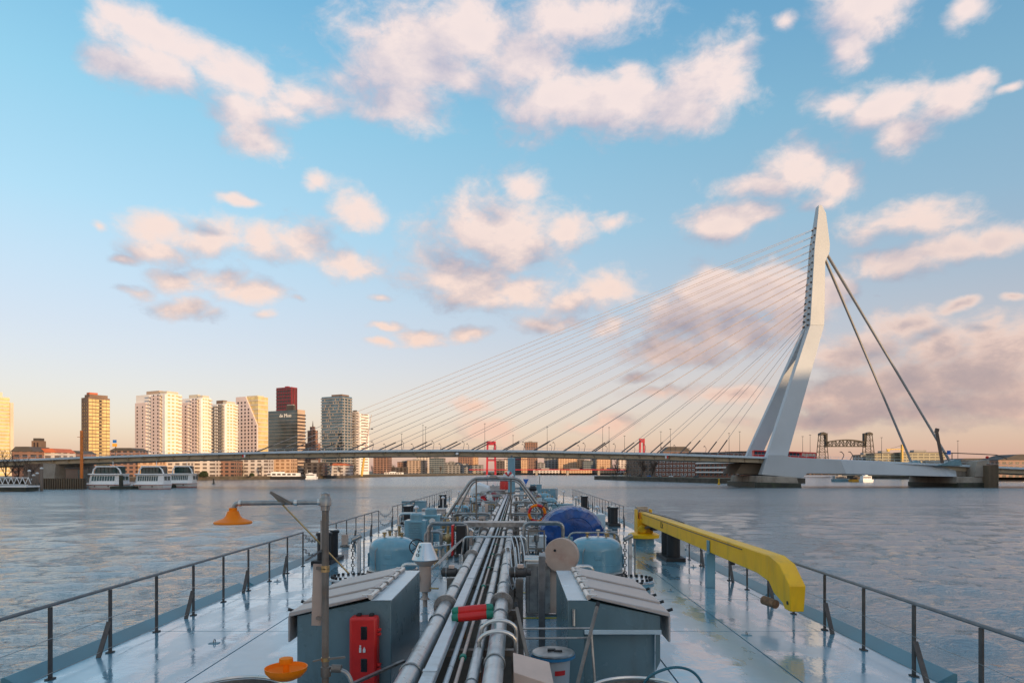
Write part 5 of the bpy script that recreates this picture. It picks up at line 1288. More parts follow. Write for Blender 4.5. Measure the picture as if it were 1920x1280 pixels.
# leaning dark post by the back stay, barrier arm, blue sign and red light on the anchor pier
t = thing('leaning_post', 'tall dark leaning post in front of the back stay anchor', 'post', (XF(1764, 326), 326, 12)); q = MB(); q.bar(P(1767, 868, 326), P(1756, 808, 326), 1.1, 1.0); part(t, 'shaft', q, 'stay_dark'); q = MB(); q.bar(P(1755.5, 811, 326), P(1757.5, 803, 326), .9, 1.6); part(t, 'head', q, 'stay_dark')
t = thing('barrier_boom', 'long thin barrier boom over the anchor pier at the right', 'barrier', (XF(1840, 326), 326, 12)); q = MB(); q.tube([P(1765, 848.5, 326), P(1785, 848.8, 326), P(1840, 851, 326), P(1868, 852.5, 326), P(1880, 856, 326), P(1888, 860, 326)], .25, 6); part(t, 'boom', q, 'stay_dark'); q = MB(); q.cyl(P(1785, 849, 326), P(1785, 862, 326), .2, n=6); part(t, 'post', q, 'stay_dark')
q = MB(); q.box(P(1779, 848, 325), (1.7, .3, 1.9)); single('blue_sign', q, 'sign_blue', 'small blue traffic sign by the leaning post', 'sign', tuple(P(1779, 848, 325)))
q = MB(); q.lathe([(.3, -.6), (.7, -.2), (.7, .3), (.3, .6)], P(1851, 857, 325), 12); single('signal_light', q, 'red', 'round red signal light above the concrete column at the right', 'light', tuple(P(1851, 857, 325)))
# street lamps with curled heads
lamp_n = 0; lp0 = None
words_ = ['first', 'second', 'third', 'fourth', 'fifth', 'sixth', 'seventh', 'eighth', 'ninth', 'tenth', 'eleventh', 'twelfth', 'thirteenth', 'fourteenth', 'fifteenth', 'sixteenth']
for row, (Y, rowname) in enumerate(((330.8, 'near'), (361.0, 'far'))):
    for i in range(13):
        X = XF(1322 - 56.7 * i, 330.8)
        lab = f'{words_[i]} curled street lamp from the pylon along the {rowname} edge of the bridge'
        if lp0 is None:
            lp0 = thing('street_lamp', lab, 'street lamp', (X, Y, deck_top(X)), 'curled street lamps on the bridge')
            q = MB(); b = lp0.location; q.tube([b + Vector(v) for v in ((0, 0, 0), (.35, 0, 1.6), (.55, 0, 2.7), (.35, 0, 3.5), (-.25, 0, 4.0))], [.12, .11, .1, .09, .08], 6); part(lp0, 'stem', q, 'stay_dark')
            q = MB(); q.box(b + Vector((-.35, 0, 4.05)), (.8, .4, .3), ry=-.4); part(lp0, 'head', q, 'stay_dark')
        else: dup(lp0, (X, Y, deck_top(X)), lab)
ms = [(753, 813), (793, 797), (798, 800), (909, 794), (962, 816), (1026, 800), (1130, 800), (1142, 801), (1171, 817), (1239, 809), (1257, 804), (1367, 812), (1387, 809), (1505, 818), (1519, 815), (1653, 820), (1796, 826)]
for i, (px, py) in enumerate(ms):
    Y = 361.5; X = XF(px, Y); zb_ = deck_top(X) if px < 1440 else ZF(860, Y)
    t = thing('lamp_mast', f'{(words_ + ["seventeenth"])[i]} tall thin lamp mast from the left beyond the bridge deck', 'lamp mast', (X, Y, zb_), 'tall lamp masts on the bridge')
    q = MB(); q.cyl((X, Y, zb_), (X, Y, ZF(py, Y)), .13, .07, n=6); part(t, 'pole', q, 'dark_steel'); q = MB(); q.box((X, Y, ZF(py, Y)), (1.0, .4, .2)); part(t, 'head', q, 'dark_steel')
# red tram passing behind the near leg
Yt = 348; x0, x1 = XF(1411, Yt), XF(1529, Yt); zt0 = deck_top(x0) + .1; zt1 = zt0 - 1.2
t = thing('tram', 'red tram with dark windows crossing the bridge behind the pylon leg', 'tram', ((x0 + x1) / 2, Yt, zt1))
def tz(x): return zt0 + (zt1 - zt0) * (x - x0) / (x1 - x0) + .3
for k in range(4):
    a = x0 + (x1 - x0) * k / 4 + .15; b = x0 + (x1 - x0) * (k + 1) / 4 - .15; za, zb_ = tz(a), tz(b)
    q = MB(); q.loft([[(a, Yt - 1.25, za), (a, Yt + 1.25, za), (a, Yt + 1.25, za + 3.3), (a, Yt - 1.25, za + 3.3)], [(b, Yt - 1.25, zb_), (b, Yt + 1.25, zb_), (b, Yt + 1.25, zb_ + 3.3), (b, Yt - 1.25, zb_ + 3.3)]]); bd = part(t, 'car_body', q, 'red', bevel=.1)
    for j in range(4):
        xa = a + .3 + (b - a - .6) * j / 4 + .1; xb_ = a + .3 + (b - a - .6) * (j + 1) / 4 - .1; zz = tz((xa + xb_) / 2)
        q = MB(); q.b2(xa, xb_, Yt - 1.29, Yt - 1.2, zz + 1.0, zz + 2.7); part(bd, 'window', q, 'far_tan' if k == 3 else 'glass_dark')
# ------------------------------------------------------------------ land
def land(name, pts, zt=3.2, zb=-2):
    q = MB(); q.prism(pts, zt - .3, zt, 'Z'); struct(name, q, 'bank_ground')
    q = MB(); n = len(pts); q.prism([((x - sum(p[0] for p in pts) / n) * .9995 + sum(p[0] for p in pts) / n, (y - sum(p[1] for p in pts) / n) * .9995 + sum(p[1] for p in pts) / n) for x, y in pts], zb, zt - .302, 'Z'); struct(name + '_quay', q, 'quay_stone')
land('north_bank', [(-3500, 200), (-268, 285), (-262, 300), (-245, 340), (-300, 470), (-276, 566), (-205, 640), (-186, 815), (-110, 1030), (-40, 1330), (420, 1330), (700, 1150), (3500, 1150), (6000, 6000), (-6000, 6000)])
land('island_bank', [(70, 622), (74, 612), (125, 432), (140, 426), (184, 436), (215, 560), (300, 800), (250, 900), (120, 800)])
land('south_bank', [(330, 700), (420, 560), (700, 480), (3500, 600), (3500, 1100), (700, 1100), (430, 900)], 3.0)
land('right_bank', [(-400, -2200), (60, -330), (330, -30), (640, 240), (1400, 420), (3500, 500), (3500, -2200)], 4.0)

# ------------------------------------------------------------------ towers on the left bank
PHI = radians(27)
class Tower:
    def __init__(s, name, label, cat, pl, pc, pr, pt, Y, wall, zb=3.2, phi=PHI, group='towers on the left bank', part_name='wall'):
        s.phi = phi; cx = XF(pc, Y); s.C = Vector((cx, Y, 0)); kl = (pl - HX) / F; kr = (pr - HX) / F
        s.Lf = (cx - kl * Y) / (cos(phi) + kl * sin(phi)); s.Lr = (kr * Y - cx) / (sin(phi) - kr * cos(phi))
        s.fd = Vector((-cos(phi), sin(phi), 0)); s.rd = Vector((sin(phi), cos(phi), 0))
        s.nf = Vector((-sin(phi), -cos(phi), 0)); s.nr = Vector((cos(phi), -sin(phi), 0))
        s.zb = zb; s.zt = ZF(pt, Y)
        s.t = thing(name, label, cat, (cx, Y, zb), group)
        s.w = s.block(0, s.Lf, 0, s.Lr, zb, s.zt, wall, part_name)
    def pt(s, u, v, z): return s.C + s.fd * u + s.rd * v + Vector((0, 0, z))
    def mb(s, u0, u1, v0, v1, z0, z1):
        q = MB(); q.add([s.pt(u, v, z) for z in (z0, z1) for u, v in ((u0, v0), (u1, v0), (u1, v1), (u0, v1))], [(3, 2, 1, 0), (4, 5, 6, 7), (0, 1, 5, 4), (1, 2, 6, 5), (2, 3, 7, 6), (3, 0, 4, 7)]); return q
    def block(s, u0, u1, v0, v1, z0, z1, m, name='wall', parent=None):
        return part(parent or s.t, name, s.mb(u0, u1, v0, v1, z0, z1), m)
    def wmesh(s, wd, h, m, dp=.3, name='window'):
        q = MB(); q.box((0, 0, 0), (wd, dp, h)); me = q.mesh(name); me.materials.append(M[m]); return me
    def front(s, me, u, z, out=.0, name='window', parent=None):
        piece(parent or s.t, name, me, s.pt(u, 0, z) + s.nf * out, -s.phi)
    def right(s, me, v, z, out=.0, name='window', parent=None):
        piece(parent or s.t, name, me, s.pt(0, v, z) + s.nr * out, pi / 2 - s.phi)
    def roof(s, u0, u1, v0, v1, h, m='roof_dark', name='roof_house'):
        s.block(u0, u1, v0, v1, s.zt - .1, s.zt + h, m, name)

# three stepped white flats
for i, (pl, pc, pr, pt, pt2, Y, lab, crown) in enumerate(((255, 312, 341, 737, 748, 620, 'leftmost and tallest of the three stepped white apartment towers', 'wall_tan'), (340, 379, 396, 745, 749, 640, 'middle one of the three stepped white apartment towers', 'wall_cream'), (394, 424, 446, 756, 757, 660, 'rightmost and lowest of the three stepped white apartment towers', 'wall_brown'))):
    T = Tower('apartment_tower', lab, 'apartment tower', pl, pc, pr, pt, Y, 'wall_white')
    Lf, Lr = T.Lf, T.Lr; nfl = 22; fh = (T.zt - T.zb - 3) / nfl
    # stepped facade bays standing forward of the main wall
    for b0, b1, top in ((.62, .98, ZF(pt2, Y) - 2), (.16, .45, T.zt - 1.5)):
        q = T.mb(Lf * b0, Lf * b1, -1.6, .5, T.zb, top); part(T.t, 'facade_bay', q, 'wall_pink' if i < 2 else 'wall_grey')
    q = T.mb(.4, Lf * .10, -1.2, .4, T.zb, T.zt - 1); part(T.t, 'facade_bay', q, 'wall_white')
    win = T.wmesh(1.5, 1.5, 'window_dark'); bal = T.wmesh(4.6, 1.1, 'wall_white', 2.6, 'balcony'); bal2 = T.wmesh(3.0, 1.1, 'wall_cream', 2.2, 'balcony')
    rglass = T.wmesh(min(Lr * .16, 5), 1.5, 'glass_sun_gold', .3)
    for k in range(nfl):
        z = T.zb + 3 + fh * (k + .5)
        if z < ZF(pt2, Y) - 4:
            T.front(win, Lf * .90, z, 1.6); T.front(win, Lf * .72, z, 1.6)
        T.front(win, Lf * .36, z, 1.6); T.front(win, Lf * .22, z, 1.6)
        T.front(bal, Lf * .53, z - .4, .9, 'balcony'); T.front(bal2, Lf * .13, z - .4, .9, 'balcony')
        for v in (.16, .42, .68): T.right(rglass, Lr * v, z, 0)
        T.right(bal2, Lr * .86, z - .4, .6, 'balcony')
    T.roof(Lf * .30, Lf * .72, 2, Lr * .5, ZF(pt - 7, Y) - T.zt, crown); T.roof(Lf * .02, Lf * .25, 1, Lr * .8, 2.2, 'wall_cream', 'parapet')

# pink block with a grid of square windows and a slanted glass corner
Y = 690; T = Tower('office_tower', 'pink office tower with a grid of square windows and slanted glass tinted sunlit gold', 'office tower', 444, 484, 502.5, 743, Y, 'glass_sun_gold')
Lf = T.Lf; z0, z1 = T.zb, T.zt; H = z1 - z0
def fu(px): k_ = (px - HX) / F; return (T.C.x - k_ * T.C.y) / (cos(PHI) + k_ * sin(PHI))
poly = [(fu(444), z0), (fu(484), z0), (fu(484), ZF(797, Y)), (fu(462), z1 + .6), (fu(444), z1 + .6)]
q = MB(); vs = [T.pt(u, -1.2, z) for u, z in poly] + [T.pt(u, .2, z) for u, z in poly]; n = 5
q.add(vs, [tuple(range(n)), tuple(range(2 * n - 1, n - 1, -1))] + [(i, i + n, (i + 1) % n + n, (i + 1) % n) for i in range(n)]); part(T.t, 'front_plate', q, 'wall_pink')
win = T.wmesh(1.9, 1.9, 'window_dark')
for c_ in range(6):
    for r_ in range(17):
        pxw = 448.5 + 6.45 * c_; z = z1 - 5.5 - 3.55 * r_
        if z < z0 + 2: continue
        lim = 462 + (484 - 462) * (z1 - z) / (z1 - ZF(797, Y)) - 3
        if pxw < min(lim, 483): T.front(win, fu(pxw), z, 1.2)
slab = T.mb(-.3, T.Lf * .5, -.3, T.Lr, 0, .9)
for r_ in range(17):
    q = T.mb(-.35, Lf * .62, -.35, T.Lr, z0 + H * (r_ + 1) / 18, z0 + H * (r_ + 1) / 18 + 1.2); part(T.t, 'floor_band', q, 'wall_cream')
T.roof(Lf * .1, Lf * .6, 2, T.Lr * .8, 1.5, 'wall_cream'); T.roof(Lf * .9, Lf * 1.06, 3, T.Lr * .6, -3, 'roof_dark', 'side_core')
# blue glass office with white lettering
Y = 730; T = Tower('glass_office', 'dark blue glass office block with white lettering near its top', 'office block', 503, 558, 571.5, 768, Y, 'glass_blue')
H = T.zt - T.zb; Lf = T.Lf
for r_ in range(19):
    q = T.mb(-.15, Lf, -.18, .1, T.zb + H * r_ / 19, T.zb + H * r_ / 19 + .5); part(T.t, 'floor_band', q, 'wall_grey')
for k in range(24):
    q = T.mb(Lf * (k + .5) / 24 - .12, Lf * (k + .5) / 24 + .12, -.3, .05, T.zb, T.zt); part(T.t, 'mullion', q, 'roof_dark')
q = T.mb(-.5, .2, -.4, T.Lr, T.zb, T.zt + .3); part(T.t, 'brick_flank', q, 'wall_tan')
win = T.wmesh(4.5, 1.5, 'window_dark', .5)
for r_ in range(18):
    for v in (.16, .40, .64, .87): T.right(win, T.Lr * v, T.zb + H * (r_ + .55) / 19, .5)
q = place(text_mb('de Maas', 5.4, .2), T.pt(fu(540) * 730 / 690 * 0 + Lf * .40, 0, ZF(778, Y)) + T.nf * .55, rz=-PHI); part(T.t, 'lettering', q, 'boat_white')
T.roof(Lf * .20, Lf * .45, 3, T.Lr * .6, 5.5, 'roof_dark'); T.roof(Lf * .22, Lf * .43, 3.2, T.Lr * .5, 6.6, 'wall_grey', 'plant_room')
# dark red tower behind
Y = 860; T = Tower('red_tower', 'dark red apartment tower rising behind the blue glass office', 'apartment tower', 518, 546, 557.5, 725, Y, 'apple_red')
H = T.zt - T.zb
for k in range(9):
    q = T.mb(T.Lf * (k + .3) / 9, T.Lf * (k + .75) / 9, -.5, .05, T.zb, T.zt - 1); part(T.t, 'glass_strip', q, 'glass_dark')
for r_ in range(26):
    q = T.mb(-.6, T.Lf, -.7, .0, T.zb + H * (r_ + .2) / 26, T.zb + H * (r_ + .2) / 26 + .8); part(T.t, 'floor_band', q, 'apple_red')
for k in range(4):
    q = T.mb(-.5, .05, T.Lr * (k + .3) / 4, T.Lr * (k + .7) / 4, T.zb, T.zt - 1); part(T.t, 'glass_strip', q, 'window_dark')
T.roof(T.Lf * .3, T.Lf * .5, 2, T.Lr * .5, 1.5, 'apple_red')
# dark stepped blocks between
T = Tower('stepped_block', 'dark brown stepped block with a spire between the glass towers', 'building', 571, 593, 601, 830, 780, 'far_brick')
T.block(T.Lf * .15, T.Lf * .8, 1, T.Lr * .8, T.zt, ZF(806, 780), 'far_brick', 'upper_storeys'); T.block(T.Lf * .3, T.Lf * .65, 2, T.Lr * .6, ZF(806, 780), ZF(799, 780), 'far_brick', 'top_storey')
q = MB(); q.cyl(T.pt(T.Lf * .45, 3, ZF(799, 780)), T.pt(T.Lf * .45, 3, ZF(788, 780)), .8, .2, n=6); part(T.t, 'spire', q, 'roof_dark')
# balcony tower
Y = 800; T = Tower('balcony_tower', 'tall glass tower ringed with pale balcony slabs right of the brown block', 'apartment tower', 603, 642, 660, 742, Y, 'glass_blue')
H = T.zt - T.zb; nfl = 27
for r_ in range(nfl):
    z = T.zb + H * (r_ + .15) / nfl; big = 1.6 if r_ < 15 else .9
    q = T.mb(-big, T.Lf + big * .6, -big, T.Lr, z, z + 1.05); part(T.t, 'balcony_slab', q, 'wall_grey')
colm = T.wmesh(1.2, H / nfl - 1.1, 'wall_grey', .6, 'pier')
random.seed(11)
for r_ in range(nfl - 1):
    for k in range(6):
        if random.random() < .6: T.front(colm, T.Lf * random.uniform(.04, .96), T.zb + H * (r_ + .72) / nfl, .4, 'wall_panel')
    for k in range(3): T.right(colm, T.Lr * (k + .5) / 3, T.zb + H * (r_ + .72) / nfl, .4, 'wall_panel')
T.roof(T.Lf * .05, T.Lf * .55, 1, T.Lr * .8, 2.2, 'wall_brown')
T = Tower('slim_tower', 'slim pale tower just right of the balcony tower', 'apartment tower', 656, 668, 673, 771, 830, 'far_white')
T.roof(1, T.Lf * .6, 1, T.Lr * .6, 1.5)
T = Tower('slim_tower', 'white tower with open balconies behind the yellow leaning mast', 'apartment tower', 668, 674, 692, 775, 850, 'wall_white')
win = T.wmesh(T.Lr * .7, 1.1, 'wall_brown', .4)
for r_ in range(21): T.right(win, T.Lr * .52, T.zb + 5 + 3.5 * r_, .1)
# brick tower at the left, its glass coloured sunlit gold
Y = 600; T = Tower('brick_glass_tower', 'brown brick tower with a glass side tinted sunlit gold, left of the white towers', 'office tower', 152.5, 165.5, 206, 744, Y, 'wall_brown', phi=radians(36))
H = T.zt - T.zb; win = T.wmesh(2.2, 1.7, 'window_dark'); pan = T.wmesh(T.Lr * .145, H / 23 - .7, 'glass_sun_gold', .5, 'glass_panel')
for r_ in range(22):
    z = T.zb + H * (r_ + .6) / 22.5
    for u in (.22, .5, .78): T.front(win, T.Lf * u, z, .05)
    for v in range(6): T.right(pan, T.Lr * (v + .55) / 6.1, z, .1, 'glass_panel')
for v in (.55,):
    for r_ in range(22): T.right(T.wmesh(1.6, 1.6, 'window_dark', .9) if r_ == 0 else win, T.Lr * v, T.zb + H * (r_ + .6) / 22.5, .3)
T.roof(T.Lf * .0, T.Lf * .7, 1, T.Lr * .9, 2.5, 'wall_brown'); T.roof(T.Lf * .2, T.Lf * .6, 2, T.Lr * .5, 4.5, 'roof_red', 'plant_room')
# tower at the picture's left edge, its bands coloured sunlit gold
Y = 620; T = Tower('sun_gold_tower', 'tower tinted sunlit gold at the left edge of the picture', 'office tower', -60, -22, 18, 742, Y, 'wall_cream', phi=radians(36))
H = T.zt - T.zb
for r_ in range(22):
    q = T.mb(-.4, T.Lf, -.3, T.Lr, T.zb + H * (r_ + .2) / 22, T.zb + H * (r_ + .2) / 22 + 1.5); part(T.t, 'floor_band', q, 'glass_sun_gold')
T.block(2, T.Lf, 2, T.Lr * .7, T.zt, ZF(733, Y), 'wall_cream', 'top_storey')
T.block(-1.5, 6, T.Lr, T.Lr * 1.16, T.zb, ZF(752, Y), 'wall_cream', 'stair_core')

# ------------------------------------------------------------------ generic blocks
def block(name, label, cat, px0, px1, pt, Y, m, depth=30, zb=3.0, rot=0.0, group='distant buildings', roof=None, roofh=0, bits=True):
    x0, x1 = XF(px0, Y), XF(px1, Y); cx = (x0 + x1) / 2; zt = ZF(pt, Y)
    t = thing(name, label, cat, (cx, Y, zb), group)
    q = MB(); q.b2(x0, x1, Y, Y + depth, zb, zt); part(t, 'wall', q, m)
    wd = x1 - x0
    if roof == 'gable':
        q = MB(); q.prism([(x0 - .5, zt), (x1 + .5, zt), ((x0 + x1) / 2 + wd * .3, zt + roofh), ((x0 + x1) / 2 - wd * .3, zt + roofh)], Y - .5, Y + depth, 'Y'); part(t, 'roof', q, 'roof_dark' if m != 'far_white' else 'roof_red')
    else:
        q = MB(); q.b2(x0 - .3, x1 + .3, Y - .3, Y + depth + .3, zt, zt + .7); part(t, 'roof', q, 'roof_dark')
        if bits:
            q = MB(); q.b2(x0 + wd * .3, x0 + wd * .6, Y + 4, Y + depth * .6, zt + .7, zt + 3.2); part(t, 'roof_house', q, 'wall_grey')
    return t
FAR = [
 (700, 728, 856, 1060, 'far_brick', 'brick block just right of the yellow mast under the bridge'),
 (745, 770, 866, 1250, 'far_brick', 'low brick block seen under the bridge left of the red pylon'),
 (763, 797, 863, 1240, 'far_tan', 'tan block with flat roof under the bridge'),
 (781, 804, 857, 1300, 'far_white', 'cream block behind the tan block under the bridge'),
 (805, 832, 859, 1220, 'far_glass', 'dark glass block under the bridge left of the red pylon'),
 (832, 862, 867, 1300, 'far_grey', 'low grey hall under the bridge beside the dark glass block'),
 (859, 886, 849, 1420, 'far_brick', 'brown block behind the bridge deck left of the red pylon'),
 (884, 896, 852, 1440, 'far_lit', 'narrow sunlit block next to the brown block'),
 (930, 946, 864, 1300, 'far_dark', 'dark block just right of the red pylon'),
 (945, 964, 860, 1350, 'far_white', 'pale block right of the red pylon'),
 (963, 979, 852, 1400, 'far_glass', 'blue grey glass block behind the bow mast'),
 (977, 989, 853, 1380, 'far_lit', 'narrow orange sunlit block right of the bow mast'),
 (984, 1008, 829, 1500, 'far_brick', 'brown tower rising above the bridge deck in the middle'),
 (1008, 1022, 868, 1300, 'far_grey', 'low grey block beside the brown tower'),
 (1021, 1049, 859, 1380, 'far_grey', 'grey office block under the middle of the bridge'),
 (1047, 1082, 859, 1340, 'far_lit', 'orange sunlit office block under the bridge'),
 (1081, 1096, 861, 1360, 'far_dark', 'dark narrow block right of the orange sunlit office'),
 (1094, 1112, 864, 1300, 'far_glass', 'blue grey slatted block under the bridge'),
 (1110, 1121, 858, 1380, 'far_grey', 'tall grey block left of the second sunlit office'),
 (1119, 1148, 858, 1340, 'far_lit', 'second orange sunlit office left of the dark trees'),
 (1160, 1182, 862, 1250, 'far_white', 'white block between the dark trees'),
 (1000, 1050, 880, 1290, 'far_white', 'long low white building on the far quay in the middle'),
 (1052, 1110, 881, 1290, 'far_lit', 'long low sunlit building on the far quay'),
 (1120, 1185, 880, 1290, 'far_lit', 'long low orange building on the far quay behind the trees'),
 (835, 905, 872, 1290, 'far_grey', 'low grey shed on the far quay left of the red pylon'),
 (700, 760, 876, 1150, 'far_dark', 'low dark shed on the left bank under the bridge'),
]
for a, b, pt, Y, m, lab in FAR: block('far_building', lab, 'building', a, b, pt, Y, m)
# left bank low rise under and behind the bridge
LOW = [
 (22, 62, 846, 420, 'far_brick', 'low brick houses at the left edge behind the bare trees', 'gable', 3),
 (62, 107, 848, 430, 'far_white', 'long white building with an orange roof left of the orange pole', 'gable', 2.6),
 (107, 150, 850, 470, 'far_brick', 'low brown houses between the orange roof and orange pole', 'gable', 2),
 (206, 256, 845, 560, 'far_brick', 'low brown houses between the brick tower and white towers', 'gable', 2.5),
 (360, 400, 862, 585, 'far_white', 'pale quay house below the middle white tower', None, 0),
 (404, 440, 864, 600, 'far_brick', 'brick quay house below the rightmost white tower', None, 0),
 (440, 500, 860, 620, 'far_white', 'cream quay building below the pink tower', None, 0),
 (508, 546, 858, 650, 'far_lit', 'orange sunlit hall below the blue glass office', None, 0),
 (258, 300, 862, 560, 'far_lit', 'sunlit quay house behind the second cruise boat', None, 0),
 (305, 352, 864, 570, 'far_white', 'cream quay house behind the third cruise boat', None, 0),
 (570, 605, 868, 690, 'far_dark', 'dark pavilion below the brown stepped block', None, 0),
 (618, 655, 872, 690, 'far_white', 'white tent-roofed pavilion below the balcony tower', 'gable', 2),
]
for a, b, pt, Y, m, lab, rf, rh in LOW: block('quay_house', lab, 'building', a, b, pt, Y, m, 18, roof=rf, roofh=rh, group='low houses on the left bank')
# church tower
t = thing('church_tower', 'small square church tower above the low roofs at the far left', 'tower', (XF(67, 700), 700, 3)); Yq = 700
q = MB(); q.b2(XF(59, Yq), XF(75, Yq), Yq, Yq + 9, 3, ZF(826, Yq)); part(t, 'shaft', q, 'wall_brown'); q = MB(); q.b2(XF(61, Yq), XF(73, Yq), Yq + 1, Yq + 8, ZF(826, Yq), ZF(821, Yq)); part(t, 'belfry', q, 'roof_dark')
for px in (63, 69): q = MB(); q.b2(XF(px, Yq), XF(px + 3, Yq), Yq - .2, Yq + .1, ZF(838, Yq), ZF(829, Yq)); part(t, 'louvre', q, 'window_dark')
# orange pole and blue-orange sign, yellow leaning mast
t = thing('orange_pole', 'thick orange pole standing on the left quay by the cruise boats', 'pole', (XF(153, 300), 300, 2)); q = MB(); q.cyl((XF(153, 300), 300, 1), P(153, 807, 300), .62, n=12); part(t, 'shaft', q, 'orange_paint'); q = MB(); q.cyl(P(145, 819, 300), P(158, 819, 300), .12, n=6); part(t, 'crossarm', q, 'orange_paint')
t = thing('roof_sign', 'blue and orange block sign on a post left of the white towers', 'sign', (XF(214, 520), 520, 20)); q = MB(); q.box(P(215, 827, 520), (2.3, 1.2, 2.2)); part(t, 'blue_block', q, 'sign_blue'); q = MB(); q.box(P(215, 834, 520), (3.0, 1.2, 2.2)); part(t, 'orange_block', q, 'sign_orange'); q = MB(); q.cyl((XF(217, 520), 520, 3), P(217, 832, 520), .3, n=6); part(t, 'post', q, 'dark_steel')
t = thing('leaning_mast', 'tall yellow mast leaning to the right on the left bank', 'mast', (XF(679, 640), 640, 3)); q = MB(); q.cyl((XF(678, 640), 640, 3), P(684.5, 845, 640), 1.2, .9, n=8); part(t, 'yellow_shaft', q, 'crane_yellow'); q = MB(); q.cyl(P(684.6, 844, 640), P(696.5, 777, 640), .8, .25, n=8); part(t, 'dark_shaft', q, 'stay_steel'); q = MB(); q.box(P(697.5, 804, 640), (2.0, .8, .8)); part(t, 'lamp', q, 'dark_steel')

# ------------------------------------------------------------------ brick flats on the island with white balconies
A = Vector((96, 602, 3.2)); B = Vector((152, 462, 3.2)); d = (B - A).normalized(); Ltot = (B - A).length; nrm = Vector((d.y, -d.x, 0)) * 1
if nrm.dot(Vector((-1, -1, 0))) < 0: nrm = -nrm
rz = atan2(d.y, d.x)
segs = [(0, .30, 'wall_brown', 18.5, 'leftmost'), (.305, .66, 'wall_brick', 17.5, 'middle'), (.665, 1.0, 'wall_brick', 17.0, 'rightmost')]
for u0, u1, m, h, lab in segs:
    a = A + d * Ltot * u0; b = A + d * Ltot * u1; L = (b - a).length; c = (a + b) / 2
    t = thing('apartment_row', f'{lab} of the brick apartment blocks with pale balconies on the island quay', 'apartments', tuple(c), 'brick blocks on the island')
    q = MB(); q.box(c - nrm * 7 + Vector((0, 0, h / 2)), (L, 14, h), rz=rz); part(t, 'wall', q, m)
    q = MB(); q.box(c - nrm * 7 + Vector((0, 0, h + .5)), (L + .6, 14.6, 1.0), rz=rz); part(t, 'roof', q, 'roof_dark')
    q = MB(); q.box((0, 0, 0), (2.6, .5, 1.7)); wme = q.mesh('window'); wme.materials.append(M['boat_white' if m == 'wall_brick' and lab == 'middle' else 'far_grey'])
    q = MB(); q.box((0, 0, 0), (1.9, .5, 1.1)); gme = q.mesh('pane'); gme.materials.append(M['glass_dark'])
    nb = max(4, int(L / 4.6))
    for f in range(5):
        z = 3.2 + 1.9 + 3.3 * f
        for k in range(nb):
            p = a + d * L * (k + .5) / nb; o = piece(t, 'window', wme, Vector((p.x, p.y, z)) + nrm * .05, rz); WL[o.name] = Vector((0, 0, 0))
            g_ = bpy.data.objects.new('pane', gme); COL.objects.link(g_); g_.parent = o; g_.location = (0, -.06 if (Matrix.Rotation(rz, 3, 'Z') @ Vector((0, -1, 0))).dot(nrm) > 0 else .06, 0)
        if lab == 'rightmost' and f:
            q = MB(); q.box(c + nrm * .8 + Vector((0, 0, 1.9 + 3.3 * f - 1.5)), (L * .94, 1.6, .9), rz=rz); part(t, 'balcony', q, 'boat_white')
block('gabled_house', 'brown gabled houses showing above the bridge deck near the pylon', 'house', 1243, 1296, 847, 640, 'far_brick', 14, roof='gable', roofh=5)

# ------------------------------------------------------------------ red suspension bridge far upriver
t = thing('red_bridge', 'distant red bridge with tall portal pylons crossing the river', 'bridge', (0, 1235, 0)); Yw = 1235
for (a, b, w_, Yq, top) in ((913, 929, 3.4, 1235, 827), (1199, 1208, 3.2, 1290, 822)):
    xl, xr = XF(a, Yq), XF(b, Yq)
    for x_, xt in ((xl, xl + 1.2), (xr, xr - 1.2)):
        q = MB(); q.bar((x_, Yq, 0), (xt, Yq, ZF(top + 4, Yq)), w_, 5, (0, 1, 0)); part(t, 'pylon_leg', q, 'red_steel')
    q = MB(); q.b2(xl - .5, xr + .5, Yq - 3, Yq + 3, ZF(top + 7, Yq), ZF(top, Yq)); part(t, 'pylon_head', q, 'red_steel')
    q = MB(); q.b2(xl, xr, Yq - 2, Yq + 2, ZF(862, Yq) - 2, ZF(862, Yq)); part(t, 'cross_tie', q, 'red_steel')
q = MB(); q.b2(XF(880, Yw), XF(1192, Yw), Yw - 8, Yw + 8, ZF(881, Yw), ZF(879.4, Yw)); part(t, 'deck', q, 'red_steel')
for k in range(6):
    q = MB(); q.b2(XF(890 + 58 * k, Yw) - 2, XF(890 + 58 * k, Yw) + 2, Yw - 6, Yw + 6, -1, ZF(881, Yw)); part(t, 'pier', q, 'concrete')

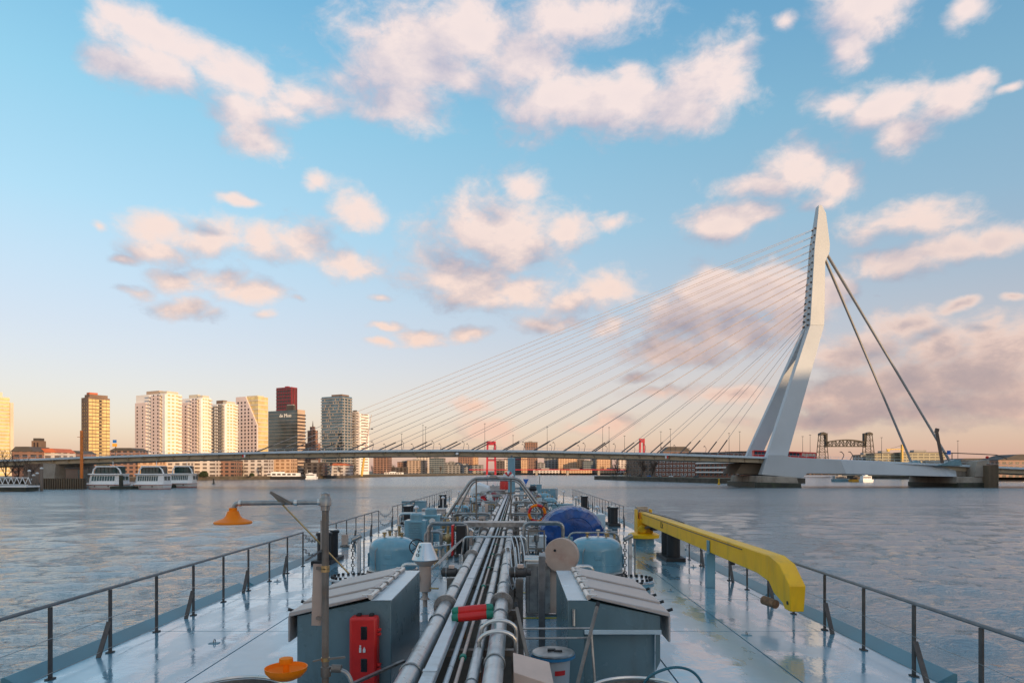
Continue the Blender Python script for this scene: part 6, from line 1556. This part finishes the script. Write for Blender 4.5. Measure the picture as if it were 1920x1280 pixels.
# ------------------------------------------------------------------ old lift bridge
t = thing('lift_bridge', 'dark steel lift bridge with two lattice towers behind the pylon', 'lift bridge', (XF(1585, 900), 900, 0)); Yl = 900
def lattice(t, c0, c1, top, bot, wtop):
    xa0, xa1 = XF(c0, Yl), XF(c1, Yl); zt, zb_ = ZF(top, Yl), 3
    tw = MB()
    xt0 = XF((c0 + c1) / 2, Yl) - wtop / 2; xt1 = xt0 + wtop
    for x_b, x_t in ((xa0, xt0), (xa1, xt1)):
        for y_b, y_t in ((Yl - 5, Yl - 3), (Yl + 5, Yl + 3)):
            q = MB(); q.bar((x_b, y_b, zb_), (x_t, y_t, zt), .8, .8); part(t, 'tower_leg', q, 'dark_steel')
    n = 7
    for k in range(n):
        u0, u1 = k / n, (k + 1) / n; f = lambda xb_, xt_, u: xb_ + (xt_ - xb_) * u
        for s in (-1, 1):
            y0 = Yl + s * (5 - 2 * u0); y1 = Yl + s * (5 - 2 * u1); z0_ = zb_ + (zt - zb_) * u0; z1_ = zb_ + (zt - zb_) * u1
            q = MB(); q.bar((f(xa0, xt0, u0), y0, z0_), (f(xa1, xt1, u1), y1, z1_), .32, .32); part(t, 'diagonal', q, 'dark_steel')
            q = MB(); q.bar((f(xa1, xt1, u0), y0, z0_), (f(xa0, xt0, u1), y1, z1_), .32, .32); part(t, 'diagonal', q, 'dark_steel')
            q = MB(); q.bar((f(xa0, xt0, u1), y1, z1_), (f(xa1, xt1, u1), y1, z1_), .6, .6); part(t, 'strut', q, 'dark_steel')
    q = MB(); xm = (xt0 + xt1) / 2; q.prism([(xm - wtop * .6, zt), (xm + wtop * .6, zt), (xm + wtop * .5, zt + 2.2), (xm, zt + 3.6), (xm - wtop * .5, zt + 2.2)], Yl - 4.5, Yl + 4.5); part(t, 'sheave_house', q, 'dark_steel')
lattice(t, 1530.5, 1553, 815, 862, 7); lattice(t, 1616, 1640, 815, 862, 7)
for px in (1548.5, 1620.5):
    q = MB(); q.b2(XF(px, Yl) - 1.1, XF(px, Yl) + 1.1, Yl - 3, Yl + 3, ZF(838, Yl), ZF(812, Yl)); part(t, 'counterweight', q, 'dark_steel')
for s in (-4, 4):
    n = 10; bot = [Vector((XF(1550 + 69 * k / n, Yl), Yl + s, ZF(836.5, Yl))) for k in range(n + 1)]; tp = [Vector((XF(1550 + 69 * k / n, Yl), Yl + s, ZF(829 - 4.5 * (1 - ((k - n / 2) / (n / 2)) ** 2), Yl))) for k in range(n + 1)]
    for k in range(n):
        q = MB(); q.bar(bot[k], bot[k + 1], 1.1, 1.1); part(t, 'bottom_chord', q, 'dark_steel'); q = MB(); q.bar(tp[k], tp[k + 1], 1.1, 1.3); part(t, 'top_chord', q, 'dark_steel')
        q = MB(); q.bar(bot[k], tp[k + 1], .6, .6) if k % 2 else q.bar(tp[k], bot[k + 1], .6, .6); part(t, 'diagonal', q, 'dark_steel'); q = MB(); q.bar(bot[k], tp[k], .6, .6); part(t, 'vertical', q, 'dark_steel')
for k, px in enumerate((1578, 1594)):
    t2 = thing('curved_lamp', ['left', 'right'][k] + ' one of two curled lamps below the lift bridge span', 'street lamp', (XF(px, 360), 360, ZF(862, 360)), 'curled lamps right of the pylon'); q = MB(); b = P(px, 862, 360); q.tube([b, b + Vector((1.0, 0, 1.8)), b + Vector((1.2, 0, 2.8)), b + Vector((.3, 0, 4.0)), b + Vector((-.3, 0, 4.3))], .2, 6); part(t2, 'stem', q, 'stay_dark'); q = MB(); q.box(b + Vector((-.4, 0, 4.3)), (1.0, .5, .4)); part(t2, 'head', q, 'stay_dark')
# yellow crane and pale flats at the right
t = thing('tower_crane', 'small yellow tower crane before the pale flats at the right', 'crane', (XF(1691, 640), 640, 3)); q = MB(); q.b2(XF(1690, 640), XF(1693, 640), 639, 641, 3, ZF(833, 640)); part(t, 'tower', q, 'crane_yellow'); q = MB(); q.bar(P(1662, 842.3, 640), P(1700, 841.5, 640), 1.2, .9); part(t, 'jib', q, 'crane_yellow'); q = MB(); q.box(P(1665.5, 844, 640), (2.2, 1.5, 2.2)); part(t, 'counterweight', q, 'crane_yellow'); q = MB(); q.cyl(P(1691.5, 834, 640), P(1668, 841.5, 640), .15, n=5); part(t, 'tie', q, 'stay_dark')
block('pale_flats', 'pale yellow flats with long balconies right of the lift bridge', 'apartments', 1640, 1693, 850, 780, 'far_yellow', 20); block('pale_flats', 'wide pale yellow flats behind the foot of the left back stay', 'apartments', 1694, 1772, 848.5, 770, 'far_yellow', 20)
block('pale_flats', 'low pale flats just left of the lift bridge tower', 'apartments', 1614, 1642, 853, 820, 'far_grey', 20)
block('quay_shed', 'brown brick sheds with dark roofs at the right edge', 'building', 1872, 1960, 862, 520, 'far_brick', 24, roof='gable', roofh=2)
block('quay_shed', 'low grey roofs behind the anchor pier at the right', 'building', 1795, 1872, 863, 620, 'far_grey', 24, roof='gable', roofh=2)
t = thing('arched_roof', 'dark arched roof at the right edge of the picture', 'building', (XF(1915, 560), 560, 3)); q = MB(); q.prism([(XF(1874, 560) + (XF(1960, 560) - XF(1874, 560)) * k / 12, ZF(866, 560) + 6.5 * sin(pi * k / 12)) for k in range(13)], 560, 585); part(t, 'roof', q, 'roof_dark'); q = MB(); q.b2(XF(1880, 560), XF(1955, 560), 561, 584, 3, ZF(866, 560)); part(t, 'wall', q, 'wall_brown')
block('island_house', 'dark brick houses under the anchor brace right of the pylon', 'building', 1510, 1560, 872, 900, 'far_brick', 20); block('island_house', 'long dark quay building under the anchor brace', 'building', 1560, 1700, 876, 1000, 'far_dark', 20)
# ------------------------------------------------------------------ tall towers on the right bank, behind the camera: they keep the ship and the bridge deck in shade
s2 = Vector((sin(SUN_AZ), cos(SUN_AZ), 0)); p2 = Vector((-s2.y, s2.x, 0))
if p2.x < 0: p2 = -p2
for k, (p0, p1, h) in enumerate(((-75, 70, 148), (66, 160, 150), (156, 250, 147), (246, 372, 149), (368, 470, 140))):
    c = s2 * 600 + p2 * (p0 + p1) / 2; t = thing('quay_tower', f'{words_[k]} office tower on the right bank behind the camera, outside the picture', 'office tower', (c.x, c.y, 4), 'towers behind the camera')
    q = MB(); q.box((c.x, c.y, 4 + h / 2), (p1 - p0, 28, h), rz=atan2(p2.y, p2.x)); part(t, 'wall', q, 'far_glass'); q = MB(); q.box((c.x, c.y, 4.5 + h), (p1 - p0 - 14, 20, 1.0), rz=atan2(p2.y, p2.x)); part(t, 'roof', q, 'roof_dark')
# ------------------------------------------------------------------ cruise boats at the left quay
def cruise(px0, px1, pb, Y, label, decks=2, depth=9, lean=0):
    x0, x1 = XF(px0, Y), XF(px1, Y); W_ = x1 - x0; cx = (x0 + x1) / 2; zt = ZF(870, Y)
    t = thing('cruise_boat', label, 'boat', (cx, Y, 0), 'white cruise boats at the left quay')
    def sec(z, k, yb): return [(cx - W_ / 2 * k, Y + yb + 1.6, z), (cx - W_ * .38 * k, Y + yb, z), (cx + W_ * .38 * k, Y + yb, z), (cx + W_ / 2 * k, Y + yb + 1.6, z), (cx + W_ / 2 * k, Y + depth, z), (cx - W_ / 2 * k, Y + depth, z)]
    q = MB(); q.loft([sec(-.5, .90, 1.4), sec(.8, .97, .5), sec(2.1, 1.02, -.3), sec(2.6, 1.0, -.1)]); part(t, 'hull', q, 'boat_white')
    q = MB(); q.loft([sec(.05, .955, .75), sec(.35, .965, .65)]); part(t, 'waterline_band', q, 'boat_stripe')
    q = MB(); q.loft([sec(1.75, 1.015, -.26), sec(1.95, 1.022, -.32)]); part(t, 'rubbing_strake', q, 'boat_stripe')
    q = MB(); q.loft([sec(2.602, .95, 1.0), sec(3.2, .95, 1.0), sec(6.3, .92, 1.6)]); part(t, 'lower_cabin', q, 'boat_white')
    npan = 9
    for k in range(npan):
        a = cx - W_ * .345 + W_ * .69 * k / npan + .1; b = cx - W_ * .345 + W_ * .69 * (k + 1) / npan - .1
        q = MB(); q.add([(a, Y + 1.06, 3.6), (b, Y + 1.06, 3.6), (b, Y + 1.44, 5.7), (a, Y + 1.44, 5.7), (a, Y + 1.3, 3.6), (b, Y + 1.3, 3.6), (b, Y + 1.7, 5.7), (a, Y + 1.7, 5.7)], [(0, 1, 2, 3), (7, 6, 5, 4), (0, 4, 5, 1), (1, 5, 6, 2), (2, 6, 7, 3), (3, 7, 4, 0)]); part(t, 'pane', q, 'glass_green')
    for s in (-1, 1):
        for k in range(2):
            y0 = Y + 3.4 + k * 2.7; q = MB(); q.b2(cx + s * W_ * .464, cx + s * W_ * .472, y0, y0 + 2.2, 3.6, 5.6); part(t, 'side_pane', q, 'glass_green')
    q = MB(); q.loft([sec(6.302, .97, .4), sec(6.75, .97, .5)]); part(t, 'upper_deck', q, 'boat_white')
    if decks > 1:
        zc = zt - 1.0
        q = MB(); q.tube([(cx - W_ * .40, Y + 3.5, 6.75), (cx - W_ * .36, Y + 3.2, 6.75 + (zc - 6.75) * .6), (cx - W_ * .26, Y + 3.1, zc), (cx + W_ * .30, Y + 3.1, zc), (cx + W_ * .40, Y + 3.2, 6.75 + (zc - 6.75) * .6), (cx + W_ * .44, Y + 3.5, 6.75)], .32, 8); part(t, 'arch_frame', q, 'boat_white')
        for k in range(5):
            a = cx - W_ * .28 + W_ * .56 * k / 5 + .12; b = cx - W_ * .28 + W_ * .56 * (k + 1) / 5 - .12; q = MB(); q.b2(a, b, Y + 3.6, Y + 3.75, 7.1, zc - .3); part(t, 'pane', q, 'glass_green')
        q = MB(); q.b2(cx - W_ * .30, cx + W_ * .34, Y + 2.6, Y + depth - .2, zc, zc + .35); part(t, 'sun_roof', q, 'boat_white', bevel=.1)
        q = MB(); q.b2(cx - W_ * .36, cx + W_ * .38, Y + 4.2, Y + depth - .6, 6.752, zc - .02); part(t, 'upper_cabin', q, 'glass_green')
        q = MB(); q.cyl((cx + W_ * .1, Y + 6, zc + .3), (cx + W_ * .1, Y + 6, zc + 2.4), .1, n=6); part(t, 'mast', q, 'boat_white')
    for k in range(2):
        q = MB(); q.lathe([(.28, -.05), (.28, .05)], (cx + (k - .5) * W_ * .4, Y - .05, 1.3), 10, 'Y'); part(t, 'porthole', q, 'window_dark')
cruise(158, 222, 916, 293, 'white cruise boat with dark green windows nearest the orange pole')
cruise(246, 302, 917, 290, 'white cruise boat moored second from the orange pole')
cruise(312, 357, 912, 322, 'rightmost and smallest of the three white cruise boats', depth=7)
q = MB(); q.b2(XF(206, 285), XF(246, 285), 285, 330, -.5, 1.5); t = thing('mooring_pontoon', 'dark low pontoon between the first and second cruise boats', 'pontoon', (XF(226, 285), 285, 0)); part(t, 'deck', q, 'wet_stone', bevel=.1); q = MB(); q.cyl((XF(227, 286), 286, -1), (XF(227, 286), 286, 6), .8, n=8); part(t, 'dolphin_pile', q, 'wet_stone')
# bank stage at far left: pilings, gangway, pontoon house
for k, px in enumerate((55, 63, 70, 78, 59)):
    Y = 272 + 3 * (k % 3); q = MB(); q.cyl((XF(px, Y), Y, -1), (XF(px, Y), Y, (8.0, 6.2, 7.0, 9.0, 4.5)[k]), .55, n=10)
    q2 = thing('mooring_pile', f'{words_[k]} timber mooring pile beside the white gangway at the left edge', 'pile', (XF(px, Y), Y, 0), 'mooring piles at the left'); part(q2, 'shaft', q, 'post_brown'); q = MB(); q.lathe([(.6, -.3), (.6, .1), (.2, .35)], (XF(px, Y), Y, (8.0, 6.2, 7.0, 9.0, 4.5)[k]), 10); part(q2, 'cap', q, 'white')
Y = 262; t = thing('gangway', 'white truss gangway and landing stage at the left edge', 'gangway', (XF(20, Y), Y, 0))
q = MB(); q.b2(XF(-60, Y), XF(48, Y), Y, Y + 7, .2, 1.6); part(t, 'pontoon', q, 'wet_stone'); q = MB(); q.b2(XF(-60, Y), XF(50, Y), Y - .3, Y + 7.3, 1.6, 2.2); part(t, 'deck', q, 'boat_white')
for z in (2.9, 5.6): q = MB(); q.bar((XF(-60, Y), Y, z), (XF(52, Y), Y, z - .3), .25, .25); part(t, 'chord', q, 'boat_white')
for k in range(11):
    xa = XF(-60, Y) + 2.2 * k; q = MB(); q.bar((xa, Y, 2.9), (xa + 1.1, Y, 5.5), .18, .18); part(t, 'lattice_bar', q, 'boat_white'); q = MB(); q.bar((xa + 1.1, Y, 5.5), (xa + 2.2, Y, 2.9), .18, .18); part(t, 'lattice_bar', q, 'boat_white')
# bridge abutment and kiosk on the left quay
t = thing('bridge_abutment', 'concrete abutment under the left end of the bridge', 'abutment', (XF(92, 330), 332, 0)); q = MB(); q.prism([(XF(78, 330), 2), (XF(98, 330), 2), (XF(102, 330), ZF(869, 330)), (XF(78, 330), ZF(867, 330))], 331, 361); part(t, 'wall', q, 'concrete'); q = MB(); q.b2(XF(40, 330), XF(78, 330), 331.5, 360.5, 2, ZF(869, 330)); part(t, 'wing_wall', q, 'wall_brown')
t = thing('quay_kiosk', 'brown kiosk with a teal side under the bridge on the left quay', 'kiosk', (XF(136, 310), 310, 3)); q = MB(); q.b2(XF(123, 310), XF(146, 310), 310, 316, 3, ZF(878, 310)); part(t, 'wall', q, 'wall_brown'); q = MB(); q.b2(XF(146, 310) + .01, XF(150, 310), 309.9, 316, 3, ZF(879, 310)); part(t, 'teal_panel', q, 'glass_green'); q = MB(); q.b2(XF(121, 310), XF(151, 310), 309.5, 316.5, ZF(878, 310), ZF(876, 310)); part(t, 'roof', q, 'roof_dark')
# landing wall of the left quay, lit timber face
t = thing('timber_wall', 'dark timber quay wall between the piles and first cruise boat', 'quay wall', (XF(118, 291), 290, 0)); q = MB(); q.b2(XF(80, 290), XF(158, 290), 290.5, 291.5, -1, ZF(897, 290)); part(t, 'wall', q, 'quay_stone')
for k in range(18):
    x = XF(81 + 4.3 * k, 290); q = MB(); q.box((x, 290.3, 1.8), (.45, .5, 6.0)); part(t, 'pile', q, 'brown_box')
# smaller vessels along the left bank
def barge(px0, px1, pb, pt, Y, hull, cabin, label, name='barge', cat='boat'):
    x0, x1 = XF(px0, Y), XF(px1, Y); W_ = x1 - x0; zt = ZF(pt, Y)
    t = thing(name, label, cat, ((x0 + x1) / 2, Y, 0), 'vessels along the far banks'); h = zt * .40
    q = MB(); q.loft([[(x0 + W_ * a, Y, z), (x1 - W_ * a * .6, Y, z), (x1 - W_ * a * .6, Y + 6, z), (x0 + W_ * a, Y + 6, z)] for z, a in ((-.5, .06), (h, 0))]); part(t, 'hull', q, hull)
    q = MB(); q.b2(x0 + W_ * .08, x1 - W_ * .12, Y + .8, Y + 5.2, h, zt * .85); part(t, 'cabin', q, cabin)
    for k in range(7):
        a = x0 + W_ * (.11 + .105 * k); q = MB(); q.b2(a, a + W_ * .07, Y + .72, Y + .85, h + (zt * .85 - h) * .35, h + (zt * .85 - h) * .78); part(t, 'window', q, 'window_dark')
    q = MB(); q.b2(x0 + W_ * .30, x0 + W_ * .55, Y + 1.2, Y + 4.8, zt * .85, zt); part(t, 'wheelhouse', q, cabin)
    q = MB(); q.cyl((x0 + W_ * .15, Y + 3, h), (x0 + W_ * .15, Y + 3, zt * 1.5), .12, n=6); part(t, 'mast', q, cabin)
barge(481, 571, 897, 884, 620, 'dark_steel', 'boat_white', 'long white passenger ship moored below the blue glass office')
barge(571, 593, 896, 886, 640, 'boat_white', 'boat_white', 'small white boat right of the long passenger ship')
barge(717, 761, 893, 884, 930, 'far_grey', 'boat_white', 'pale green and white barge moored under the middle of the bridge')
barge(1618, 1638, 901, 890, 470, 'boat_white', 'boat_white', 'small white motor boat below the anchor brace')
barge(1598, 1620, 901, 891, 480, 'sign_orange', 'dark_steel', 'small orange and dark tug below the anchor brace')
barge(1565, 1592, 901, 890, 490, 'deck_teal', 'wall_grey', 'grey blue work boat below the anchor brace')
for k, (px, pt, pb, m, lab) in enumerate(((1348, 899, 908, 'yellow', 'small yellow buoy left of the pylon pier'), (1466, 903, 913, 'yellow', 'yellow buoy in front of the pylon pier'), (400.5, 898, 907, 'brown_box', 'dark spar buoy on the water left of the ship'))):
    Y = F * CZ / (pb - HY); x = XF(px, Y); h = ZF(pt, Y); t = thing('buoy', lab, 'buoy', (x, Y, 0), 'buoys'); q = MB(); q.lathe([(.75, -.4), (.8, .5), (.4, .9), (.35, h)], (x, Y, 0), 12); part(t, 'float', q, m); q = MB(); q.lathe([(.55, h), (.55, h + .5), (.1, h + .6)], (x, Y, 0), 10); part(t, 'topmark', q, m)

# ------------------------------------------------------------------ bare winter trees
def bare_tree(name, label, loc, h, spread, seed, group, dens=1.0):
    rnd = random.Random(seed); t = thing(name, label, 'tree', loc, group); L0 = Vector(loc)
    tr = MB(); tw = MB()
    def grow(p, d, ln, r, lvl):
        n = 3; pts = [p]; dd = d.copy()
        for k in range(n):
            dd = (dd + Vector((rnd.uniform(-.2, .2), rnd.uniform(-.2, .2), rnd.uniform(-.03, .12)))).normalized(); pts.append(pts[-1] + dd * ln / n)
        (tr if lvl < 2 else tw).tube(pts, [r, r * .85, r * .7, r * .5], 5 if lvl < 2 else 3, cap=False)
        if lvl >= 4: return
        nb = int((4, 5, 5, 5)[lvl] * (dens if lvl else 1) + .5)
        for b in range(nb):
            q_ = pts[1 + (b + lvl) % 3]; a = rnd.uniform(0, 2 * pi); sp = rnd.uniform(.5, 1.0) * spread
            nd = (dd * .7 + Vector((cos(a) * sp, sin(a) * sp, rnd.uniform(.1, .6)))).normalized()
            grow(q_, nd, ln * rnd.uniform(.52, .76), r * .52, lvl + 1)
    grow(L0, Vector((0, 0, 1)), h * .42, h * .024, 0)
    part(t, 'trunk', tr, 'bark'); part(t, 'crown', tw, 'twig', kind='stuff')
    return t
tt = [(12, 905, 300, 15, 'leftmost bare tree at the left edge'), (35, 905, 310, 14, 'second bare tree from the left edge'), (58, 905, 305, 12, 'third bare tree from the left edge by the abutment'),
      (1155, 894, 585, 16.5, 'bare dark tree at the tip of the island quay'), (1203, 896, 545, 17.5, 'bare dark tree before the brick apartments'), (1222, 897, 540, 16.5, 'bare dark tree right of its twin before the brick apartments'), (1172, 894, 600, 12, 'smaller bare tree between the island trees'),
      (1382, 893, 620, 27, 'round bare tree rising behind the bridge left of the pylon'), (1548, 884, 900, 26, 'low bare tree at the foot of the lift bridge'), (1395, 893, 640, 24, 'second round bare tree behind the bridge by the pylon leg'),
      (735, 888, 1000, 15, 'bare tree under the bridge right of the yellow mast'), (752, 888, 1020, 15, 'bare tree under the bridge beside the tan block'), (600, 893, 680, 13, 'bare tree below the brown stepped block'), (640, 893, 690, 12, 'bare tree below the balcony tower'), (663, 892, 700, 13, 'bare tree left of the yellow mast'), (455, 894, 605, 10, 'bare tree below the pink tower'), (490, 894, 615, 11, 'bare tree left of the orange hall'), (1815, 880, 500, 14, 'bare tree behind the anchor pier at the right')]
for k, (px, pb, Y, h, lab) in enumerate(tt):
    bare_tree('bare_tree', lab, (XF(px, Y), Y, 3.1 if px < 1700 else 3.0), h, .95 if k not in (7, 9) else 1.1, 100 + k, 'bare winter trees', 1.2 if k in (3, 4, 5, 7, 9) else 1.0)
# rounded evergreen bush and a grass slope on the left bank
def bush(px, pb, Y, r, label, seed):
    rnd = random.Random(seed); x = XF(px, Y); t = thing('bush', label, 'bush', (x, Y, 3), 'bushes on the left bank'); q = MB()
    for k in range(420):
        a, b_, rr = rnd.uniform(0, 2 * pi), rnd.uniform(-.3, 1.4), r * rnd.uniform(.6, 1.05); c = Vector((x + rr * cos(a) * cos(b_), Y + rr * sin(a) * cos(b_), 3.4 + rr * .9 * (sin(b_) + .25))); s = r * .17
        u = Vector((rnd.uniform(-1, 1), rnd.uniform(-1, 1), rnd.uniform(-1, 1))).normalized() * s; v = Vector((rnd.uniform(-1, 1), rnd.uniform(-1, 1), rnd.uniform(-1, 1))).normalized() * s
        q.add([c - u, c + v, c + u, c - v], [(0, 1, 2, 3)])
    part(t, 'foliage', q, 'bush', kind='stuff'); q = MB(); q.cyl((x, Y, 3), (x, Y, 3 + r * .7), .25, .1, n=6); part(t, 'stem', q, 'bark')
bush(382, 890, 575, 3.6, 'round dark evergreen bush on the quay below the white towers', 1); bush(472, 891, 600, 2.2, 'low dark bush below the pink tower', 2)
# cars parked along the island quay
for k in range(9):
    u = .06 + .1 * k; p = Vector((80, 606, 3.2)) + (Vector((128, 440, 3.2)) - Vector((80, 606, 3.2))) * u; a = atan2(440 - 606, 128 - 80)
    t = thing('parked_car', f'{words_[k]} parked car along the island quay, counted from its tip', 'car', tuple(p), 'cars on the island quay'); m_ = ('far_grey', 'boat_white', 'wall_grey', 'dark_steel', 'sign_blue')[k % 5]
    R = Matrix.Rotation(a, 3, 'Z'); q = MB(); q.loft([[p + R @ Vector((x, y, z)) for x, y in ((-2.1 * s, -.85), (2.1 * s, -.85), (2.1 * s, .85), (-2.1 * s, .85))] for z, s in ((.35, .98), (.75, 1), (.95, .95))]); part(t, 'body', q, 'wall_grey' if m_.startswith('far') else m_, bevel=.08)
    q = MB(); q.loft([[p + R @ Vector((x, y, z)) for x, y in ((-1.5 * s, -.75), (1.2 * s, -.75), (1.2 * s, .75), (-1.5 * s, .75))] for z, s in ((.95, 1), (1.5, .72))]); part(t, 'cabin', q, 'glass_dark')
    for dx in (-1.3, 1.3):
        for dy in (-.86, .86): q = MB(); q.cyl(p + R @ Vector((dx, dy - .1, .33)), p + R @ Vector((dx, dy + .1, .33)), .33, n=10); part(t, 'wheel', q, 'rubber')

# rows of smaller bare trees along the banks, copies of two of the trees above
src = [o for o in bpy.data.objects if o.name in ('bare_tree.012', 'bare_tree.015')]
rows = [(268 + 13 * k, 566 + 4 * k, .8, f'{words_[k]} small bare tree along the quay below the white towers') for k in range(9)]
rows += [(500 + 12 * k, 652 + 9 * k, .9, f'{words_[k]} small bare tree along the quay below the glass office') for k in range(9)]
rows += [(700 + 16 * k, 1030 + 16 * k, 1.1, f'{words_[k]} small bare tree on the bank under the middle of the bridge') for k in range(9)]
rows += [(1000 + 19 * k, 1336, 1.2, f'{words_[k]} small bare tree on the far quay right of the bow') for k in range(9)]
rt = random.Random(5)
for k, (px, Y, sc, lab) in enumerate(rows):
    px += rt.uniform(-4, 4); dup(src[k % 2], (XF(px, Y), Y, 3.1), lab, rz=rt.uniform(0, 6), scale=sc * rt.uniform(.75, 1.15))
